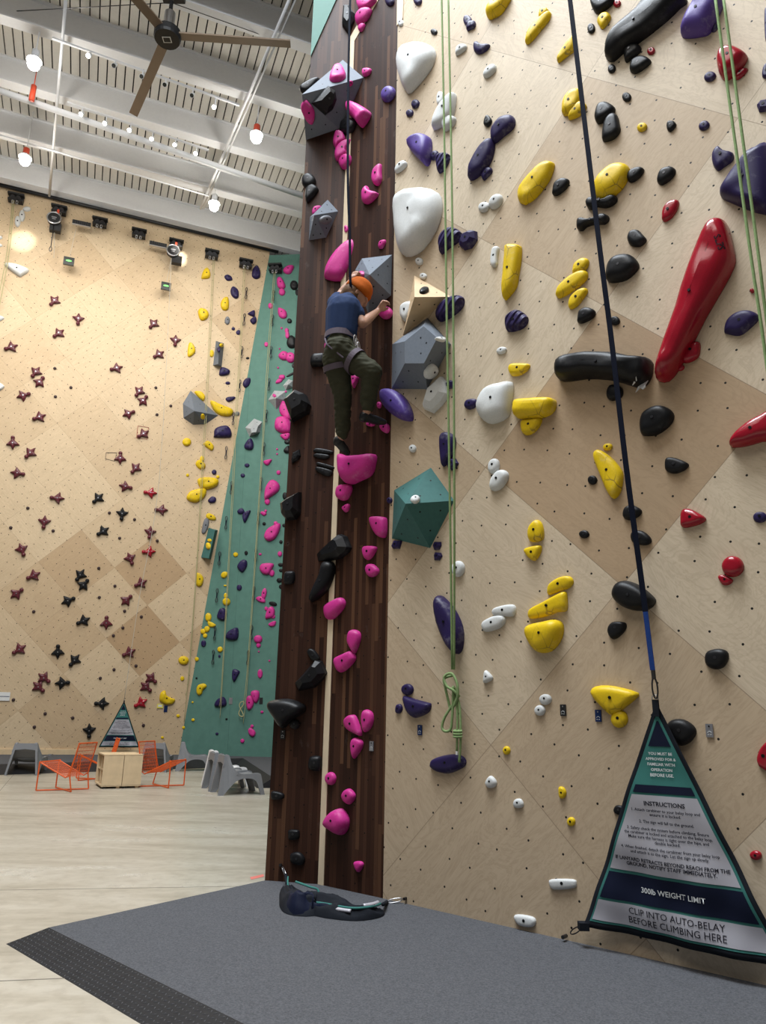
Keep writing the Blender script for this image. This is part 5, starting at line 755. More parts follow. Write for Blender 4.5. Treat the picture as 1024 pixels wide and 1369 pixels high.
def concrete():
    m, nt, b = newmat('polished concrete'); co = objco(nt)
    f = noise_tex(nt, mapping(nt, co, (.45, 1.3, 1)), 1.0, 8, .68, .5); g = noise_tex(nt, co, 9, 5, .6)
    c = ramp(nt, f, [(.32, (.27, .235, .18)), (.5, (.41, .37, .30)), (.66, (.51, .475, .405))])
    c = mix(nt, math_node(nt, 'MULTIPLY', ramp(nt, g, [(.45, (0, 0, 0)), (.7, (1, 1, 1))]), .38), c, (.22, .185, .14))
    nt.links.new(c, b.inputs['Base Color'])
    nt.links.new(ramp(nt, f, [(.3, (.42,) * 3), (.7, (.24,) * 3)]), b.inputs['Roughness'])
    return m
M['concrete'] = concrete()
def carpet():
    m, nt, b = newmat('grey needle carpet'); co = objco(nt)
    f = noise_tex(nt, co, 95, 4, .8); g = noise_tex(nt, mapping(nt, co, (9, 30, 1)), 3, 4, .7); h = noise_tex(nt, co, 1.2, 3)
    c = mix(nt, ramp(nt, f, [(.35, (0, 0, 0)), (.65, (1, 1, 1))]), (.036, .037, .041), (.118, .121, .132))
    c = mix(nt, math_node(nt, 'MULTIPLY', g, .35), c, (.13, .133, .146))
    c = mix(nt, math_node(nt, 'MULTIPLY', h, .25), c, (.07, .07, .075))
    nt.links.new(c, b.inputs['Base Color']); b.inputs['Roughness'].default_value = .95; b.inputs['Specular IOR Level'].default_value = .1
    bp = N(nt, 'ShaderNodeBump'); bp.inputs['Strength'].default_value = .5; bp.inputs['Distance'].default_value = .004
    nt.links.new(f, bp.inputs['Height']); nt.links.new(bp.outputs[0], b.inputs['Normal'])
    return m
M['carpet'] = carpet()
M['rubber'] = plain('black ramp rubber', (.020, .020, .022), .55, 0, .35, 12, spec=.15)
M['stud'] = plain('worn ramp studs', (.075, .075, .08), .45, 0, .5, 25)

# ------------------------------------------------------------------ mesh helpers
def tag(o, label=None, cat=None, group=None, kind=None):
    if label: o['label'] = label
    if cat: o['category'] = cat
    if group: o['group'] = group
    if kind: o['kind'] = kind
    return o
def obj(name, bm, mat=None, parent=None, smooth=False, loc=None, matrix=None):
    me = bpy.data.meshes.new(name); bmesh.ops.recalc_face_normals(bm, faces=bm.faces[:]); bm.to_mesh(me); bm.free()
    if mat is not None: me.materials.append(M[mat] if isinstance(mat, str) else mat)
    if smooth:
        for p in me.polygons: p.use_smooth = True
    o = bpy.data.objects.new(name, me); COL.objects.link(o)
    if parent: o.parent = parent
    if matrix is not None: o.matrix_world = matrix
    elif loc is not None: o.location = loc
    return o
def empty(name, loc=(0, 0, 0), rz=0.0, matrix=None):
    o = bpy.data.objects.new(name, None); COL.objects.link(o); o.empty_display_size = .1
    if matrix is not None: o.matrix_world = matrix
    else: o.location = loc; o.rotation_euler = (0, 0, rz)
    return o
def copy_tree(o, parent=None):
    c = o.copy(); COL.objects.link(c)
    if parent: c.parent = parent
    for ch in [x for x in SC.objects if x.parent == o]: copy_tree(ch, c)
    return c
def B(): return bmesh.new()
def box(bm, c, s, rot=None):
    r = bmesh.ops.create_cube(bm, size=1.0, matrix=Matrix.Translation(c) @ (rot or Matrix.Identity(4)) @ Matrix.Diagonal((*s, 1)))
    return r['verts']
def tube(bm, pts, r, n=8, close=False, flat=1.0):
    pts = [V(p) for p in pts]; k = len(pts)
    rings = []; ref = None
    for i, p in enumerate(pts):
        if close: t = (pts[(i + 1) % k] - pts[i - 1])
        else: t = pts[min(i + 1, k - 1)] - pts[max(i - 1, 0)]
        t.normalize()
        if ref is None: ref = t.orthogonal().normalized()
        else:
            ref = ref - t * ref.dot(t)
            ref = ref.normalized() if ref.length > 1e-6 else t.orthogonal().normalized()
        bi = t.cross(ref); rr = r[i] if isinstance(r, (list, tuple)) else r
        rings.append([bm.verts.new(p + (ref * math.cos(a) + bi * math.sin(a) * flat) * rr) for a in [2 * PI * j / n for j in range(n)]])
    m = k if close else k - 1
    for i in range(m):
        a, b = rings[i], rings[(i + 1) % k]
        for j in range(n): bm.faces.new((a[j], a[(j + 1) % n], b[(j + 1) % n], b[j]))
    if not close:
        bm.faces.new(rings[0][::-1]); bm.faces.new(rings[-1])
    return bm
def smooth_path(pts, sub=6, close=False):
    pts = [V(p) for p in pts]; k = len(pts); out = []
    rng = range(k if close else k - 1)
    for i in rng:
        if close: p0, p1, p2, p3 = pts[i - 1], pts[i], pts[(i + 1) % k], pts[(i + 2) % k]
        else: p0, p1, p2, p3 = pts[max(i - 1, 0)], pts[i], pts[i + 1], pts[min(i + 2, k - 1)]
        for s in range(sub):
            t = s / sub
            out.append(.5 * ((2 * p1) + (p2 - p0) * t + (2 * p0 - 5 * p1 + 4 * p2 - p3) * t * t + (3 * p1 - p0 - 3 * p2 + p3) * t ** 3))
    if not close: out.append(pts[-1])
    return out
def prism(bm, poly, z0, z1):
    a = [bm.verts.new((x, y, z0)) for x, y in poly]; b = [bm.verts.new((x, y, z1)) for x, y in poly]; n = len(poly)
    bm.faces.new(a[::-1]); bm.faces.new(b)
    for i in range(n): bm.faces.new((a[i], a[(i + 1) % n], b[(i + 1) % n], b[i]))
def cyl(bm, p0, p1, r0, r1=None, n=16):
    return tube(bm, [p0, p1], [r0, r0 if r1 is None else r1], n)
def frame(o, u, v, n):
    return Matrix.Translation(o) @ Matrix((V(u), V(v), V(n))).transposed().to_4x4()
def surf(k):
    o, u, v, n = SURF[k]; return V(o), V(u), V(v), V(n)
def at(k, x, y, h=0.0):
    o, u, v, n = surf(k); return o + u * x + v * y + n * h

# ------------------------------------------------------------------ the setting
CEIL = 18.13
bm = B(); prism(bm, [(-16, -3), (8, -3), (8, 24), (-16, 24)], -.15, 0.0)
tag(obj('floor', bm, 'concrete'), kind='structure')
bm = B()
for a, b in (((-9, 5.9), (-.8, 7.2)), ((-3.6, 6.2), (-9, 19.5)), ((-9, 3.4), (-1.0, 4.9))):
    d = (V(b) - V(a)).normalized(); q = V((-d.y, d.x)) * .004
    prism(bm, [tuple(V(a) + q), tuple(V(b) + q), tuple(V(b) - q), tuple(V(a) - q)], .0005, .0015)
tag(obj('trim_1', bm, plain('saw cut', (.20, .18, .15), .8, 0, 0)), kind='structure')

def diamond_wall(name, key, bounds, lattice, tones, mat, thick, size=1.525, rng=(.05, .45)):
    o, u, v, n = surf(key)
    bm = B(); uvl = bm.loops.layers.uv.new('metres'); cel = bm.loops.layers.uv.new('cell')
    ft = bm.faces.layers.float.new('tone'); fs = bm.faces.layers.float.new('seed')
    (lx, ly), (li, lj) = lattice
    s2 = size / math.sqrt(2); rnd = random.Random(5)
    def P(i, j):            # i: stepping down the A direction, j: along the D direction
        return lx + s2 * ((j - lj) - (i - li)), ly + s2 * (-(j - lj) - (i - li))
    xs = [b[0] for b in bounds]; ys = [b[1] for b in bounds]
    for i in range(-22, 23):
        for j in range(-22, 23):
            q = [P(i, j), P(i, j + 1), P(i + 1, j + 1), P(i + 1, j)]
            tv = tones.get((i, j), rnd.uniform(*rng)); sd = rnd.uniform(0, 50); fl = rnd.random() < .5
            if max(a[0] for a in q) < min(xs) or min(a[0] for a in q) > max(xs) or max(a[1] for a in q) < min(ys) or min(a[1] for a in q) > max(ys): continue
            f = bm.faces.new([bm.verts.new((x, y, 0)) for x, y in q]); f[ft] = tv; f[fs] = sd
            cc = [(0, 0), (1, 0), (1, 1), (0, 1)]
            for lp, c in zip(f.loops, cc): lp[cel].uv = c if fl else (c[1], c[0])
            for lp, c in zip(f.loops, q): lp[uvl].uv = c
    k = len(bounds)
    area2 = sum(bounds[i][0] * bounds[(i + 1) % k][1] - bounds[(i + 1) % k][0] * bounds[i][1] for i in range(k))
    bd = bounds if area2 > 0 else bounds[::-1]
    for i in range(k):
        a, b = V((*bd[i], 0)), V((*bd[(i + 1) % k], 0)); d = b - a
        bmesh.ops.bisect_plane(bm, geom=bm.verts[:] + bm.edges[:] + bm.faces[:], plane_co=a, plane_no=V((d.y, -d.x, 0)), clear_outer=True)
    bmesh.ops.remove_doubles(bm, verts=bm.verts[:], dist=1e-4)
    me = bpy.data.meshes.new(name)
    for vv in bm.verts: vv.co = o + u * vv.co.x + v * vv.co.y
    bmesh.ops.recalc_face_normals(bm, faces=bm.faces[:])
    if sum(f.normal.dot(n) for f in bm.faces) < 0: bmesh.ops.reverse_faces(bm, faces=bm.faces[:])
    # body of the wall behind the facing
    lo = [bm.verts.new(o + u * x + v * y - n * .003) for x, y in bd]; hi = [bm.verts.new(o + u * x + v * y - n * thick) for x, y in bd]
    bm.faces.new(lo); bm.faces.new(hi[::-1])
    for i in range(k): bm.faces.new((lo[i], hi[i], hi[(i + 1) % k], lo[(i + 1) % k]))
    bm.to_mesh(me); bm.free(); me.materials.append(M[mat])
    ob = bpy.data.objects.new(name, me); COL.objects.link(ob)
    return tag(ob, kind='structure')
TONE_R = {(2, 2): .85, (1, 1): .55, (2, 1): .12, (1, 0): .1, (3, 1): .62, (2, 0): .5, (3, 2): .22, (3, 3): .55, (2, 3): .12, (1, 2): .1,
          (0, 1): .12, (0, 0): .2, (0, 2): .1, (4, 2): .5, (4, 3): .5, (5, 3): .55, (4, 4): .5, (5, 4): .9, (1, 3): .55, (3, 4): .15, (2, 4): .5, (5, 5): .5}
diamond_wall('wall_right', 'R', [(0, 0), (9, 0), (9, CEIL), (0, CEIL)], (P['latR'], (3, 2)), TONE_R, 'ply_birch', .2)
TONE_L = {(0, 0): .95, (-1, -1): .85, (0, -2): .7, (0, -1): .35, (-1, 0): .15, (1, 0): .2, (1, 1): .5, (1, -1): .55, (2, 1): .6, (-2, -1): .25, (-1, -2): .3,
          (-2, -2): .2, (-1, -3): .12, (1, -2): .5, (2, 0): .55, (0, 1): .3, (-1, 1): .6}
OL, UL, VL, NL = surf('L')
def uvL(p):
    d = V(p) - OL; return d.dot(UL), d.dot(VL)
s0, s1 = uvL(P['S0']), uvL(P['S1'])
top = 17.75
sx = lambda y: s0[0] + (s1[0] - s0[0]) * (y - s0[1]) / (s1[1] - s0[1])
diamond_wall('wall_left', 'L', [(-9, -.15), (sx(-.15), -.15), (sx(top), top), (-9, top)], (P['latL'], (0, 0)), TONE_L, 'ply_speed', .25)
# kick board below the speed wall and the strip over it
bm = B(); fr = frame(OL, UL, VL, NL)
box(bm, (-2.2, .1, .025), (13.3, .2, .05), None); bm.transform(fr)
tag(obj('baseboard_left', bm, 'plain_ply'), kind='structure')
# green wall
OG, UG, VG, NG = surf('G')
bm = B()
d = V(P['S1']) - V(P['S0']); ed = (d.dot(UG), d.dot(VG))
gy = ed[1] * 1.03
poly = [(-ed[0] * .04, -.55), (10, -.55), (10, gy), (ed[0] * 1.03, gy)]
prism(bm, poly, -.25, 0); bm.transform(frame(OG, UG, VG, NG))
tag(obj('wall_back', bm, 'green_wall'), kind='structure')
bm = B()
for x in (1.5, 3.0, 4.5):
    box(bm, (x + .0, gy / 2, .0005), (.006, gy, .003)); 
bm.transform(frame(OG, UG, VG, NG)); tag(obj('trim_2', bm, plain('panel joint', (.05, .11, .09), .7, 0, 0)), kind='structure')

# walnut tower
def tower():
    t0, t1, t2 = [V(P[k]) for k in ('T0', 'T1', 'T2')]
    bk = V((.655, .755, 0))
    t3, t4 = t2 + bk * 1.5, t0 + V((-.05, 1, 0)).normalized() * 1.3
    pts = [t0, t1, t2, t3, t4]; bm = B(); uvl = bm.loops.layers.uv.new('metres'); run = 0
    for i in range(5):
        a, b = pts[i], pts[(i + 1) % 5]; w = (b - a).length
        f = bm.faces.new([bm.verts.new((p.x, p.y, z)) for p, z in ((a, 0), (b, 0), (b, CEIL), (a, CEIL))])
        for lp, c in zip(f.loops, ((run, 0), (run + w, 0), (run + w, CEIL), (run, CEIL))): lp[uvl].uv = c
        run += w
    bmesh.ops.remove_doubles(bm, verts=bm.verts[:], dist=1e-4)
    tag(obj('wall_tower', bm, 'plank'), kind='structure')
tower()
def panel(name, key, poly, h, mat, depth=.0):
    bm = B(); k = len(poly); ar = sum(poly[i][0] * poly[(i + 1) % k][1] - poly[(i + 1) % k][0] * poly[i][1] for i in range(k))
    prism(bm, poly if ar > 0 else poly[::-1], -.002 - depth, h); bm.transform(frame(*surf(key)))
    return obj(name, bm, mat)
MZ = P['mat'][0][2]
st = P['strip']; w = .07
tag(panel('trim_3', 'TR', [(0.004, MZ - .02), (w, MZ - .02), (w, st[1][1]), (.004, st[4][1])], .006, 'strip'), kind='structure')
tag(panel('trim_4', 'TR', [(.004, st[4][1]), (w, st[1][1]), st[2], st[3]], .006, 'strip'), kind='structure')
tg = P['topgreen']; tag(panel('trim_5', 'TL', [(.0, tg[0][1]), (.47, tg[0][1] + 1.31), (.47, tg[0][1] + 4), (0, tg[0][1] + 4)], .012, 'green_wall'), kind='structure')
tag(panel('trim_6', 'R', P['topstrip'], .01, 'strip'), kind='structure')

# padded mat with carpet top and ramp
mt = [V(p) for p in P['mat']]; MZ = mt[0].z
t0, t1, t2 = [V(P[k]) for k in ('T0', 'T1', 'T2')]
d1 = (mt[2] - mt[1]).normalized()
far = mt[1] + d1 * 6
uR = surf('R')[1]
bm = B()
poly = [t0.xy, mt[1].xy, far.xy, (t2 + uR * 7).xy, t2.xy, t1.xy]
prism(bm, [tuple(p) for p in poly], 0.0, MZ)
tag(obj('trim_7', bm, 'carpet'), kind='structure')
r0, r1 = V(P['ramp'][0]), V(P['ramp'][1]); rfar = r0 + (r1 - r0).normalized() * 6
ramp_root = tag(empty('rubber_ramp', ((r0 + rfar) / 2)), 'black studded rubber ramp along the near edge of the grey carpeted mat', 'ramp')
bm = B(); off = -((r0 + rfar) / 2)
q = [mt[1] + off, far + off, rfar + off, r0 + off]
qb = [V((a.x, a.y, off.z)) for a in q]
def on_ramp(a_, b_): return q[0].lerp(q[1], a_).lerp(q[3].lerp(q[2], a_), b_)
top_ = [[bm.verts.new(on_ramp(i / 40, j / 8)) for j in range(9)] for i in range(41)]
for i in range(40):
    for j in range(8): bm.faces.new((top_[i][j], top_[i + 1][j], top_[i + 1][j + 1], top_[i][j + 1]))
rim = [top_[i][0] for i in range(41)] + [top_[40][j] for j in range(1, 9)] + [top_[i][8] for i in range(39, -1, -1)] + [top_[0][j] for j in range(7, 0, -1)]
low_ = [bm.verts.new((v_.co.x, v_.co.y, off.z)) for v_ in rim]
for i in range(len(rim)):
    k_ = (i + 1) % len(rim)
    if (rim[i].co.z - off.z) > .001 or (rim[k_].co.z - off.z) > .001: bm.faces.new((rim[i], low_[i], low_[k_], rim[k_]))
obj('ramp_body', bm, 'rubber', ramp_root)
bm = B()
du = (q[1] - q[0]); dv = (q[3] - q[0]); nn = du.cross(dv).normalized(); nn = nn if nn.z > 0 else -nn
nu, nv = int(du.length / .032), int(dv.length / .032)
for i in range(nu):
    for j in range(nv):
        c = on_ramp((i + .5) / nu, (j + .5) / nv) + nn * .0008
        a = (1 if (i + j) % 2 else -1) * .78
        e1 = (du.normalized() * math.cos(a) + dv.normalized() * math.sin(a)); e2 = nn.cross(e1).normalized()
        h = .0125; wd = .004
        b4 = [bm.verts.new(c + e1 * sx_ * h + e2 * sy_ * wd) for sx_, sy_ in ((-1, 0), (0, -1), (1, 0), (0, 1))]
        tp_ = bm.verts.new(c + nn * .003)
        for k in range(4): bm.faces.new((b4[k], b4[(k + 1) % 4], tp_))
obj('tread_studs', bm, 'stud', ramp_root)
# raised mats along the far walls
lm = [V(p) for p in P['lmat']]; lr = [V(p) for p in P['lramp']]
a0 = OL + UL * -2.0; z = lm[0].z
back = [V(P['S0']), OL + UL * -6]
bm = B(); far_r = OG + UG * 7.5
ext = lm[0] + (lm[0] - lm[1]).normalized() * 6
end = lm[2] + (lm[2] - lm[1]).normalized() * .5
endb = V((4.5, end.y + 1.5, z))
prism(bm, [tuple(p.xy) for p in (ext, lm[1], end, endb, far_r, V(P['S0']) + V((0, .02, 0)), OL + UL * -7)], 0.0, z)
tag(obj('trim_8', bm, 'carpet'), kind='structure')
bm = B()
def wedge(bm, a, b, c, d):      # a,b top edge; c,d floor edge under b,a
    lo = [bm.verts.new((p.x, p.y, 0)) for p in (a, b)]; hi = [bm.verts.new(p) for p in (a, b)]; f = [bm.verts.new((p.x, p.y, 0)) for p in (c, d)]
    bm.faces.new((hi[0], hi[1], f[0], f[1])); bm.faces.new((lo[0], lo[1], hi[1], hi[0])); bm.faces.new((f[1], f[0], lo[1], lo[0]))
    bm.faces.new((lo[0], hi[0], f[1])); bm.faces.new((hi[1], lo[1], f[0]))
def out_of(a, b, dist, side):
    dd = (b - a).normalized(); return V((dd.y, -dd.x, 0)) * dist * side
o1 = out_of(ext, lm[1], .55, 1); o2 = out_of(lm[1], end, .32, 1)
corner = lm[1] + o1 + o2
wedge(bm, ext, lm[1], lm[1] + o1, ext + o1); wedge(bm, lm[1], end, end + o2, lm[1] + o2)
cv = [bm.verts.new(p) for p in (lm[1], V((*(lm[1] + o1).xy, 0)), V((*(lm[1] + (o1 + o2)*.8).xy, 0)), V((*(lm[1] + o2).xy, 0)))]
bm.faces.new(cv[:3]); bm.faces.new((cv[0], cv[2], cv[3]))
tag(obj('rubber_ramp', bm, 'rubber'), 'dark rubber ramp edging the raised mat below the far speed wall', 'ramp')

# ceiling: boarded deck with gaps, steel beams
ang = math.radians(21.5)
cu, cn = V((math.cos(ang), math.sin(ang), 0)), V((math.sin(ang), -math.cos(ang), 0))
base = V((-9.3, 15.6, 0)) * K - cn * 1.38 * K      # point on the line of zero distance
bm = B()
fr = Matrix.Translation((base.x, base.y, CEIL)) @ Matrix((cu, cn, V((0, 0, 1)))).transposed().to_4x4()
box(bm, (4, 13, .15), (40, 32, .12)); bm.transform(fr)
tag(obj('ceiling', bm, 'gap'), kind='structure')
bm = B(); x = -11.0
while x < 22:
    box(bm, (x, 13, .05), (.196, 32, .06)); x += .229
bm.transform(fr); tag(obj('trim_9', bm, 'deck'), kind='structure')
for k in range(8):
    bm = B(); y = 1.725 + 2.0625 * k
    box(bm, (4, y - .1, -.37), (40, .07, .76)); box(bm, (4, y - .14, -.75), (40, .3, .045)); box(bm, (4, y - .14, .0), (40, .3, .04))
    bm.transform(fr); tag(obj('trim_%d' % (10 + k), bm, 'white_paint'), kind='structure')

# ------------------------------------------------------------------ hold builders
def catmull(poly, n):
    k = len(poly); sub = max(2, int(round(n / k))); out = []
    for i in range(k):
        p0, p1, p2, p3 = [V(poly[(i + q) % k]) for q in (-1, 0, 1, 2)]
        for s in range(sub):
            t = s / sub
            out.append(.5 * ((2 * p1) + (p2 - p0) * t + (2 * p0 - 5 * p1 + 4 * p2 - p3) * t * t + (3 * p1 - p0 - 3 * p2 + p3) * t ** 3))
    return out
def spine_of(pts):
    c = sum(pts, V((0, 0))) / len(pts)
    sxx = sum((p.x - c.x) ** 2 for p in pts); syy = sum((p.y - c.y) ** 2 for p in pts); sxy = sum((p.x - c.x) * (p.y - c.y) for p in pts)
    th = .5 * math.atan2(2 * sxy, sxx - syy); d = V((math.cos(th), math.sin(th))); e = V((-d.y, d.x))
    a = [(p - c).dot(d) for p in pts]; b = [(p - c).dot(e) for p in pts]
    L, W = max(a) - min(a), max(b) - min(b)
    h = max(0, (L - W) * .5 * .92); mid = c + d * ((max(a) + min(a)) / 2) + e * ((max(b) + min(b)) / 2)
    mid = c * .6 + mid * .4
    return mid - d * h, mid + d * h, W
def near(p, a, b):
    ab = b - a
    if ab.length_squared < 1e-9: return a.copy()
    t = max(0, min(1, (p - a).dot(ab) / ab.length_squared)); return a + ab * t
def dome(bm, poly, depth, flat, seed):
    pts = [V(p) for p in poly]; k = len(pts)
    if sum(pts[i].x * pts[(i + 1) % k].y - pts[(i + 1) % k].x * pts[i].y for i in range(k)) < 0: pts.reverse()
    if not flat: pts = catmull(pts, 26 if k > 6 else 20)
    a, b, W = spine_of(pts)
    rnd = random.Random(seed); up = V((0, W * .10 * rnd.uniform(.2, 1)))
    if flat: a = (a + b) / 2; b = a.copy()
    a, b = a + up, b + up
    sp = [near(p, a, b) for p in pts]
    if flat: prof = [(1, -.004), (1, .10 * depth), (.90, .55 * depth), (.52, depth)]
    else: prof = [(1, -.004)] + [(math.cos(f) ** .5 if f < 1.57 else 0.0, depth * math.sin(f)) for f in (.10, .34, .64, .96, 1.26, 1.46, 1.5708)]
    rings = []
    for s, h in prof:
        ring = []
        for p, q in zip(pts, sp):
            x = q + (p - q) * s
            hh = h
            if h > 0 and not flat: hh = h * (1 + .16 * mnoise.noise(V((x.x * 7, x.y * 7, seed * 1.7))))
            ring.append(bm.verts.new((x.x, x.y, hh)))
        rings.append(ring)
    n = len(pts)
    for r0, r1 in zip(rings, rings[1:]):
        for i in range(n): bm.faces.new((r0[i], r0[(i + 1) % n], r1[(i + 1) % n], r1[i]))
    if flat: bm.faces.new(rings[-1])
    bm.faces.new(rings[0][::-1])
    bmesh.ops.remove_doubles(bm, verts=bm.verts[:], dist=2e-4)
    return (a + b) / 2
CNAME = dict(p='pink', k='black', u='purple', y='yellow', w='white', r='red', g='grey')
WNAME = dict(R='birch wall', TL='walnut tower', TR='walnut tower', L='speed wall', G='green wall')
for idx, line in enumerate(HOLDS.strip().split('\n')):
    key, col, dep, flat, wall, label, pol = line.split('|')
    polys = [[tuple(float(t) / 1000 for t in w_.split(',')) for w_ in pg.split()] for pg in pol.split('/')]
    depth = int(dep) / 1000
    allp = [p for pg in polys for p in pg]
    cx = (max(p[0] for p in allp) + min(p[0] for p in allp)) / 2; cy = (max(p[1] for p in allp) + min(p[1] for p in allp)) / 2
    size = max(max(p[0] for p in allp) - min(p[0] for p in allp), max(p[1] for p in allp) - min(p[1] for p in allp))
    o, u, v, n = surf(key)
    bm = B(); cs = []
    for pg in polys: cs.append(dome(bm, [(x - cx, y - cy) for x, y in pg], depth, int(flat), idx))
    head_ = ' '.join(label.split()[:3])
    mat = col if col != 'u' else 'violet' if 'violet' in head_ else 'ribbed' if ('ribbed' in head_ or 'grooved' in head_) else col
    h = obj('climbing_hold', bm, mat, smooth=not int(flat), matrix=frame(o + u * cx + v * cy, u, v, n))
    tag(h, label, 'climbing hold', '%s holds on the %s' % (CNAME[col], WNAME[wall]))
    big = wall in ('R', 'TL', 'TR')
    if (big and size > .045) or size > .28:
        r = .0105 if big else .024
        if size < .1: r = .0075
        for c in cs:
            hz = depth * (.93 if size > .2 else .95)
            bm = B(); cyl(bm, (c.x, c.y, hz * .5), (c.x, c.y, depth * 1.03 + .001), r, r, 8)
            obj('bolt', bm, 'darksteel' if col == 'k' else 'bolt', h)
    if 'emblem' in label:
        ex, ey = P['emblem'][0]; ex -= cx; ey -= cy
        tree = BVHTree.FromPolygons([v_.co for v_ in h.data.vertices], [p_.vertices[:] for p_ in h.data.polygons])
        def skin_z(x_, y_):
            hit = tree.ray_cast(V((x_, y_, 2)), V((0, 0, -1)))[0]
            return hit.z if hit else depth * .4
        bm = B()
        for tri in (((-.03, -.035), (.035, .03), (-.012, -.005)), ((-.012, -.005), (.035, .03), (.012, -.03)), ((-.045, .012), (-.005, .02), (.0, .034)), ((.012, -.03), (.03, .0), (.028, -.02))):
            hi = [bm.verts.new((ex + a_ * K, ey + b_ * K, skin_z(ex + a_ * K, ey + b_ * K) + .004)) for a_, b_ in tri]
            lo = [bm.verts.new(q_.co - V((0, 0, .008))) for q_ in hi]
            bm.faces.new(hi); bm.faces.new(lo[::-1])
            for k_ in range(3): bm.faces.new((hi[k_], hi[(k_ + 1) % 3], lo[(k_ + 1) % 3], lo[k_]))
        obj('emblem', bm, 'lettering_pale', h)
    if 'red club hold' in label and 'glossy' in label:
        tree = BVHTree.FromPolygons([v_.co for v_ in h.data.vertices], [p_.vertices[:] for p_ in h.data.polygons])
        pa, pb = [V((q_[0] - cx, q_[1] - cy)) for q_ in P['clubtext']]; dr = (pb - pa).normalized(); nr = V((-dr.y, dr.x)); L_ = (pb - pa).length * 1.1
        CLUB = (h, tree, pa, dr, nr, L_)
# star-shaped speed holds
def star_mesh():
    out = []
    for ang_, rr in ((0, .155), (14, .150), (26, .085), (52, .082), (102, .145), (112, .150), (142, .088), (176, .155), (186, .155), (216, .088), (248, .150), (258, .145), (308, .082), (334, .085), (346, .150)):
        a = math.radians(ang_); out.append((rr * math.cos(a), rr * math.sin(a)))
    return out
STARP = star_mesh()
protos = {}
for c, x, y, a, label in STARS:
    if c not in protos:
        bm = B(); dome(bm, STARP, .07, 0, 3)
        h = obj('speed_hold', bm, c, smooth=True); bm = B()
        bmesh.ops.create_uvsphere(bm, u_segments=14, v_segments=8, radius=.05, matrix=Matrix.Translation((.13, 0, .03)))
        obj('knob', bm, c, h, True)
        bm = B(); cyl(bm, (0, 0, .03), (0, 0, .078), .014, .014, 8); obj('bolt', bm, 'steel', h)
        protos[c] = h
    else:
        h = copy_tree(protos[c])
    o, u, v, n = surf('L'); ca, sa = math.cos(math.radians(a)), math.sin(math.radians(a))
    h.matrix_world = frame(o + u * x + v * y, u * ca + v * sa, v * ca - u * sa, n) @ Matrix.Scale(K, 4)
    tag(h, label, 'climbing hold', 'star holds on the speed wall')
first = None
for x, y, label in DOTS:
    if first is None:
        bm = B(); dome(bm, [(.038 * math.cos(t * PI / 5), .038 * math.sin(t * PI / 5)) for t in range(10)], .035, 0, 1)
        first = d_ = obj('foothold', bm, 'dot', smooth=True)
    else: d_ = first.copy(); COL.objects.link(d_)
    o, u, v, n = surf('L'); d_.matrix_world = frame(o + u * x + v * y, u, v, n) @ Matrix.Scale(K, 4)
    tag(d_, label, 'foothold', 'button footholds on the speed wall')
# faceted volumes
for key, s, verts, nb, faces, color, label, emb in VOL:
    o, u, v, n = surf(s)
    c = sum((V(p) for p in verts[:nb]), V()) / nb
    bm = B(); vs = [bm.verts.new(V(p) - c) for p in verts]; low = [bm.verts.new(V(p) - c - n * emb) for p in verts[:nb]]
    for f in faces: bm.faces.new([vs[i] for i in f])
    for i in range(nb): bm.faces.new((vs[i], vs[(i + 1) % nb], low[(i + 1) % nb], low[i]))
    bm.faces.new(low[::-1])
    h = obj('wall_volume', bm, color, loc=c)
    tag(h, label, 'climbing volume', 'faceted volumes')
    near_wall = s not in 'LG'
    for f in faces:
        pts = [V(verts[i]) - c for i in f]; fn = (pts[1] - pts[0]).cross(pts[2] - pts[0]).normalized()
        fc = sum(pts, V()) / len(pts); fn = fn if fn.dot(fc + n * .05) > 0 else -fn
        if fn.dot(V((0, 0, CAM_H)) - c - fc) < 0: continue
        for k in range(min(3, len(pts)) if near_wall else 1):
            q = fc + (pts[k] - fc) * (.42 if near_wall else .1); bm = B()
            tube(bm, [q - fn * .004, q + fn * .0012], .008 if near_wall else .014, 6)
            obj('bolt_hole', bm, 'bolt', h)

# ------------------------------------------------------------------ belay signs (triangular gates)
def wave(x, y): return .012 * math.sin(x * 9 + y * 5) * (1 - .5 * y) + .007 * math.sin(y * 23 + x * 7) * min(1, max(0, 1.1 - y)) + .006 * math.sin(x * 31 - y * 11) * max(0, .8 - y)
def text_mesh(body, size, align='CENTER', shear=0.0, bold=0.0):
    cu_ = bpy.data.curves.new('lettering', 'FONT'); cu_.body = body; cu_.size = size; cu_.align_x = align; cu_.offset = bold
    cu_.resolution_u = 2; cu_.space_line = 1.0
    ob = bpy.data.objects.new('lettering', cu_); COL.objects.link(ob); bpy.context.view_layer.update()
    me = bpy.data.meshes.new_from_object(ob.evaluated_get(bpy.context.evaluated_depsgraph_get()))
    bpy.data.objects.remove(ob); bpy.data.curves.remove(cu_)
    return me
def lettering(body, x, y, width, mat, parent, fn, size=.03, bold=0.0, height=None):
    me = text_mesh(body, size, bold=bold)
    xs = [v.co.x for v in me.vertices]; ys = [v.co.y for v in me.vertices]
    k = width / (max(xs) - min(xs)); cx = (max(xs) + min(xs)) / 2
    ky = k if height is None else height / (max(ys) - min(ys))
    for v in me.vertices:
        X, Y = (v.co.x - cx) * k + x, v.co.y * ky + y
        v.co = (X, Y, fn(X, Y))
    me.materials.append(M[mat]); o = bpy.data.objects.new('lettering', me); COL.objects.link(o); o.parent = parent
    return o
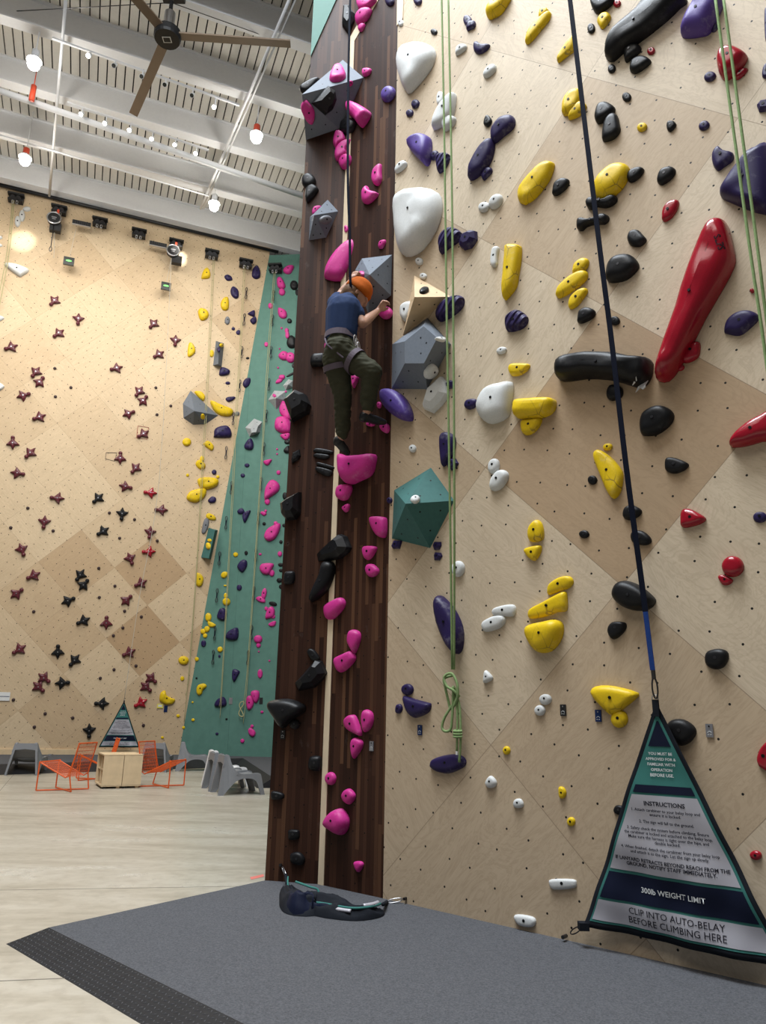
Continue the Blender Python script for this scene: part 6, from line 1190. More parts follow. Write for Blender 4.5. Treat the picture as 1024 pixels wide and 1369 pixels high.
def gate(H, W, matrix, label, detail=True):
    root = empty('belay_sign', matrix=matrix); tag(root, label, 'sign', 'triangular belay signs')
    half = lambda y: W / 2 * (1 - y / H)
    def band(name, y0, y1, inset, z, mat, ny=10, nx=10, solid=0.0):
        bm = B(); rows = []
        for i in range(ny + 1):
            y = y0 + (y1 - y0) * i / ny; hw = max(.004, half(y) - inset)
            rows.append([bm.verts.new((hw * (2 * j / nx - 1), y, wave(hw * (2 * j / nx - 1), y) + z)) for j in range(nx + 1)])
        for a, b in zip(rows, rows[1:]):
            for j in range(nx): bm.faces.new((a[j], a[j + 1], b[j + 1], b[j]))
        if solid:
            r = bmesh.ops.extrude_face_region(bm, geom=bm.faces[:])
            for v in [g for g in r['geom'] if isinstance(g, bmesh.types.BMVert)]: v.co.z -= solid
        return obj(name, bm, mat, root, True)
    band('cloth', 0, H * .985, 0, 0, 'blackcloth', 50, 30, .006)
    Y = lambda f: H * (1 - f)
    ins = .022
    band('teal_border', .03, Y(.06), ins, .0025, 'tealcloth', 50, 30)
    i2 = ins + .013
    band('navy_panel', Y(.195), Y(.085), i2, .005, 'navycloth', 10, 14)
    band('navy_stripe', Y(.395), Y(.362), i2 + .002, .005, 'navycloth', 6, 30)
    band('silver_panel', Y(.735), Y(.405), i2, .005, 'silvercloth', 30, 30)
    band('navy_stripe', Y(.862), Y(.748), i2, .005, 'navycloth', 12, 30)
    band('silver_panel', Y(.962), Y(.873), i2 - .004, .005, 'silvercloth', 12, 30)
    fn = lambda x, y: wave(x, y) + .0072
    L = []
    def t(body, f, w_, mat, bold=0.0): lettering(body, 0, Y(f), w_ * W / .92, mat, root, fn, bold=bold)
    t('YOU MUST BE', .232, .115, 'lettering_pale', .0006); t('APPROVED FOR &', .255, .145, 'lettering_pale', .0006); t('FAMILIAR WITH', .278, .13, 'lettering_pale', .0006)
    t('OPERATION', .301, .10, 'lettering_pale', .0006); t('BEFORE USE.', .324, .11, 'lettering_pale', .0006)
    t('INSTRUCTIONS', .448, .19, 'lettering_dark', .0007)
    for f, w_, s_ in ((.474, .37, '1. Attach carabiner to your belay loop and'), (.492, .17, 'ensure it is locked.'), (.523, .295, '2. The sign will fall to the ground.'),
                    (.553, .44, '3. Safety check the system before climbing. Ensure'), (.571, .475, 'the carabiner is locked and attached to the belay loop.'),
                    (.589, .43, 'Make sure the harness is tight over the hips, and'), (.606, .135, 'double backed.'),
                    (.634, .525, '4. When finished, detach the carabiner from your belay loop'), (.652, .42, 'and attach it to the sign. Let the sign up slowly.')):
        t(s_, f, w_ * .86, 'lettering_dark', .0003)
    t('IF LANYARD RETRACTS BEYOND REACH FROM THE', .688, .53, 'lettering_dark', .0006); t('GROUND, NOTIFY STAFF IMMEDIATELY.', .708, .42, 'lettering_dark', .0006)
    t('300lb WEIGHT LIMIT', .815, .30, 'lettering_pale', .0003)
    t('CLIP INTO AUTO-BELAY', .910, .44, 'lettering_dark'); t('BEFORE CLIMBING HERE', .948, .45, 'lettering_dark')
    bm = B(); ring = [(.016 * math.cos(a), H + .016 + .016 * math.sin(a), 0) for a in [k * PI / 6 for k in range(12)]]
    tube(bm, ring, .0025, 6, True); obj('ring', bm, 'steel', root, True)
    bm = B(); box(bm, (0, H - .03, 0), (.03, .08, .014)); obj('top_tab', bm, 'blackcloth', root)
    return root
o, u, v, n = surf('R')
ap, lc = [V(p) for p in P['gate']]
W = 2 * (ap - lc).dot(u); foot = lc + u * (W / 2); lean = ap - foot; tall = lean.length; lean.normalize()
ks = W / .92
g1 = gate(tall / ks, .92, frame(foot, u, lean, u.cross(lean)) @ Matrix.Scale(ks, 4), 'large triangular belay sign hanging on the lanyard at the right, grey with teal border')
oL_, uL_, vL_, nL_ = surf('L')
ap2, lc2 = [V(p) for p in P['gateL']]
W2 = 2 * (ap2 - lc2).dot(uL_); c2 = lc2 + uL_ * (W2 / 2); vv = ap2 - c2; k2 = vv.length / (tall / ks); vv.normalize()
g2 = copy_tree(g1); g2.matrix_world = frame(c2, uL_, vv, uL_.cross(vv)) @ Matrix.Scale(k2, 4)
tag(g2, 'small distant triangular belay sign standing below the plywood speed wall', 'sign', 'triangular belay signs')

def carabiner(bm, p0, p1, width=.02, r=.005, side=None):
    p0, p1 = V(p0), V(p1); d = p1 - p0; L = d.length; d.normalize(); s = side or d.orthogonal().normalized(); s = (s - d * s.dot(d)).normalized()
    m = (p0 + p1) / 2
    pts = [m + d * (L / 2 * math.sin(a)) * (1.0) + s * (width * math.cos(a)) for a in [k * 2 * PI / 14 for k in range(14)]]
    return tube(bm, pts, r, 8, True)
h, tree, pa, dr, nr, L_ = CLUB
me = text_mesh('SLPS', .05, bold=.0008)
xs = [v_.co.x for v_ in me.vertices]; k_ = L_ / (max(xs) - min(xs))
for v_ in me.vertices:
    q_ = pa + dr * ((v_.co.x - min(xs)) * k_ - L_ * .1) + nr * (v_.co.y * k_)
    hz = tree.ray_cast(V((q_.x, q_.y, 2)), V((0, 0, -1)))[0]
    v_.co = (q_.x, q_.y, (hz.z if hz else .05) + .003)
me.materials.append(M['lettering_dark']); lo = bpy.data.objects.new('lettering', me); COL.objects.link(lo); lo.parent = h
# corner clip of the sign, bolted to the wall
ca, cb = [V(p) for p in P['gateclip']]
bm = B(); box(bm, ca, (.06, .06, .045)); root = obj('sign_anchor', bm, 'blackcloth')
tag(root, 'black corner strap clipping the big belay sign to a wall bolt', 'clip')
bm = B(); carabiner(bm, ca + (cb - ca) * .15, ca + (cb - ca) * .75, .014, .004, V((0, 0, 1))); obj('carabiner', bm, 'darksteel', root, True)
bm = B(); tube(bm, [cb, cb + n * .05], .012, 10); obj('eye_bolt', bm, 'darksteel', root)

# ------------------------------------------------------------------ ropes and lanyards
def flat_strap(pts, wd, th, un):
    bm = B(); prev = None
    for i, p in enumerate(pts):
        p = V(p); q = un * wd / 2; t = V(un.cross(V((0, 0, 1)))).normalized() * th / 2
        ring = [bm.verts.new(p + a) for a in (-q - t, q - t, q + t, -q + t)]
        if prev:
            for k in range(4): bm.faces.new((prev[k], prev[(k + 1) % 4], ring[(k + 1) % 4], ring[k]))
        else: bm.faces.new(ring[::-1])
        prev = ring
    bm.faces.new(prev); return bm
ly = empty('auto_belay_lanyard', P['lany'][-1]); tag(ly, 'dark webbing lanyard running down to the big belay sign', 'lanyard')
inv = Matrix.Translation(-V(P['lany'][-1]))
def child(name, bm, mat, root, smooth=False):
    bm.transform(Matrix.Translation(-root.location)); return obj(name, bm, mat, root, smooth)
child('webbing', flat_strap(smooth_path(P['lany'], 5), .036, .006, u), 'webbing', ly)
child('blue_sleeve', flat_strap(P['lanyblue'], .03, .01, u), 'bluewebbing', ly)
bm = B(); a, b = [V(p) for p in P['lanycar']]
tube(bm, [a, a + (b - a) * .35], .014, 8); child('swivel', bm, 'darksteel', ly)
bm = B(); carabiner(bm, a + (b - a) * .3, b + (b - a) * .12, .017, .0058, u); child('carabiner', bm, 'darksteel', ly, True)
bm = flat_strap(smooth_path(P['tlany'], 5), .026, .007, surf('TR')[1])
tag(obj('auto_belay_lanyard', bm, 'webbing'), 'dark lanyard hanging down the tower to the climber in the orange hat', 'lanyard')

def rope_thing(label, strands, r, mat, group='climbing ropes', loc=None):
    root = empty('climbing_rope', strands[0][-1]); tag(root, label, 'rope', group)
    for s in strands:
        bm = B(); tube(bm, smooth_path(s, 5), r, 7); child('strand', bm, mat, root, True)
    return root
rp = rope_thing('sage green rope pair with a coiled knot hanging beside the tower', [P['ropeA'], P['ropeB']], .0095, 'rope')
ck = V(P['coil']); o, u, v, n = surf('R'); Zv = V((0, 0, 1)); PXM = .0057
def rp_pt(dx, dy, h=.0): return ck + u * (dx * PXM * 1.25) - Zv * (dy * PXM) + n * h
bm = B(); tube(bm, smooth_path([rp_pt(0, -2), rp_pt(-9, 2, .02), rp_pt(-8, 12, .02), rp_pt(-6, 30), rp_pt(-2, 42), rp_pt(8, 28, .02), rp_pt(9, 10, .03), rp_pt(2, -4, .03), rp_pt(-7, 0, .04), rp_pt(-4, 12, .04), rp_pt(4, 18, .03), rp_pt(9, 26)], 6), .0105, 7)
child('coil', bm, 'rope', rp, True)
bm = B(); tube(bm, smooth_path([rp_pt(9, 24), rp_pt(0, 38, .01), rp_pt(-9, 54, .02), rp_pt(-12, 66, .02), rp_pt(-8, 71, .02), rp_pt(-2, 68, .01), rp_pt(0, 54, .01), rp_pt(1, 38, .01), rp_pt(3, 12, .02)], 6), .0105, 7)
child('coil', bm, 'rope', rp, True)
bm = B(); tube(bm, smooth_path([rp_pt(3, 14), rp_pt(9, 40), rp_pt(10, 80), V(P['saucer'])], 6), .0098, 7); child('strand', bm, 'rope', rp, True)
bm = B(); tube(bm, smooth_path([rp_pt(2, 20), rp_pt(6, 45), rp_pt(5, 96)], 6), .0092, 7); child('strand', bm, 'rope', rp, True)
for k in range(3):
    bm = B(); tube(bm, [rp_pt(7 + 5 * math.cos(t), 70 + 3.4 * k + .6 * math.sin(t), .012 * math.sin(t) + .01) for t in [q * PI / 5 for q in range(10)]], .0095, 7, True); child('knot_wrap', bm, 'rope', rp, True)
bm = B(); tube(bm, [rp_pt(5, 95.5), rp_pt(5, 100)], .0098, 7); child('rope_end', bm, 'label_white', rp)
rope_thing('sage green rope pair crossing the huge purple slab at the right', [P['rope2A'], P['rope2B']], .0095, 'rope')
rope_thing('yellow-green rope pair hanging at the far left edge of the speed wall', [P['Lrope0'], P['Lrope0b']], .012, 'yellowrope')
rope_thing('yellow-green rope pair hanging past the grey wedge volume', [P['Lrope1'], P['Lrope1b']], .0085, 'yellowrope')
rope_thing('yellow-green rope pair crossing from speed wall to green wall seam', [P['Lrope2'], P['Lrope2b']], .0085, 'yellowrope')
r3_ = rope_thing('yellow-green rope pair hanging in the middle of the green wall', [P['Lrope3'], P['Lrope3b']], .0085, 'yellowrope')
def knot(root, p, s=.07):
    bm = B(); p = V(p)
    tube(bm, smooth_path([p + V((s * .7 * math.sin(2 * t + .4), -.03, s * 2.2 * math.cos(t))) for t in [q * PI / 6 for q in range(12)]], 3, True), .016, 6, True); child('knot', bm, 'yellowrope', root, True)
knot(r3_, P['Lrope3'][-1], .1)
for nm, lab in (('cord1', 'thin pale cord under the left auto-belay reel of the speed wall'), ('cord2', 'long thin cord from the right auto-belay reel to the distant belay sign')):
    bm = B(); tube(bm, smooth_path(P[nm], 4), .008, 6)
    tag(obj('cord', bm, 'greyrope', smooth=True), lab, 'cord')

# quickdraws
qd0 = None
for x, y, z_, label, s in QUICKDRAWS:
    if qd0 is None:
        qd0 = q = empty('quickdraw')
        bm = B(); box(bm, (0, 0, 0), (.028, .014, .14)); obj('sling', bm, 'webbing', q)
        for zz in (.12, -.12):
            bm = B(); carabiner(bm, (0, 0, zz + .06), (0, 0, zz - .05), .026, .009, V((1, 0, 0))); obj('carabiner', bm, 'darksteel', q, True)
    else: q = copy_tree(qd0)
    q.scale = (K, K, K)
    q.location = (x, y, z_); q.rotation_euler = (0, 0, random.uniform(-.4, .4)); tag(q, label, 'quickdraw', 'quickdraws in the green corner')

# number tags
TAGS = ['navy number tag below the purple half-moon hold, left of the rope end', 'black number tag beside two small white holds', 'navy number tag under the yellow bat-wing hold', 'grey number tag right of the big belay sign',
        'grey number tag low on the tower right of three pink drops', 'black number tag under the big black beak hold', 'small tag on the green wall beside the purple fin near the ropes', 'small tag at the right of the pink slabs low on the green wall', 'small tag under the yellow sticker on the speed wall']
TM = ['tag_blue', 'black', 'tag_blue', 'tag_grey', 'tag_grey', 'black', 'tag_grey', 'black', 'tag_blue']
for (p, s), lab, m_ in zip(P['tags'], TAGS, TM):
    o, u, v, n = surf(s); far_ = s in 'GL'
    sc = 2.5 if far_ else 1.0
    bm = B(); box(bm, (0, 0, .002), (.034 * sc, .062 * sc, .006))
    t = obj('number_tag', bm, m_, matrix=frame(p, u, v, n) @ Matrix.Scale(K, 4)); tag(t, lab, 'tag', 'number tags')
    if not far_:
        bm = B(); tube(bm, [(0, .02, .004), (0, .02, .0075)], .004, 8); obj('screw', bm, 'bolt' if m_ == 'tag_grey' else 'steel', t)
        ink = 'lettering_pale'
        bm = B()
        tube(bm, [(.009 * math.cos(a), -.012 + .008 * math.sin(a), .0055) for a in [PI * k / 8 for k in range(9)]], .0012, 5)
        box(bm, (-.006, -.019, .0055), (.006, .003, .001)); box(bm, (.006, -.019, .0055), (.006, .003, .001))
        obj('mark', bm, ink, t)
o, u, v, n = surf('L')
bm = B(); box(bm, (0, 0, .006), (.14, .10, .012)); t = obj('wall_sign', bm, 'label_yellow', matrix=frame(P['signs'][0], u, v, n) @ Matrix.Scale(K, 4)); tag(t, 'small yellow sticker below the yellow crescent on the speed wall', 'sign')
bm = B(); box(bm, (0, .005, .013), (.09, .05, .003)); obj('paper', bm, 'label_white', t)
bm = B(); box(bm, (0, 0, .006), (.26, .19, .012)); t = obj('wall_sign', bm, 'label_white', matrix=frame(P['signs'][1], u, v, n) @ Matrix.Scale(K, 4)); tag(t, 'white notice at the far left edge of the speed wall', 'sign')
bm = B(); box(bm, (0, 0, .013), (.24, .014, .003)); obj('ruled_line', bm, 'tag_blue', t)
for x, y, w_, h_, m_, lab in ((0, 0, 0, 0, 0, 0),):
    pass

# hand-drawn squares on the speed wall
def outline(px, py, w_, h_, mat, lab, skew=0):
    bm = B(); q = [(-w_ / 2, -h_ / 2, .004), (w_ / 2, -h_ / 2 - skew, .004), (w_ / 2 + skew, h_ / 2, .004), (-w_ / 2, h_ / 2 - skew, .004)]
    tube(bm, q, .007, 6, True); o, u, v, n = surf('L'); t = obj('drawn_square', bm, mat, matrix=frame(o + u * px + v * py, u, v, n) @ Matrix.Scale(K, 4)); tag(t, lab, 'marking')
SQ = P['squares']
outline(*SQ[0], .26, .32, 'r', 'red taped square around a star hold on the speed wall')
outline(*SQ[1], .22, .19, 'black', 'black taped square left of a star hold on the speed wall', .03)

# ------------------------------------------------------------------ top hardware of the far wall
o, u, v, n = surf('L')
for i, p in enumerate(P['belay']):
    ss = 'L' if i < 7 else 'G'; o, u, v, n = surf(ss)
    lab = ['at the far left', 'behind the left round reel', 'right of the left timer', 'left of the right timer', 'behind the right round reel', 'above the yellow ropes', 'left of the green wall', 'on top of the green wall'][i]
    root = empty('belay_anchor', matrix=frame(p, u, v, n) @ Matrix.Scale(K, 4)); tag(root, 'black top anchor bracket %s' % lab, 'anchor', 'top anchor brackets')
    bm = B(); box(bm, (0, 0, -.12), (.34, .22, .04)); obj('back_plate', bm, 'black', root)
    bm = B(); box(bm, (0, .08, -.03), (.38, .05, .14)); box(bm, (0, -.08, -.03), (.34, .05, .12)); obj('cross_bar', bm, 'black', root)
    for sx_ in (-1, 1):
        bm = B(); tube(bm, [(sx_ * .06, -.02, -.03), (sx_ * .06, -.02, .03)], .06, 12); obj('pulley', bm, 'darksteel', root)
        bm = B(); carabiner(bm, (sx_ * .05, -.1, .02), (sx_ * .05, -.2, .02), .022, .01, V((1, 0, 0))); obj('carabiner', bm, 'steel', root, True)
o, u, v, n = surf('L')
for i, p in enumerate(P['reel']):
    root = empty('auto_belay_reel', matrix=frame(p, u, V((0, 0, 1)), u.cross(V((0, 0, 1)))) @ Matrix.Scale(K, 4))
    tag(root, 'round auto-belay reel with pale rim at the top, %s speed lane' % ('left' if i == 0 else 'right'), 'auto-belay', 'auto-belay reels')
    bm = B(); tube(bm, [(0, 0, -.1), (0, 0, .03)], .16, 24); obj('drum', bm, 'black', root)
    bm = B(); tube(bm, [(.16 * math.cos(a), .16 * math.sin(a), .03) for a in [k * PI / 12 for k in range(24)]], .018, 8, True); obj('rim', bm, 'steel', root, True)
    bm = B(); box(bm, (.05 if i == 0 else .12, -.2, -.1), (.26, .22, .14)); obj('housing', bm, 'black', root)
    bm = B(); box(bm, (0, .02, .032), (.12, .03, .01)); box(bm, (0, -.03, .032), (.08, .025, .01)); obj('label_plate', bm, 'tag_grey', root)
    bm = B(); box(bm, (.06, .23, -.06), (.05, .16, .05)); obj('strap', bm, 'redcage', root)
bm = B(); hk = [V(p) for p in P['hook']]; tube(bm, [hk[0], hk[1]], .014, 6); carabiner(bm, hk[1], hk[1] - V((0, 0, .16)), .035, .012, u)
tag(obj('hook', bm, 'darksteel', smooth=True), 'dark hook hanging under the left auto-belay reel', 'hook')
for i, p in enumerate(P['timer']):
    root = empty('wall_light', matrix=frame(p, u, v, n) @ Matrix.Scale(K, 4)); tag(root, 'black slatted bar light above the %s display' % ('left' if i == 0 else 'right'), 'light')
    bm = B(); box(bm, (0, 0, 0), (.44, .11, .07)); obj('housing', bm, 'black', root)
    bm = B(); box(bm, (0, -.062, .0), (.44, .018, .075)); obj('edge_strip', bm, 'steel', root)
    bm = B()
    for k in range(9): box(bm, (-.2 + .05 * k, .005, .038), (.012, .085, .008))
    obj('slats', bm, 'darksteel', root)
for i, p in enumerate(P['screen']):
    root = empty('display', matrix=frame(p, u, v, n) @ Matrix.Scale(K, 4)); tag(root, 'small black display with a green mark in the %s speed lane' % ('left' if i == 0 else 'right'), 'display', 'speed timer displays')
    bm = B(); box(bm, (0, 0, 0), (.25, .21, .06)); obj('case', bm, 'screen', root)
    bm = B(); tube(bm, [(0, .01, .03), (0, .01, .034)], .05, 12); bm.transform(Matrix.Diagonal((1.4, .45, 1, 1))); obj('green_mark', bm, 'greenlogo', root)
    bm = B(); tube(bm, [(0, .1, 0), (.06, .9, 0)], .005, 5); obj('hanging_wire', bm, 'greyrope', root)
bm = B(); a, b = [V(p) for p in P['rail']]; tube(bm, [a - (b - a) * .2, b], .056, 10)
tag(obj('trim_30', bm, 'black', smooth=True), kind='structure')

# ------------------------------------------------------------------ ceiling pipes and lamps
def pipe(name, pts, r, mat, label, cat='pipe'):
    bm = B(); tube(bm, pts, r * K, 10); return tag(obj(name, bm, mat, smooth=True), label, cat)
pipe('sprinkler_pipe', P['pipe'], .07, 'white_paint', 'long white sprinkler pipe under the ceiling beams')
pipe('conduit', P['pipe2'], .02, 'white_paint', 'thin white conduit low under the ceiling beside the sprinkler pipe')
pipe('conduit', P['polesA'], .03, 'white_paint', 'left of two parallel white conduits crossing beams near the fan')
pipe('conduit', P['polesA2'], .02, 'white_paint', 'right thinner one of two parallel white conduits crossing beams near the fan')
pipe('conduit', P['polesB'], .03, 'white_paint', 'white conduit crossing the ceiling beams at the left')
def track(pa, pb, heads, lit, label):
    a, b = V(pa), V(pb); root = empty('track_light', (a + b) / 2); tag(root, label, 'light', 'ceiling track lights')
    d = (b - a).normalized(); bm = B(); tube(bm, [a, b], .035, 4); child('rail', bm, 'white_paint', root)
    for h, on in zip(heads, lit):
        h = V(h); k = (h - a).dot(d); up_ = a + d * k
        bm = B(); tube(bm, [up_, h], .018, 6); child('stem', bm, 'white_paint', root)
        bm = B(); tube(bm, [h + V((.0, .05, .05)), h + V((0, -.06, -.1))], [.04, .06], 12); sh = child('lamp_head', bm, 'white_paint', root, False)
        bm = B(); tube(bm, [h + V((0, -.062, -.102)), h + V((0, -.066, -.107))], .05, 12); child('lens', bm, 'spotglow' if on else 'screen', root)
track(*P['trackA'], P['trackAh'], (1, 0, 0, 0, 0, 1), 'upper ceiling track with mostly unlit spotlights, near the fan')
track(*P['trackB'], P['trackBh'], (1, 1, 1, 1, 1, 1), 'lower ceiling track with six lit spotlights')
BL = ['upper left glowing high-bay lamp', 'right glowing high-bay lamp with an orange socket nearest the tower', 'lower left glowing high-bay lamp with an orange socket', 'lowest glowing high-bay lamp above the speed wall rail']
for i, p in enumerate(P['bays']):
    p = V(p); root = empty('highbay_lamp', p); root.scale = (K, K, K); tag(root, BL[i], 'light', 'glowing high-bay lamps')
    bm = B(); tube(bm, [(0, 0, .3), (0, 0, 1.35)], .012, 6); obj('cord', bm, 'white_paint', root)
    bm = B(); tube(bm, [(0, 0, .12), (0, 0, .32)], .07, 12); obj('socket', bm, 'redcage' if i in (1, 2) else 'white_paint', root, True)
    bm = B(); bmesh.ops.create_uvsphere(bm, u_segments=16, v_segments=10, radius=.115); obj('bulb', bm, 'lampglow', root, True)
    bm = B(); tube(bm, [(0, 0, .08), (0, 0, .16)], [.14, .08], 16); obj('shade', bm, 'white_paint', root)
    l = bpy.data.lights.new('highbay_light', 'POINT'); l.energy = 90; l.color = (1, .95, .86); l.shadow_soft_size = .2
    lo = bpy.data.objects.new('highbay_light', l); COL.objects.link(lo); lo.parent = root; lo.location = (0, 0, -.3)
bm = B(); rc = V(P['redthing'][0]); tube(bm, [rc, rc + V((0, 0, .45))], .07, 10); tube(bm, [rc + V((0, 0, .45)), rc + V((0, 0, .9))], .012, 6)
tag(obj('red_canister', bm, 'redcage', smooth=True), 'small red canister hanging under the ceiling beam at the left', 'canister')
# spot pools on the speed wall from two heads of the track
for aim, src in ((P['pools'][0], P['trackBh'][1]), (P['pools'][1], P['trackBh'][5])):
    l = bpy.data.lights.new('track_spot', 'SPOT'); l.energy = 2600; l.spot_size = .16; l.spot_blend = .9; l.color = (1, .96, .88); l.shadow_soft_size = .06
    o = bpy.data.objects.new('track_spot', l); COL.objects.link(o); p0_ = V(src) + V((0, .1, -.25)); o.location = p0_
    o.rotation_euler = (V(aim) - p0_).to_track_quat('-Z', 'Y').to_euler()
# fan
f = V(P['fan']); root = empty('ceiling_fan', f); root.scale = (K, K, K); tag(root, 'large ceiling fan with a black hub and three long brown blades', 'fan')
bm = B(); tube(bm, [(0, 0, -.1), (0, 0, -.06), (0, 0, .06), (0, 0, .10)], [.22, .24, .24, .18], 24); obj('hub', bm, 'black', root)
bm = B(); tube(bm, [(0, 0, .1), (0, 0, .5)], .10, 16); obj('motor', bm, 'steel', root)
bm = B(); tube(bm, [(0, 0, .5), (0, 0, 1.55)], .035, 10); obj('downrod', bm, 'black', root)
bm = B(); box(bm, (0, 0, 1.0), (.4, .3, .2)); obj('control_box', bm, 'black', root)
bm = B(); box(bm, (0, 0, -.103), (.15, .12, .01)); obj('label_plate', bm, 'label_white', root)
bm = B(); box(bm, (0, .0, -.109), (.12, .09, .006)); obj('label_plate', bm, 'black', root)
tip0 = V(P['fantips'][0]) - f; a0 = math.atan2(tip0.y, tip0.x)
for k in range(3):
    bm = B(); rot = Matrix.Rotation(a0 + k * 2 * PI / 3, 4, 'Z')
    vs = box(bm, (1.2, 0, 0), (2.0, .17, .03)); bm.transform(rot @ Matrix.Rotation(.12, 4, 'X')); obj('blade', bm, 'tan_blade', root)
for k, (dx, dy) in enumerate(((-5, 1.0), (4.6, 2.6), (2.5, -3.0))):
    bm = B(); tube(bm, [(0, 0, .75), (dx, dy, 1.5)], .008, 5); obj('guy_wire', bm, 'darksteel', root)

# ------------------------------------------------------------------ furniture
def lounge_chair(mat):
    root = empty('lounge_chair')
    def arc(p): return [(q.x, q.y) for q in smooth_path([V((*c, 0)) for c in p], 5)]
    prof = [(-.14, 0)] + arc([(-.045, .66), (-.02, .705), (.03, .705), (.055, .67), (.10, .54), (.17, .43), (.27, .375), (.40, .37), (.55, .385), (.625, .375), (.655, .33), (.70, .15), (.74, 0)]) + [(.66, 0)] + arc([(.62, .12), (.56, .24), (.46, .285), (.30, .285), (.18, .24), (.06, .12), (-.04, 0)])
    def yy(z_, s): return s * (.355 - .125 * max(0, (z_ - .36)) / .35)
    for s in (-1, 1):
        bm = B(); a = [bm.verts.new((x, yy(z_, s), z_)) for x, z_ in prof]; b = [bm.verts.new((x, yy(z_, s) - s * .045, z_)) for x, z_ in prof]; k = len(prof)
        bm.faces.new(a); bm.faces.new(b[::-1])
        for i in range(k): bm.faces.new((a[i], a[(i + 1) % k], b[(i + 1) % k], b[i]))
        obj('side_panel', bm, mat, root)
    bm = B(); rows = []
    path = [(-.025, .705), (.03, .70), (.085, .54), (.16, .42), (.2, .385)]
    for x, z_ in path:
        rows.append([bm.verts.new((x + .02 * math.sin(PI * t / 8), yy(z_, 1) * (2 * t / 8 - 1) * .98, z_ - .02 * math.sin(PI * t / 8) * (1 if z_ > .6 else 0))) for t in range(9)])
    for a, b in zip(rows, rows[1:]):
        for j in range(8): bm.faces.new((a[j], a[j + 1], b[j + 1], b[j]))
    r_ = bmesh.ops.extrude_face_region(bm, geom=bm.faces[:])
    for v_ in [g for g in r_['geom'] if isinstance(g, bmesh.types.BMVert)]: v_.co += V((-.03, 0, -.03))
    obj('backrest', bm, mat, root, False)
    bm = B(); arch = [(-.245, .695), (.245, .695), (.285, .50), (.22, .545), (.0, .57), (-.22, .545), (-.285, .50)]
    prism(bm, arch[::-1], -.012, .012); bm.transform(Matrix(((0, .12, 1, -.115), (1, 0, 0, 0), (0, 1, 0, 0), (0, 0, 0, 1)))); obj('back_panel', bm, mat, root)
    bm = B(); rows = []
    for x, z_ in [(.2, .385), (.32, .35), (.45, .355), (.56, .375), (.64, .35), (.66, .29)]:
        rows.append([bm.verts.new((x, .35 * (2 * t / 8 - 1), z_ - .025 * math.sin(PI * t / 8))) for t in range(9)])
    for a, b in zip(rows, rows[1:]):
        for j in range(8): bm.faces.new((a[j], a[j + 1], b[j + 1], b[j]))
    r_ = bmesh.ops.extrude_face_region(bm, geom=bm.faces[:])
    for v_ in [g for g in r_['geom'] if isinstance(g, bmesh.types.BMVert)]: v_.co += V((-.015, 0, -.03))
    obj('seat', bm, mat, root)
    return root
ch = [V(p) for p in P['chairs']]
row = (ch[4] - ch[3]).normalized(); ra = math.radians(24); row = V((math.cos(ra), math.sin(ra), 0)); side = V((-row.y, row.x, 0))
c0 = lounge_chair('chair_grey')
def put(c, p, a, lab, grp='grey lounge chairs'):
    c.location = p; c.rotation_euler = (0, 0, a); tag(c, lab, 'chair', grp); return c
lng = (ch[4] - ch[3]).length; print('row chair length', lng)
mid = ch[3] + side * .36 + row * .13
put(c0, mid, ra, 'grey plastic lounge chair, nearest of the three in a row by the tower')
put(copy_tree(c0), mid + side * .76 - row * .02, ra, 'grey plastic lounge chair, middle of the three in a row by the tower')
put(copy_tree(c0), ch[0] + V((.05, .0, 0)), math.radians(100), 'grey plastic lounge chair alone at the far left, seen from behind')
put(copy_tree(c0), ch[1] + V((.1, 0, 0)), math.radians(95), 'grey plastic lounge chair behind the right orange wire chair')
put(copy_tree(c0), ch[2] + V((.15, .35, 0)), math.radians(14), 'grey plastic lounge chair facing right, between orange chair and the row')
cw = lounge_chair('chair_white'); put(cw, mid + side * 1.53 + row * .12, ra, 'white plastic lounge chair, farthest of the three in a row by the tower', 'white lounge chairs')

def wire_chair():
    root = empty('wire_chair'); r = .013
    W_ = .62
    for s in (-1, 1):
        y = s * W_ / 2
        bm = B(); tube(bm, [(.36, y, 0.012), (.36, y, .51), (.33, y, .52)], r, 7); obj('leg', bm, 'orange', root)
        bm = B(); tube(bm, [(-.34, y * .95, 0.012), (-.28, y, .30), (-.40, y, .86)], r, 7); obj('leg', bm, 'orange', root)
        bm = B(); tube(bm, [(.36, y, .012), (-.34, -y * .95, .012)], r, 7); obj('base_rail', bm, 'orange', root)
        bm = B(); tube(bm, [(.36, y, .51), (-.20, y * .98, .25), (-.28, y * .98, .30)], r, 7); obj('seat_rail', bm, 'orange', root)
    bm = B(); tube(bm, [(-.40, -W_ / 2, .86), (-.40, W_ / 2, .86)], r, 7); obj('top_rail', bm, 'orange', root)
    bm = B(); tube(bm, [(.36, -W_ / 2, .51), (.36, W_ / 2, .51)], r, 7); obj('front_rail', bm, 'orange', root)
    def grid(name, a, b, nx, ny):
        bm = B(); a, b = V(a), V(b)
        for i in range(nx + 1):
            y = W_ * (i / nx - .5); tube(bm, [a + V((0, y, 0)), (a + b) / 2 + V((0, y, -.02)), b + V((0, y, 0))], .0045, 5)
        for j in range(1, ny):
            p = a.lerp(b, j / ny) - V((0, 0, .02 * math.sin(PI * j / ny))); tube(bm, [p + V((0, -W_ / 2, 0)), p + V((0, W_ / 2, 0))], .0045, 5)
        obj(name, bm, 'orange', root)
    grid('seat_mesh', (.36, 0, .51), (-.22, 0, .25), 12, 10)
    grid('back_mesh', (-.24, 0, .28), (-.40, 0, .86), 12, 9)
    return root
oc = [V(p) for p in P['orange']]
w0 = wire_chair()
def putw(c, p, a, lab): c.location = p; c.rotation_euler = (0, 0, a); tag(c, lab, 'chair', 'orange wire chairs')
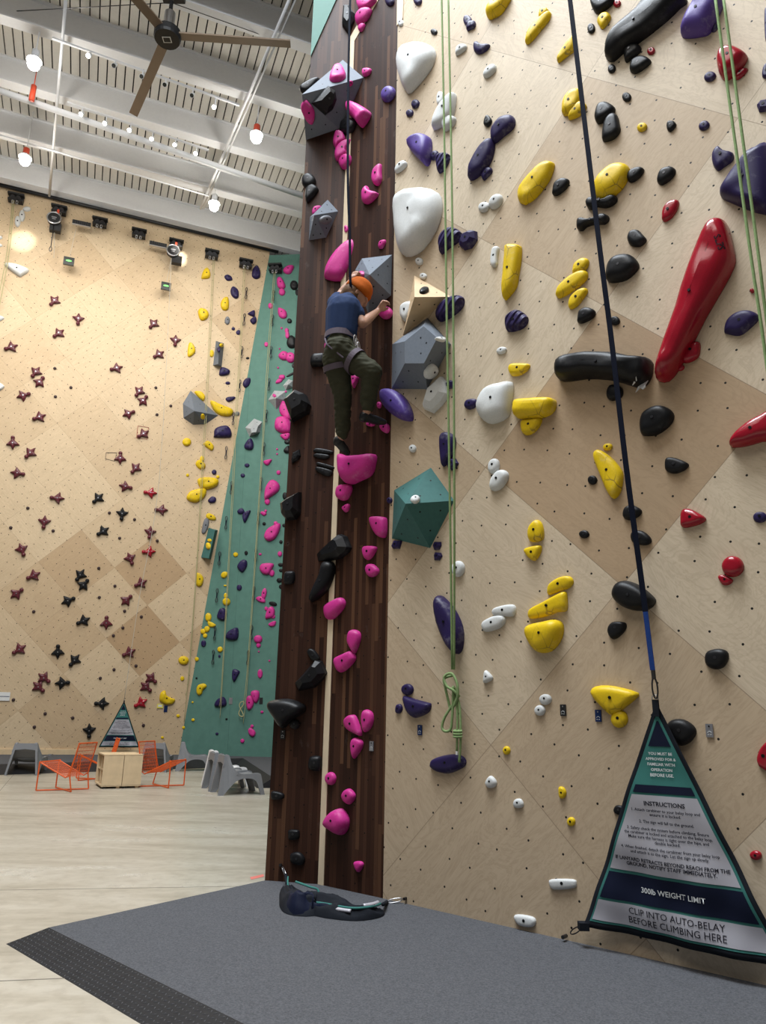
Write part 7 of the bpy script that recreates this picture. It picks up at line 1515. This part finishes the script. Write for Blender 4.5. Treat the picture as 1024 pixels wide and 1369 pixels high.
putw(w0, oc[0] + V((.1, .25, 0)), math.radians(170), 'orange wire lounge chair left of the wooden crates')
putw(copy_tree(w0), oc[1] + V((0.05, .3, 0)), math.radians(-14), 'orange wire lounge chair right of the wooden crates')
putw(copy_tree(w0), oc[2] + V((-.05, .75, 0)), math.radians(205), 'orange wire lounge chair half hidden behind the wooden crates')

cr = [V(p) for p in P['crate']]
CRATE_DIR = cr[3] - cr[0]; CRATE_DIR = V((CRATE_DIR.y, -CRATE_DIR.x, 0)).normalized()
def crate(a, b, dp, hh, lab):
    w_ = (b - a).length; d = CRATE_DIR.copy(); bk = V((-d.y, d.x, 0))
    root = empty('wooden_crate', a); root.matrix_world = Matrix.Translation(a) @ Matrix((d, bk, V((0, 0, 1)))).transposed().to_4x4(); tag(root, lab, 'crate', 'wooden crates')
    t = .022
    for nm, c, s in (('top', (w_ / 2, dp / 2, hh - t / 2), (w_, dp, t)), ('bottom', (w_ / 2, dp / 2, .05), (w_, dp, t)), ('front_panel', (w_ / 2, t / 2, hh / 2 + .02), (w_ - .004, t, hh - .06)),
                     ('back_panel', (w_ / 2, dp - t / 2, hh / 2 + .02), (w_ - .004, t, hh - .06)), ('end_panel', (w_ - t / 2, dp / 2, hh / 2 + .02), (t, dp - .05, hh - .06)),
                     ('shelf', (w_ / 2, dp / 2, hh * .53), (w_ - .05, dp - .05, t)), ('divider', (w_ / 2 - .01, dp / 2, hh / 2), (w_ - .06, t, hh - .09))):
        bm = B(); box(bm, c, s); obj(nm, bm, 'plain_ply', root)
    for x in (.06, w_ - .06):
        for y in (.06, dp - .06):
            bm = B(); box(bm, (x, y, .02), (.06, .06, .04)); obj('foot', bm, 'black' if x < .1 else 'plain_ply', root)
    return root
dpth = .95
crate(cr[0], cr[1], dpth, .63, 'left plywood crate with open shelf compartments between the orange chairs')
c1_ = cr[0] + CRATE_DIR * ((cr[1] - cr[0]).length + .006)
crate(c1_, c1_ + (cr[2] - cr[1]), dpth, .63, 'right plywood crate partly behind the right orange chair')
# two small blocks on the far mat
bm = B(); q = OL + UL * 1.35 + NL * .5 + V((0, 0, .06)); box(bm, q, (.09, .12, .13)); tag(obj('foam_block', bm, 'chair_grey'), 'small grey block on the far mat behind the left orange chair', 'block')
bm = B(); box(bm, q + V((.17, .04, -.02)), (.17, .1, .08)); tag(obj('foam_block', bm, 'black'), 'small black block on the far mat beside a grey block', 'block')
# tape on the floor
bm = B(); tp = P['tape']; prism(bm, [(p[0], p[1]) for p in tp], .0006, .0018); tag(obj('floor_tape', bm, 'tape'), 'strip of red tape on the floor at the tower foot', 'tape')

# ------------------------------------------------------------------ fallen belay sign at the tower foot
fp = smooth_path([V(p) for p in P['fallen']], 5)
root = empty('belay_sign', fp[len(fp) // 2] - V((0, 0, .05))); tag(root, 'crumpled black belay sign lying slack along the foot of the tower', 'sign')
def crumple(path, width, height, seed, ns=60, nt_=26):
    bm = B(); rows = []; L = len(path) - 1
    for i in range(ns + 1):
        s = i / ns; f = s * L; k = min(int(f), L - 1); p = path[k].lerp(path[k + 1], f - k); tg_ = (path[k + 1] - path[k]).normalized()
        sd = V((tg_.y, -tg_.x, 0)); env = (math.sin(PI * min(1, .06 + s * .92))) ** .6 * (1.15 - .55 * s)
        row_ = []
        for j in range(nt_ + 1):
            t_ = 2 * j / nt_ - 1
            r_ = 1 - 2 * abs(mnoise.noise(V((s * 5 + seed, t_ * 1.5, seed)))); r2 = 1 - 2 * abs(mnoise.noise(V((s * 15, t_ * 4 + seed, 3.3))))
            z_ = env * height * (1 - t_ * t_) ** .5 * (.62 + .34 * r_ + .07 * r2)
            x_ = width * env * (t_ + .22 * mnoise.noise(V((s * 6, t_ * 2, seed + 9))))
            row_.append(bm.verts.new((p.x + sd.x * x_, p.y + sd.y * x_, MZ + .003 + max(0, z_))))
        rows.append(row_)
    for a_, b_ in zip(rows, rows[1:]):
        for j in range(nt_): bm.faces.new((a_[j], a_[j + 1], b_[j + 1], b_[j]))
    return bm
child('cloth', crumple(fp, .13, .15, 2.0), 'blackcloth', root, True)
back = [p + V((-.02, -.03, .0)) for p in fp[4:24]]
child('cloth_fold', crumple(back, .09, .165, 6.5, 44, 24), 'navycloth', root, True)
lp = [fp[0] + V((0, .02, .05)), fp[2] + V((0, -.05, .02)), fp[6] + V((0, -.06, -.02)), fp[10] + V((0, -.06, -.02)), fp[14] + V((.0, -.05, .0)), fp[15] + V((0, .0, .08)), fp[12] + V((0, .04, .10)), fp[6] + V((0, .05, .10))]
bm = B(); tube(bm, smooth_path(lp, 5), .008, 6, flat=.5); child('teal_trim', bm, 'tealcloth', root, True)
bm = B(); tube(bm, smooth_path([p + V((-.02, -.05, .015)) for p in fp[14::3]], 4), .009, 6); child('teal_trim', bm, 'tealcloth', root, True)
bm = B(); tube(bm, smooth_path([p + V((-.03, -.058, .0)) for p in fp[16:26:3]], 4), .015, 6, flat=.6); child('silver_panel', bm, 'silvercloth', root, True)
bm = B(); tube(bm, smooth_path([p + V((-.025, -.045, .028)) for p in fp[28::3]], 4), .014, 6, flat=.6); child('silver_panel', bm, 'silvercloth', root, True)
for nm, sd in (('fclipL', 'TL'), ('fclipR', 'R')):
    a, b = [V(p) for p in P[nm]]
    if nm == 'fclipL': a, b = b, a
    bm = B(); carabiner(bm, a, a + (b - a) * .8, .014, .004, V((0, 0, 1))); child('carabiner', bm, 'steel', root, True)
    bm = B(); tube(bm, [b - surf(sd)[3] * .003, b + surf(sd)[3] * .03], .011, 8); child('eye_bolt', bm, 'darksteel', root)
    bm = B(); tube(bm, smooth_path([a, a.lerp(fp[0] if nm == 'fclipL' else fp[-1], .5), fp[0] if nm == 'fclipL' else fp[-1]], 3), .014, 8); child('strap', bm, 'blackcloth', root, True)

# ------------------------------------------------------------------ the climber
Bd = {k: V(p) for k, p in BODY.items()}
NT = surf('TR')[3]; UT = surf('TR')[1]
def capsules(segs, balls=(), vox=.006, smooth=4, name='body', mat='skin', parent=None):
    bm = B()
    for p0, r0, p1, r1 in segs:
        p0, p1 = V(p0), V(p1); m = 7
        L = (p1 - p0).length
        tube(bm, [p0.lerp(p1, t / m) for t in range(m + 1)], [r0 + (r1 - r0) * t / m for t in range(m + 1)], 14)
        for p, r in ((p0, r0), (p1, r1)): bmesh.ops.create_icosphere(bm, subdivisions=2, radius=r, matrix=Matrix.Translation(p))
    for mtx in balls: bmesh.ops.create_icosphere(bm, subdivisions=3, radius=1.0, matrix=mtx)
    me = bpy.data.meshes.new(name); bm.to_mesh(me); bm.free()
    o = bpy.data.objects.new(name, me); COL.objects.link(o)
    rm = o.modifiers.new('remesh', 'REMESH'); rm.mode = 'VOXEL'; rm.voxel_size = vox; rm.use_smooth_shade = True
    sm = o.modifiers.new('smooth', 'SMOOTH'); sm.factor = .5; sm.iterations = smooth
    bpy.context.view_layer.update()
    me2 = bpy.data.meshes.new_from_object(o.evaluated_get(bpy.context.evaluated_depsgraph_get()))
    bpy.data.objects.remove(o); me2.name = name
    for p in me2.polygons: p.use_smooth = True
    me2.materials.clear(); me2.materials.append(M[mat])
    o = bpy.data.objects.new(name, me2); COL.objects.link(o)
    if parent: o.parent = parent
    return o
def ell(c, ax, ay, az, sx_, sy_, sz_):
    return Matrix.Translation(c) @ Matrix((V(ax), V(ay), V(az))).transposed().to_4x4() @ Matrix.Diagonal((sx_, sy_, sz_, 1))
E = Bd
headc = E['head']; face = (-NT * .55 + UT * .55 + V((0, 0, -.55))).normalized()      # looks right and down, towards the wall
hup = (V((0, 0, 1)) - NT * .25 + UT * .35); hup = (hup - face * hup.dot(face)).normalized(); hs = face.cross(hup).normalized()
def hand(segs, wr, ha, grip, spread, up_):
    d = (ha - wr).normalized(); s = spread.normalized()
    palm = wr + d * .035
    segs.append((wr, .021, palm, .024))
    for k, (off, ln) in enumerate(((-.027, .058), (-.009, .066), (.009, .062), (.026, .050))):
        k0 = palm + s * off + d * .022
        k1 = k0 + (d * .75 + up_ * .25).normalized() * ln * .48; k2 = k1 + (d * .35 + grip * .95).normalized() * ln * .38; k3 = k2 + (grip * 1.0 - d * .25).normalized() * ln * .3
        segs.append((palm + s * off * .6, .012, k0, .0105)); segs.append((k0, .0098, k1, .0090)); segs.append((k1, .0088, k2, .0082)); segs.append((k2, .0080, k3, .0072))
    t0_ = palm - s * .022 - d * .012; t1_ = t0_ - s * .026 + d * .02 + grip * .006; t2_ = t1_ + d * .022 + grip * .016
    segs.append((t0_, .013, t1_, .0105)); segs.append((t1_, .010, t2_, .0085))
segs = [(E['shL'], .043, E['elL'], .036), (E['elL'], .036, E['elL'].lerp(E['wrL'], .35), .036), (E['elL'].lerp(E['wrL'], .35), .036, E['wrL'], .022),
        (E['shR'], .045, E['elR'], .037), (E['elR'], .037, E['elR'].lerp(E['wrR'], .35), .037), (E['elR'].lerp(E['wrR'], .35), .037, E['wrR'], .022),
        (E['neck'], .048, headc - hup * .03, .05), (E['shL'], .05, E['neck'], .05), (E['shR'], .05, E['neck'], .05),
        (E['neck'], .06, E['chest'], .09), (E['chest'], .10, E['waist'], .085), (E['waist'], .085, E['pelvis'], .10),
        (E['pelvis'], .09, E['hipL'], .075), (E['pelvis'], .09, E['hipR'], .075),
        (E['hipL'], .07, E['knL'], .046), (E['knL'], .046, E['anL'], .030), (E['hipR'], .07, E['knR'], .046), (E['knR'], .046, E['anR'], .030),
        (E['anL'], .03, E['heL'], .026), (E['heL'], .026, E['heL'].lerp(E['toL'], .8), .014), (E['anR'], .03, E['heR'], .026), (E['heR'], .026, E['heR'].lerp(E['toR'], .8), .014)]
hand(segs, E['wrL'], E['haL'], (-V((0, 0, 1)) * .5 - NT * .5).normalized(), UT + V((0, 0, -.3)), V((0, 0, 1)))
hand(segs, E['wrR'], E['haR'], (UT * .8 - V((0, 0, .5))).normalized(), NT * .9 + UT * .2, V((0, 0, 1)))
balls = [ell(headc, hs, face, hup, .072, .088, .105), ell(headc - hup * .055 + face * .035, hs, face, hup, .05, .055, .05),
         ell(headc + face * .093 - hup * .02, hs, face, hup, .012, .018, .022), ell(headc + face * .082 + hup * .012, hs, face, hup, .05, .018, .012),
         ell(headc + face * .078 - hup * .062, hs, face, hup, .026, .014, .008), ell(headc + face * .072 - hup * .088, hs, face, hup, .022, .018, .016),
         ell(headc + hs * .073 - hup * .01, hs, face, hup, .010, .018, .030), ell(headc - hs * .073 - hup * .01, hs, face, hup, .010, .018, .030)]
person = capsules(segs, balls, .0055, 3, 'person', 'skin'); person.location = P['climber']; person.scale = (K, K, K)
tag(person, 'person climbing the tower in orange beanie, navy tee and olive trousers', 'person')
# clothing
tee = [(E['shL'] + V((0, 0, .0)), .060, E['shL'].lerp(E['elL'], .45), .062), (E['shR'], .062, E['shR'].lerp(E['elR'], .46), .064), (E['shL'], .068, E['neck'], .062), (E['shR'], .068, E['neck'], .062),
       (E['shL'], .07, E['chest'], .10), (E['shR'], .07, E['chest'], .10), (E['neck'], .066, E['chest'], .105), (E['chest'], .122, E['waist'].lerp(E['chest'], .1), .108), (E['waist'].lerp(E['chest'], .1), .108, E['waist'] + V((0, 0, -.03)), .106)]
sd_ = UT * .045
tee += [(E['chest'] - sd_, .10, E['waist'] - sd_, .085), (E['chest'] + sd_, .10, E['waist'] + sd_, .085)]
capsules(tee, (), .008, 5, 'shirt', 'shirt', person)
tr = [(E['waist'] + V((0, 0, -.02)), .098, E['pelvis'], .118), (E['pelvis'], .112, E['hipL'], .104), (E['pelvis'], .112, E['hipR'], .10), (E['hipL'], .10, E['knL'], .070), (E['knL'], .068, E['anL'] + V((0, 0, .05)), .056), (E['anL'] + V((0, 0, .05)), .056, E['anL'] + V((0, 0, .015)), .046),
      (E['hipR'], .098, E['knR'], .074), (E['knR'], .072, E['anR'] + V((0, 0, .06)), .060), (E['anR'] + V((0, 0, .06)), .060, E['anR'] + V((0, 0, .02)), .048)]
trs = capsules(tr, (), .008, 4, 'trousers', 'trousers', person)
for v_ in trs.data.vertices:
    k = mnoise.noise(v_.co * 22) * .006 + mnoise.noise(V((v_.co.x * 14, v_.co.y * 14, v_.co.z * 60))) * .006; v_.co += v_.normal * k
for an, he, to in (('anL', 'heL', 'toL'), ('anR', 'heR', 'toR')):
    capsules([(E[he] + V((0, 0, .01)), .036, E[to].lerp(E[he], .35) , .034), (E[to].lerp(E[he], .35), .034, E[to], .022), (E[an].lerp(E[he], .75), .036, E[he], .036)], (), .006, 4, 'climbing_shoe', 'shoe', person)
# beanie: dome with a folded brim, hair below it
hatc = headc + hup * .035 - face * .01
bm = B(); rings = []
for kz, rr in ((-.02, 1.03), (-.012, 1.10), (.02, 1.11), (.03, 1.04), (.055, .98), (.078, .84), (.098, .60), (.108, .30), (.111, .02)):
    rings.append([bm.verts.new(hatc + hup * kz + (hs * math.cos(t) * .084 + face * math.sin(t) * .098) * rr * (1 + .012 * math.sin(t * 24))) for t in [q * 2 * PI / 48 for q in range(48)]])
for a, b in zip(rings, rings[1:]):
    for j in range(48): bm.faces.new((a[j], a[(j + 1) % 48], b[(j + 1) % 48], b[j]))
bm.faces.new(rings[0][::-1]); bm.faces.new(rings[-1]); obj('beanie', bm, 'beanie', person, True)
capsules([(headc - face * .05 - hup * .02, .062, headc - face * .06 - hup * .085, .05)], (ell(headc - face * .028 - hup * .012, hs, face, hup, .088, .086, .090), ell(headc - face * .012 - hup * .045, hs, face, hup, .089, .066, .070)), .006, 3, 'hair', 'hair', person)
# harness
def loop(c, axis, ra, rb, wd, name):
    axis = axis.normalized(); e1 = axis.cross(V((.3, .2, .9))).normalized(); e2 = axis.cross(e1).normalized(); bm = B(); pr = None; f0 = None
    for t in range(33):
        a = 2 * PI * t / 32; p = c + e1 * math.cos(a) * ra + e2 * math.sin(a) * rb; rad = (p - c).normalized()
        r_ = [p - axis * wd / 2, p + axis * wd / 2, p + axis * wd / 2 + rad * .005, p - axis * wd / 2 + rad * .005]
        vs = [bm.verts.new(q) for q in r_] if t < 32 else f0
        if pr:
            for k in range(4): bm.faces.new((pr[k], pr[(k + 1) % 4], vs[(k + 1) % 4], vs[k]))
        if f0 is None: f0 = vs
        pr = vs
    return obj(name, bm, 'harness', person)
ax_w = E['chest'] - E['pelvis']
hb = loop(E['waist'].lerp(E['pelvis'], .18), ax_w, .113, .116, .045, 'harness_belt')
loop(E['hipR'].lerp(E['knR'], .30), E['knR'] - E['hipR'], .096, .096, .042, 'harness_leg_loop')
loop(E['hipL'].lerp(E['knL'], .22), E['knL'] - E['hipL'], .099, .099, .042, 'harness_leg_loop')
bm = B(); tube(bm, [E['waist'].lerp(E['pelvis'], .5) + NT * .122 - UT * .04, E['pelvis'] + NT * .128 - UT * .01, E['hipR'].lerp(E['knR'], .22) + NT * .105 - V((0, 0, .02))], .007, 6); obj('harness_riser', bm, 'harness', person)
bm = B(); p_ = E['waist'] + UT * .12 - NT * .02
for k in range(3): carabiner(bm, p_ + V((.0, .0, -.02 - .02 * k)) - NT * .02 * k, p_ + V((.005, 0, -.11 - .02 * k)) - NT * .02 * k, .014, .004, NT)
obj('carabiner', bm, 'steel', person, True)
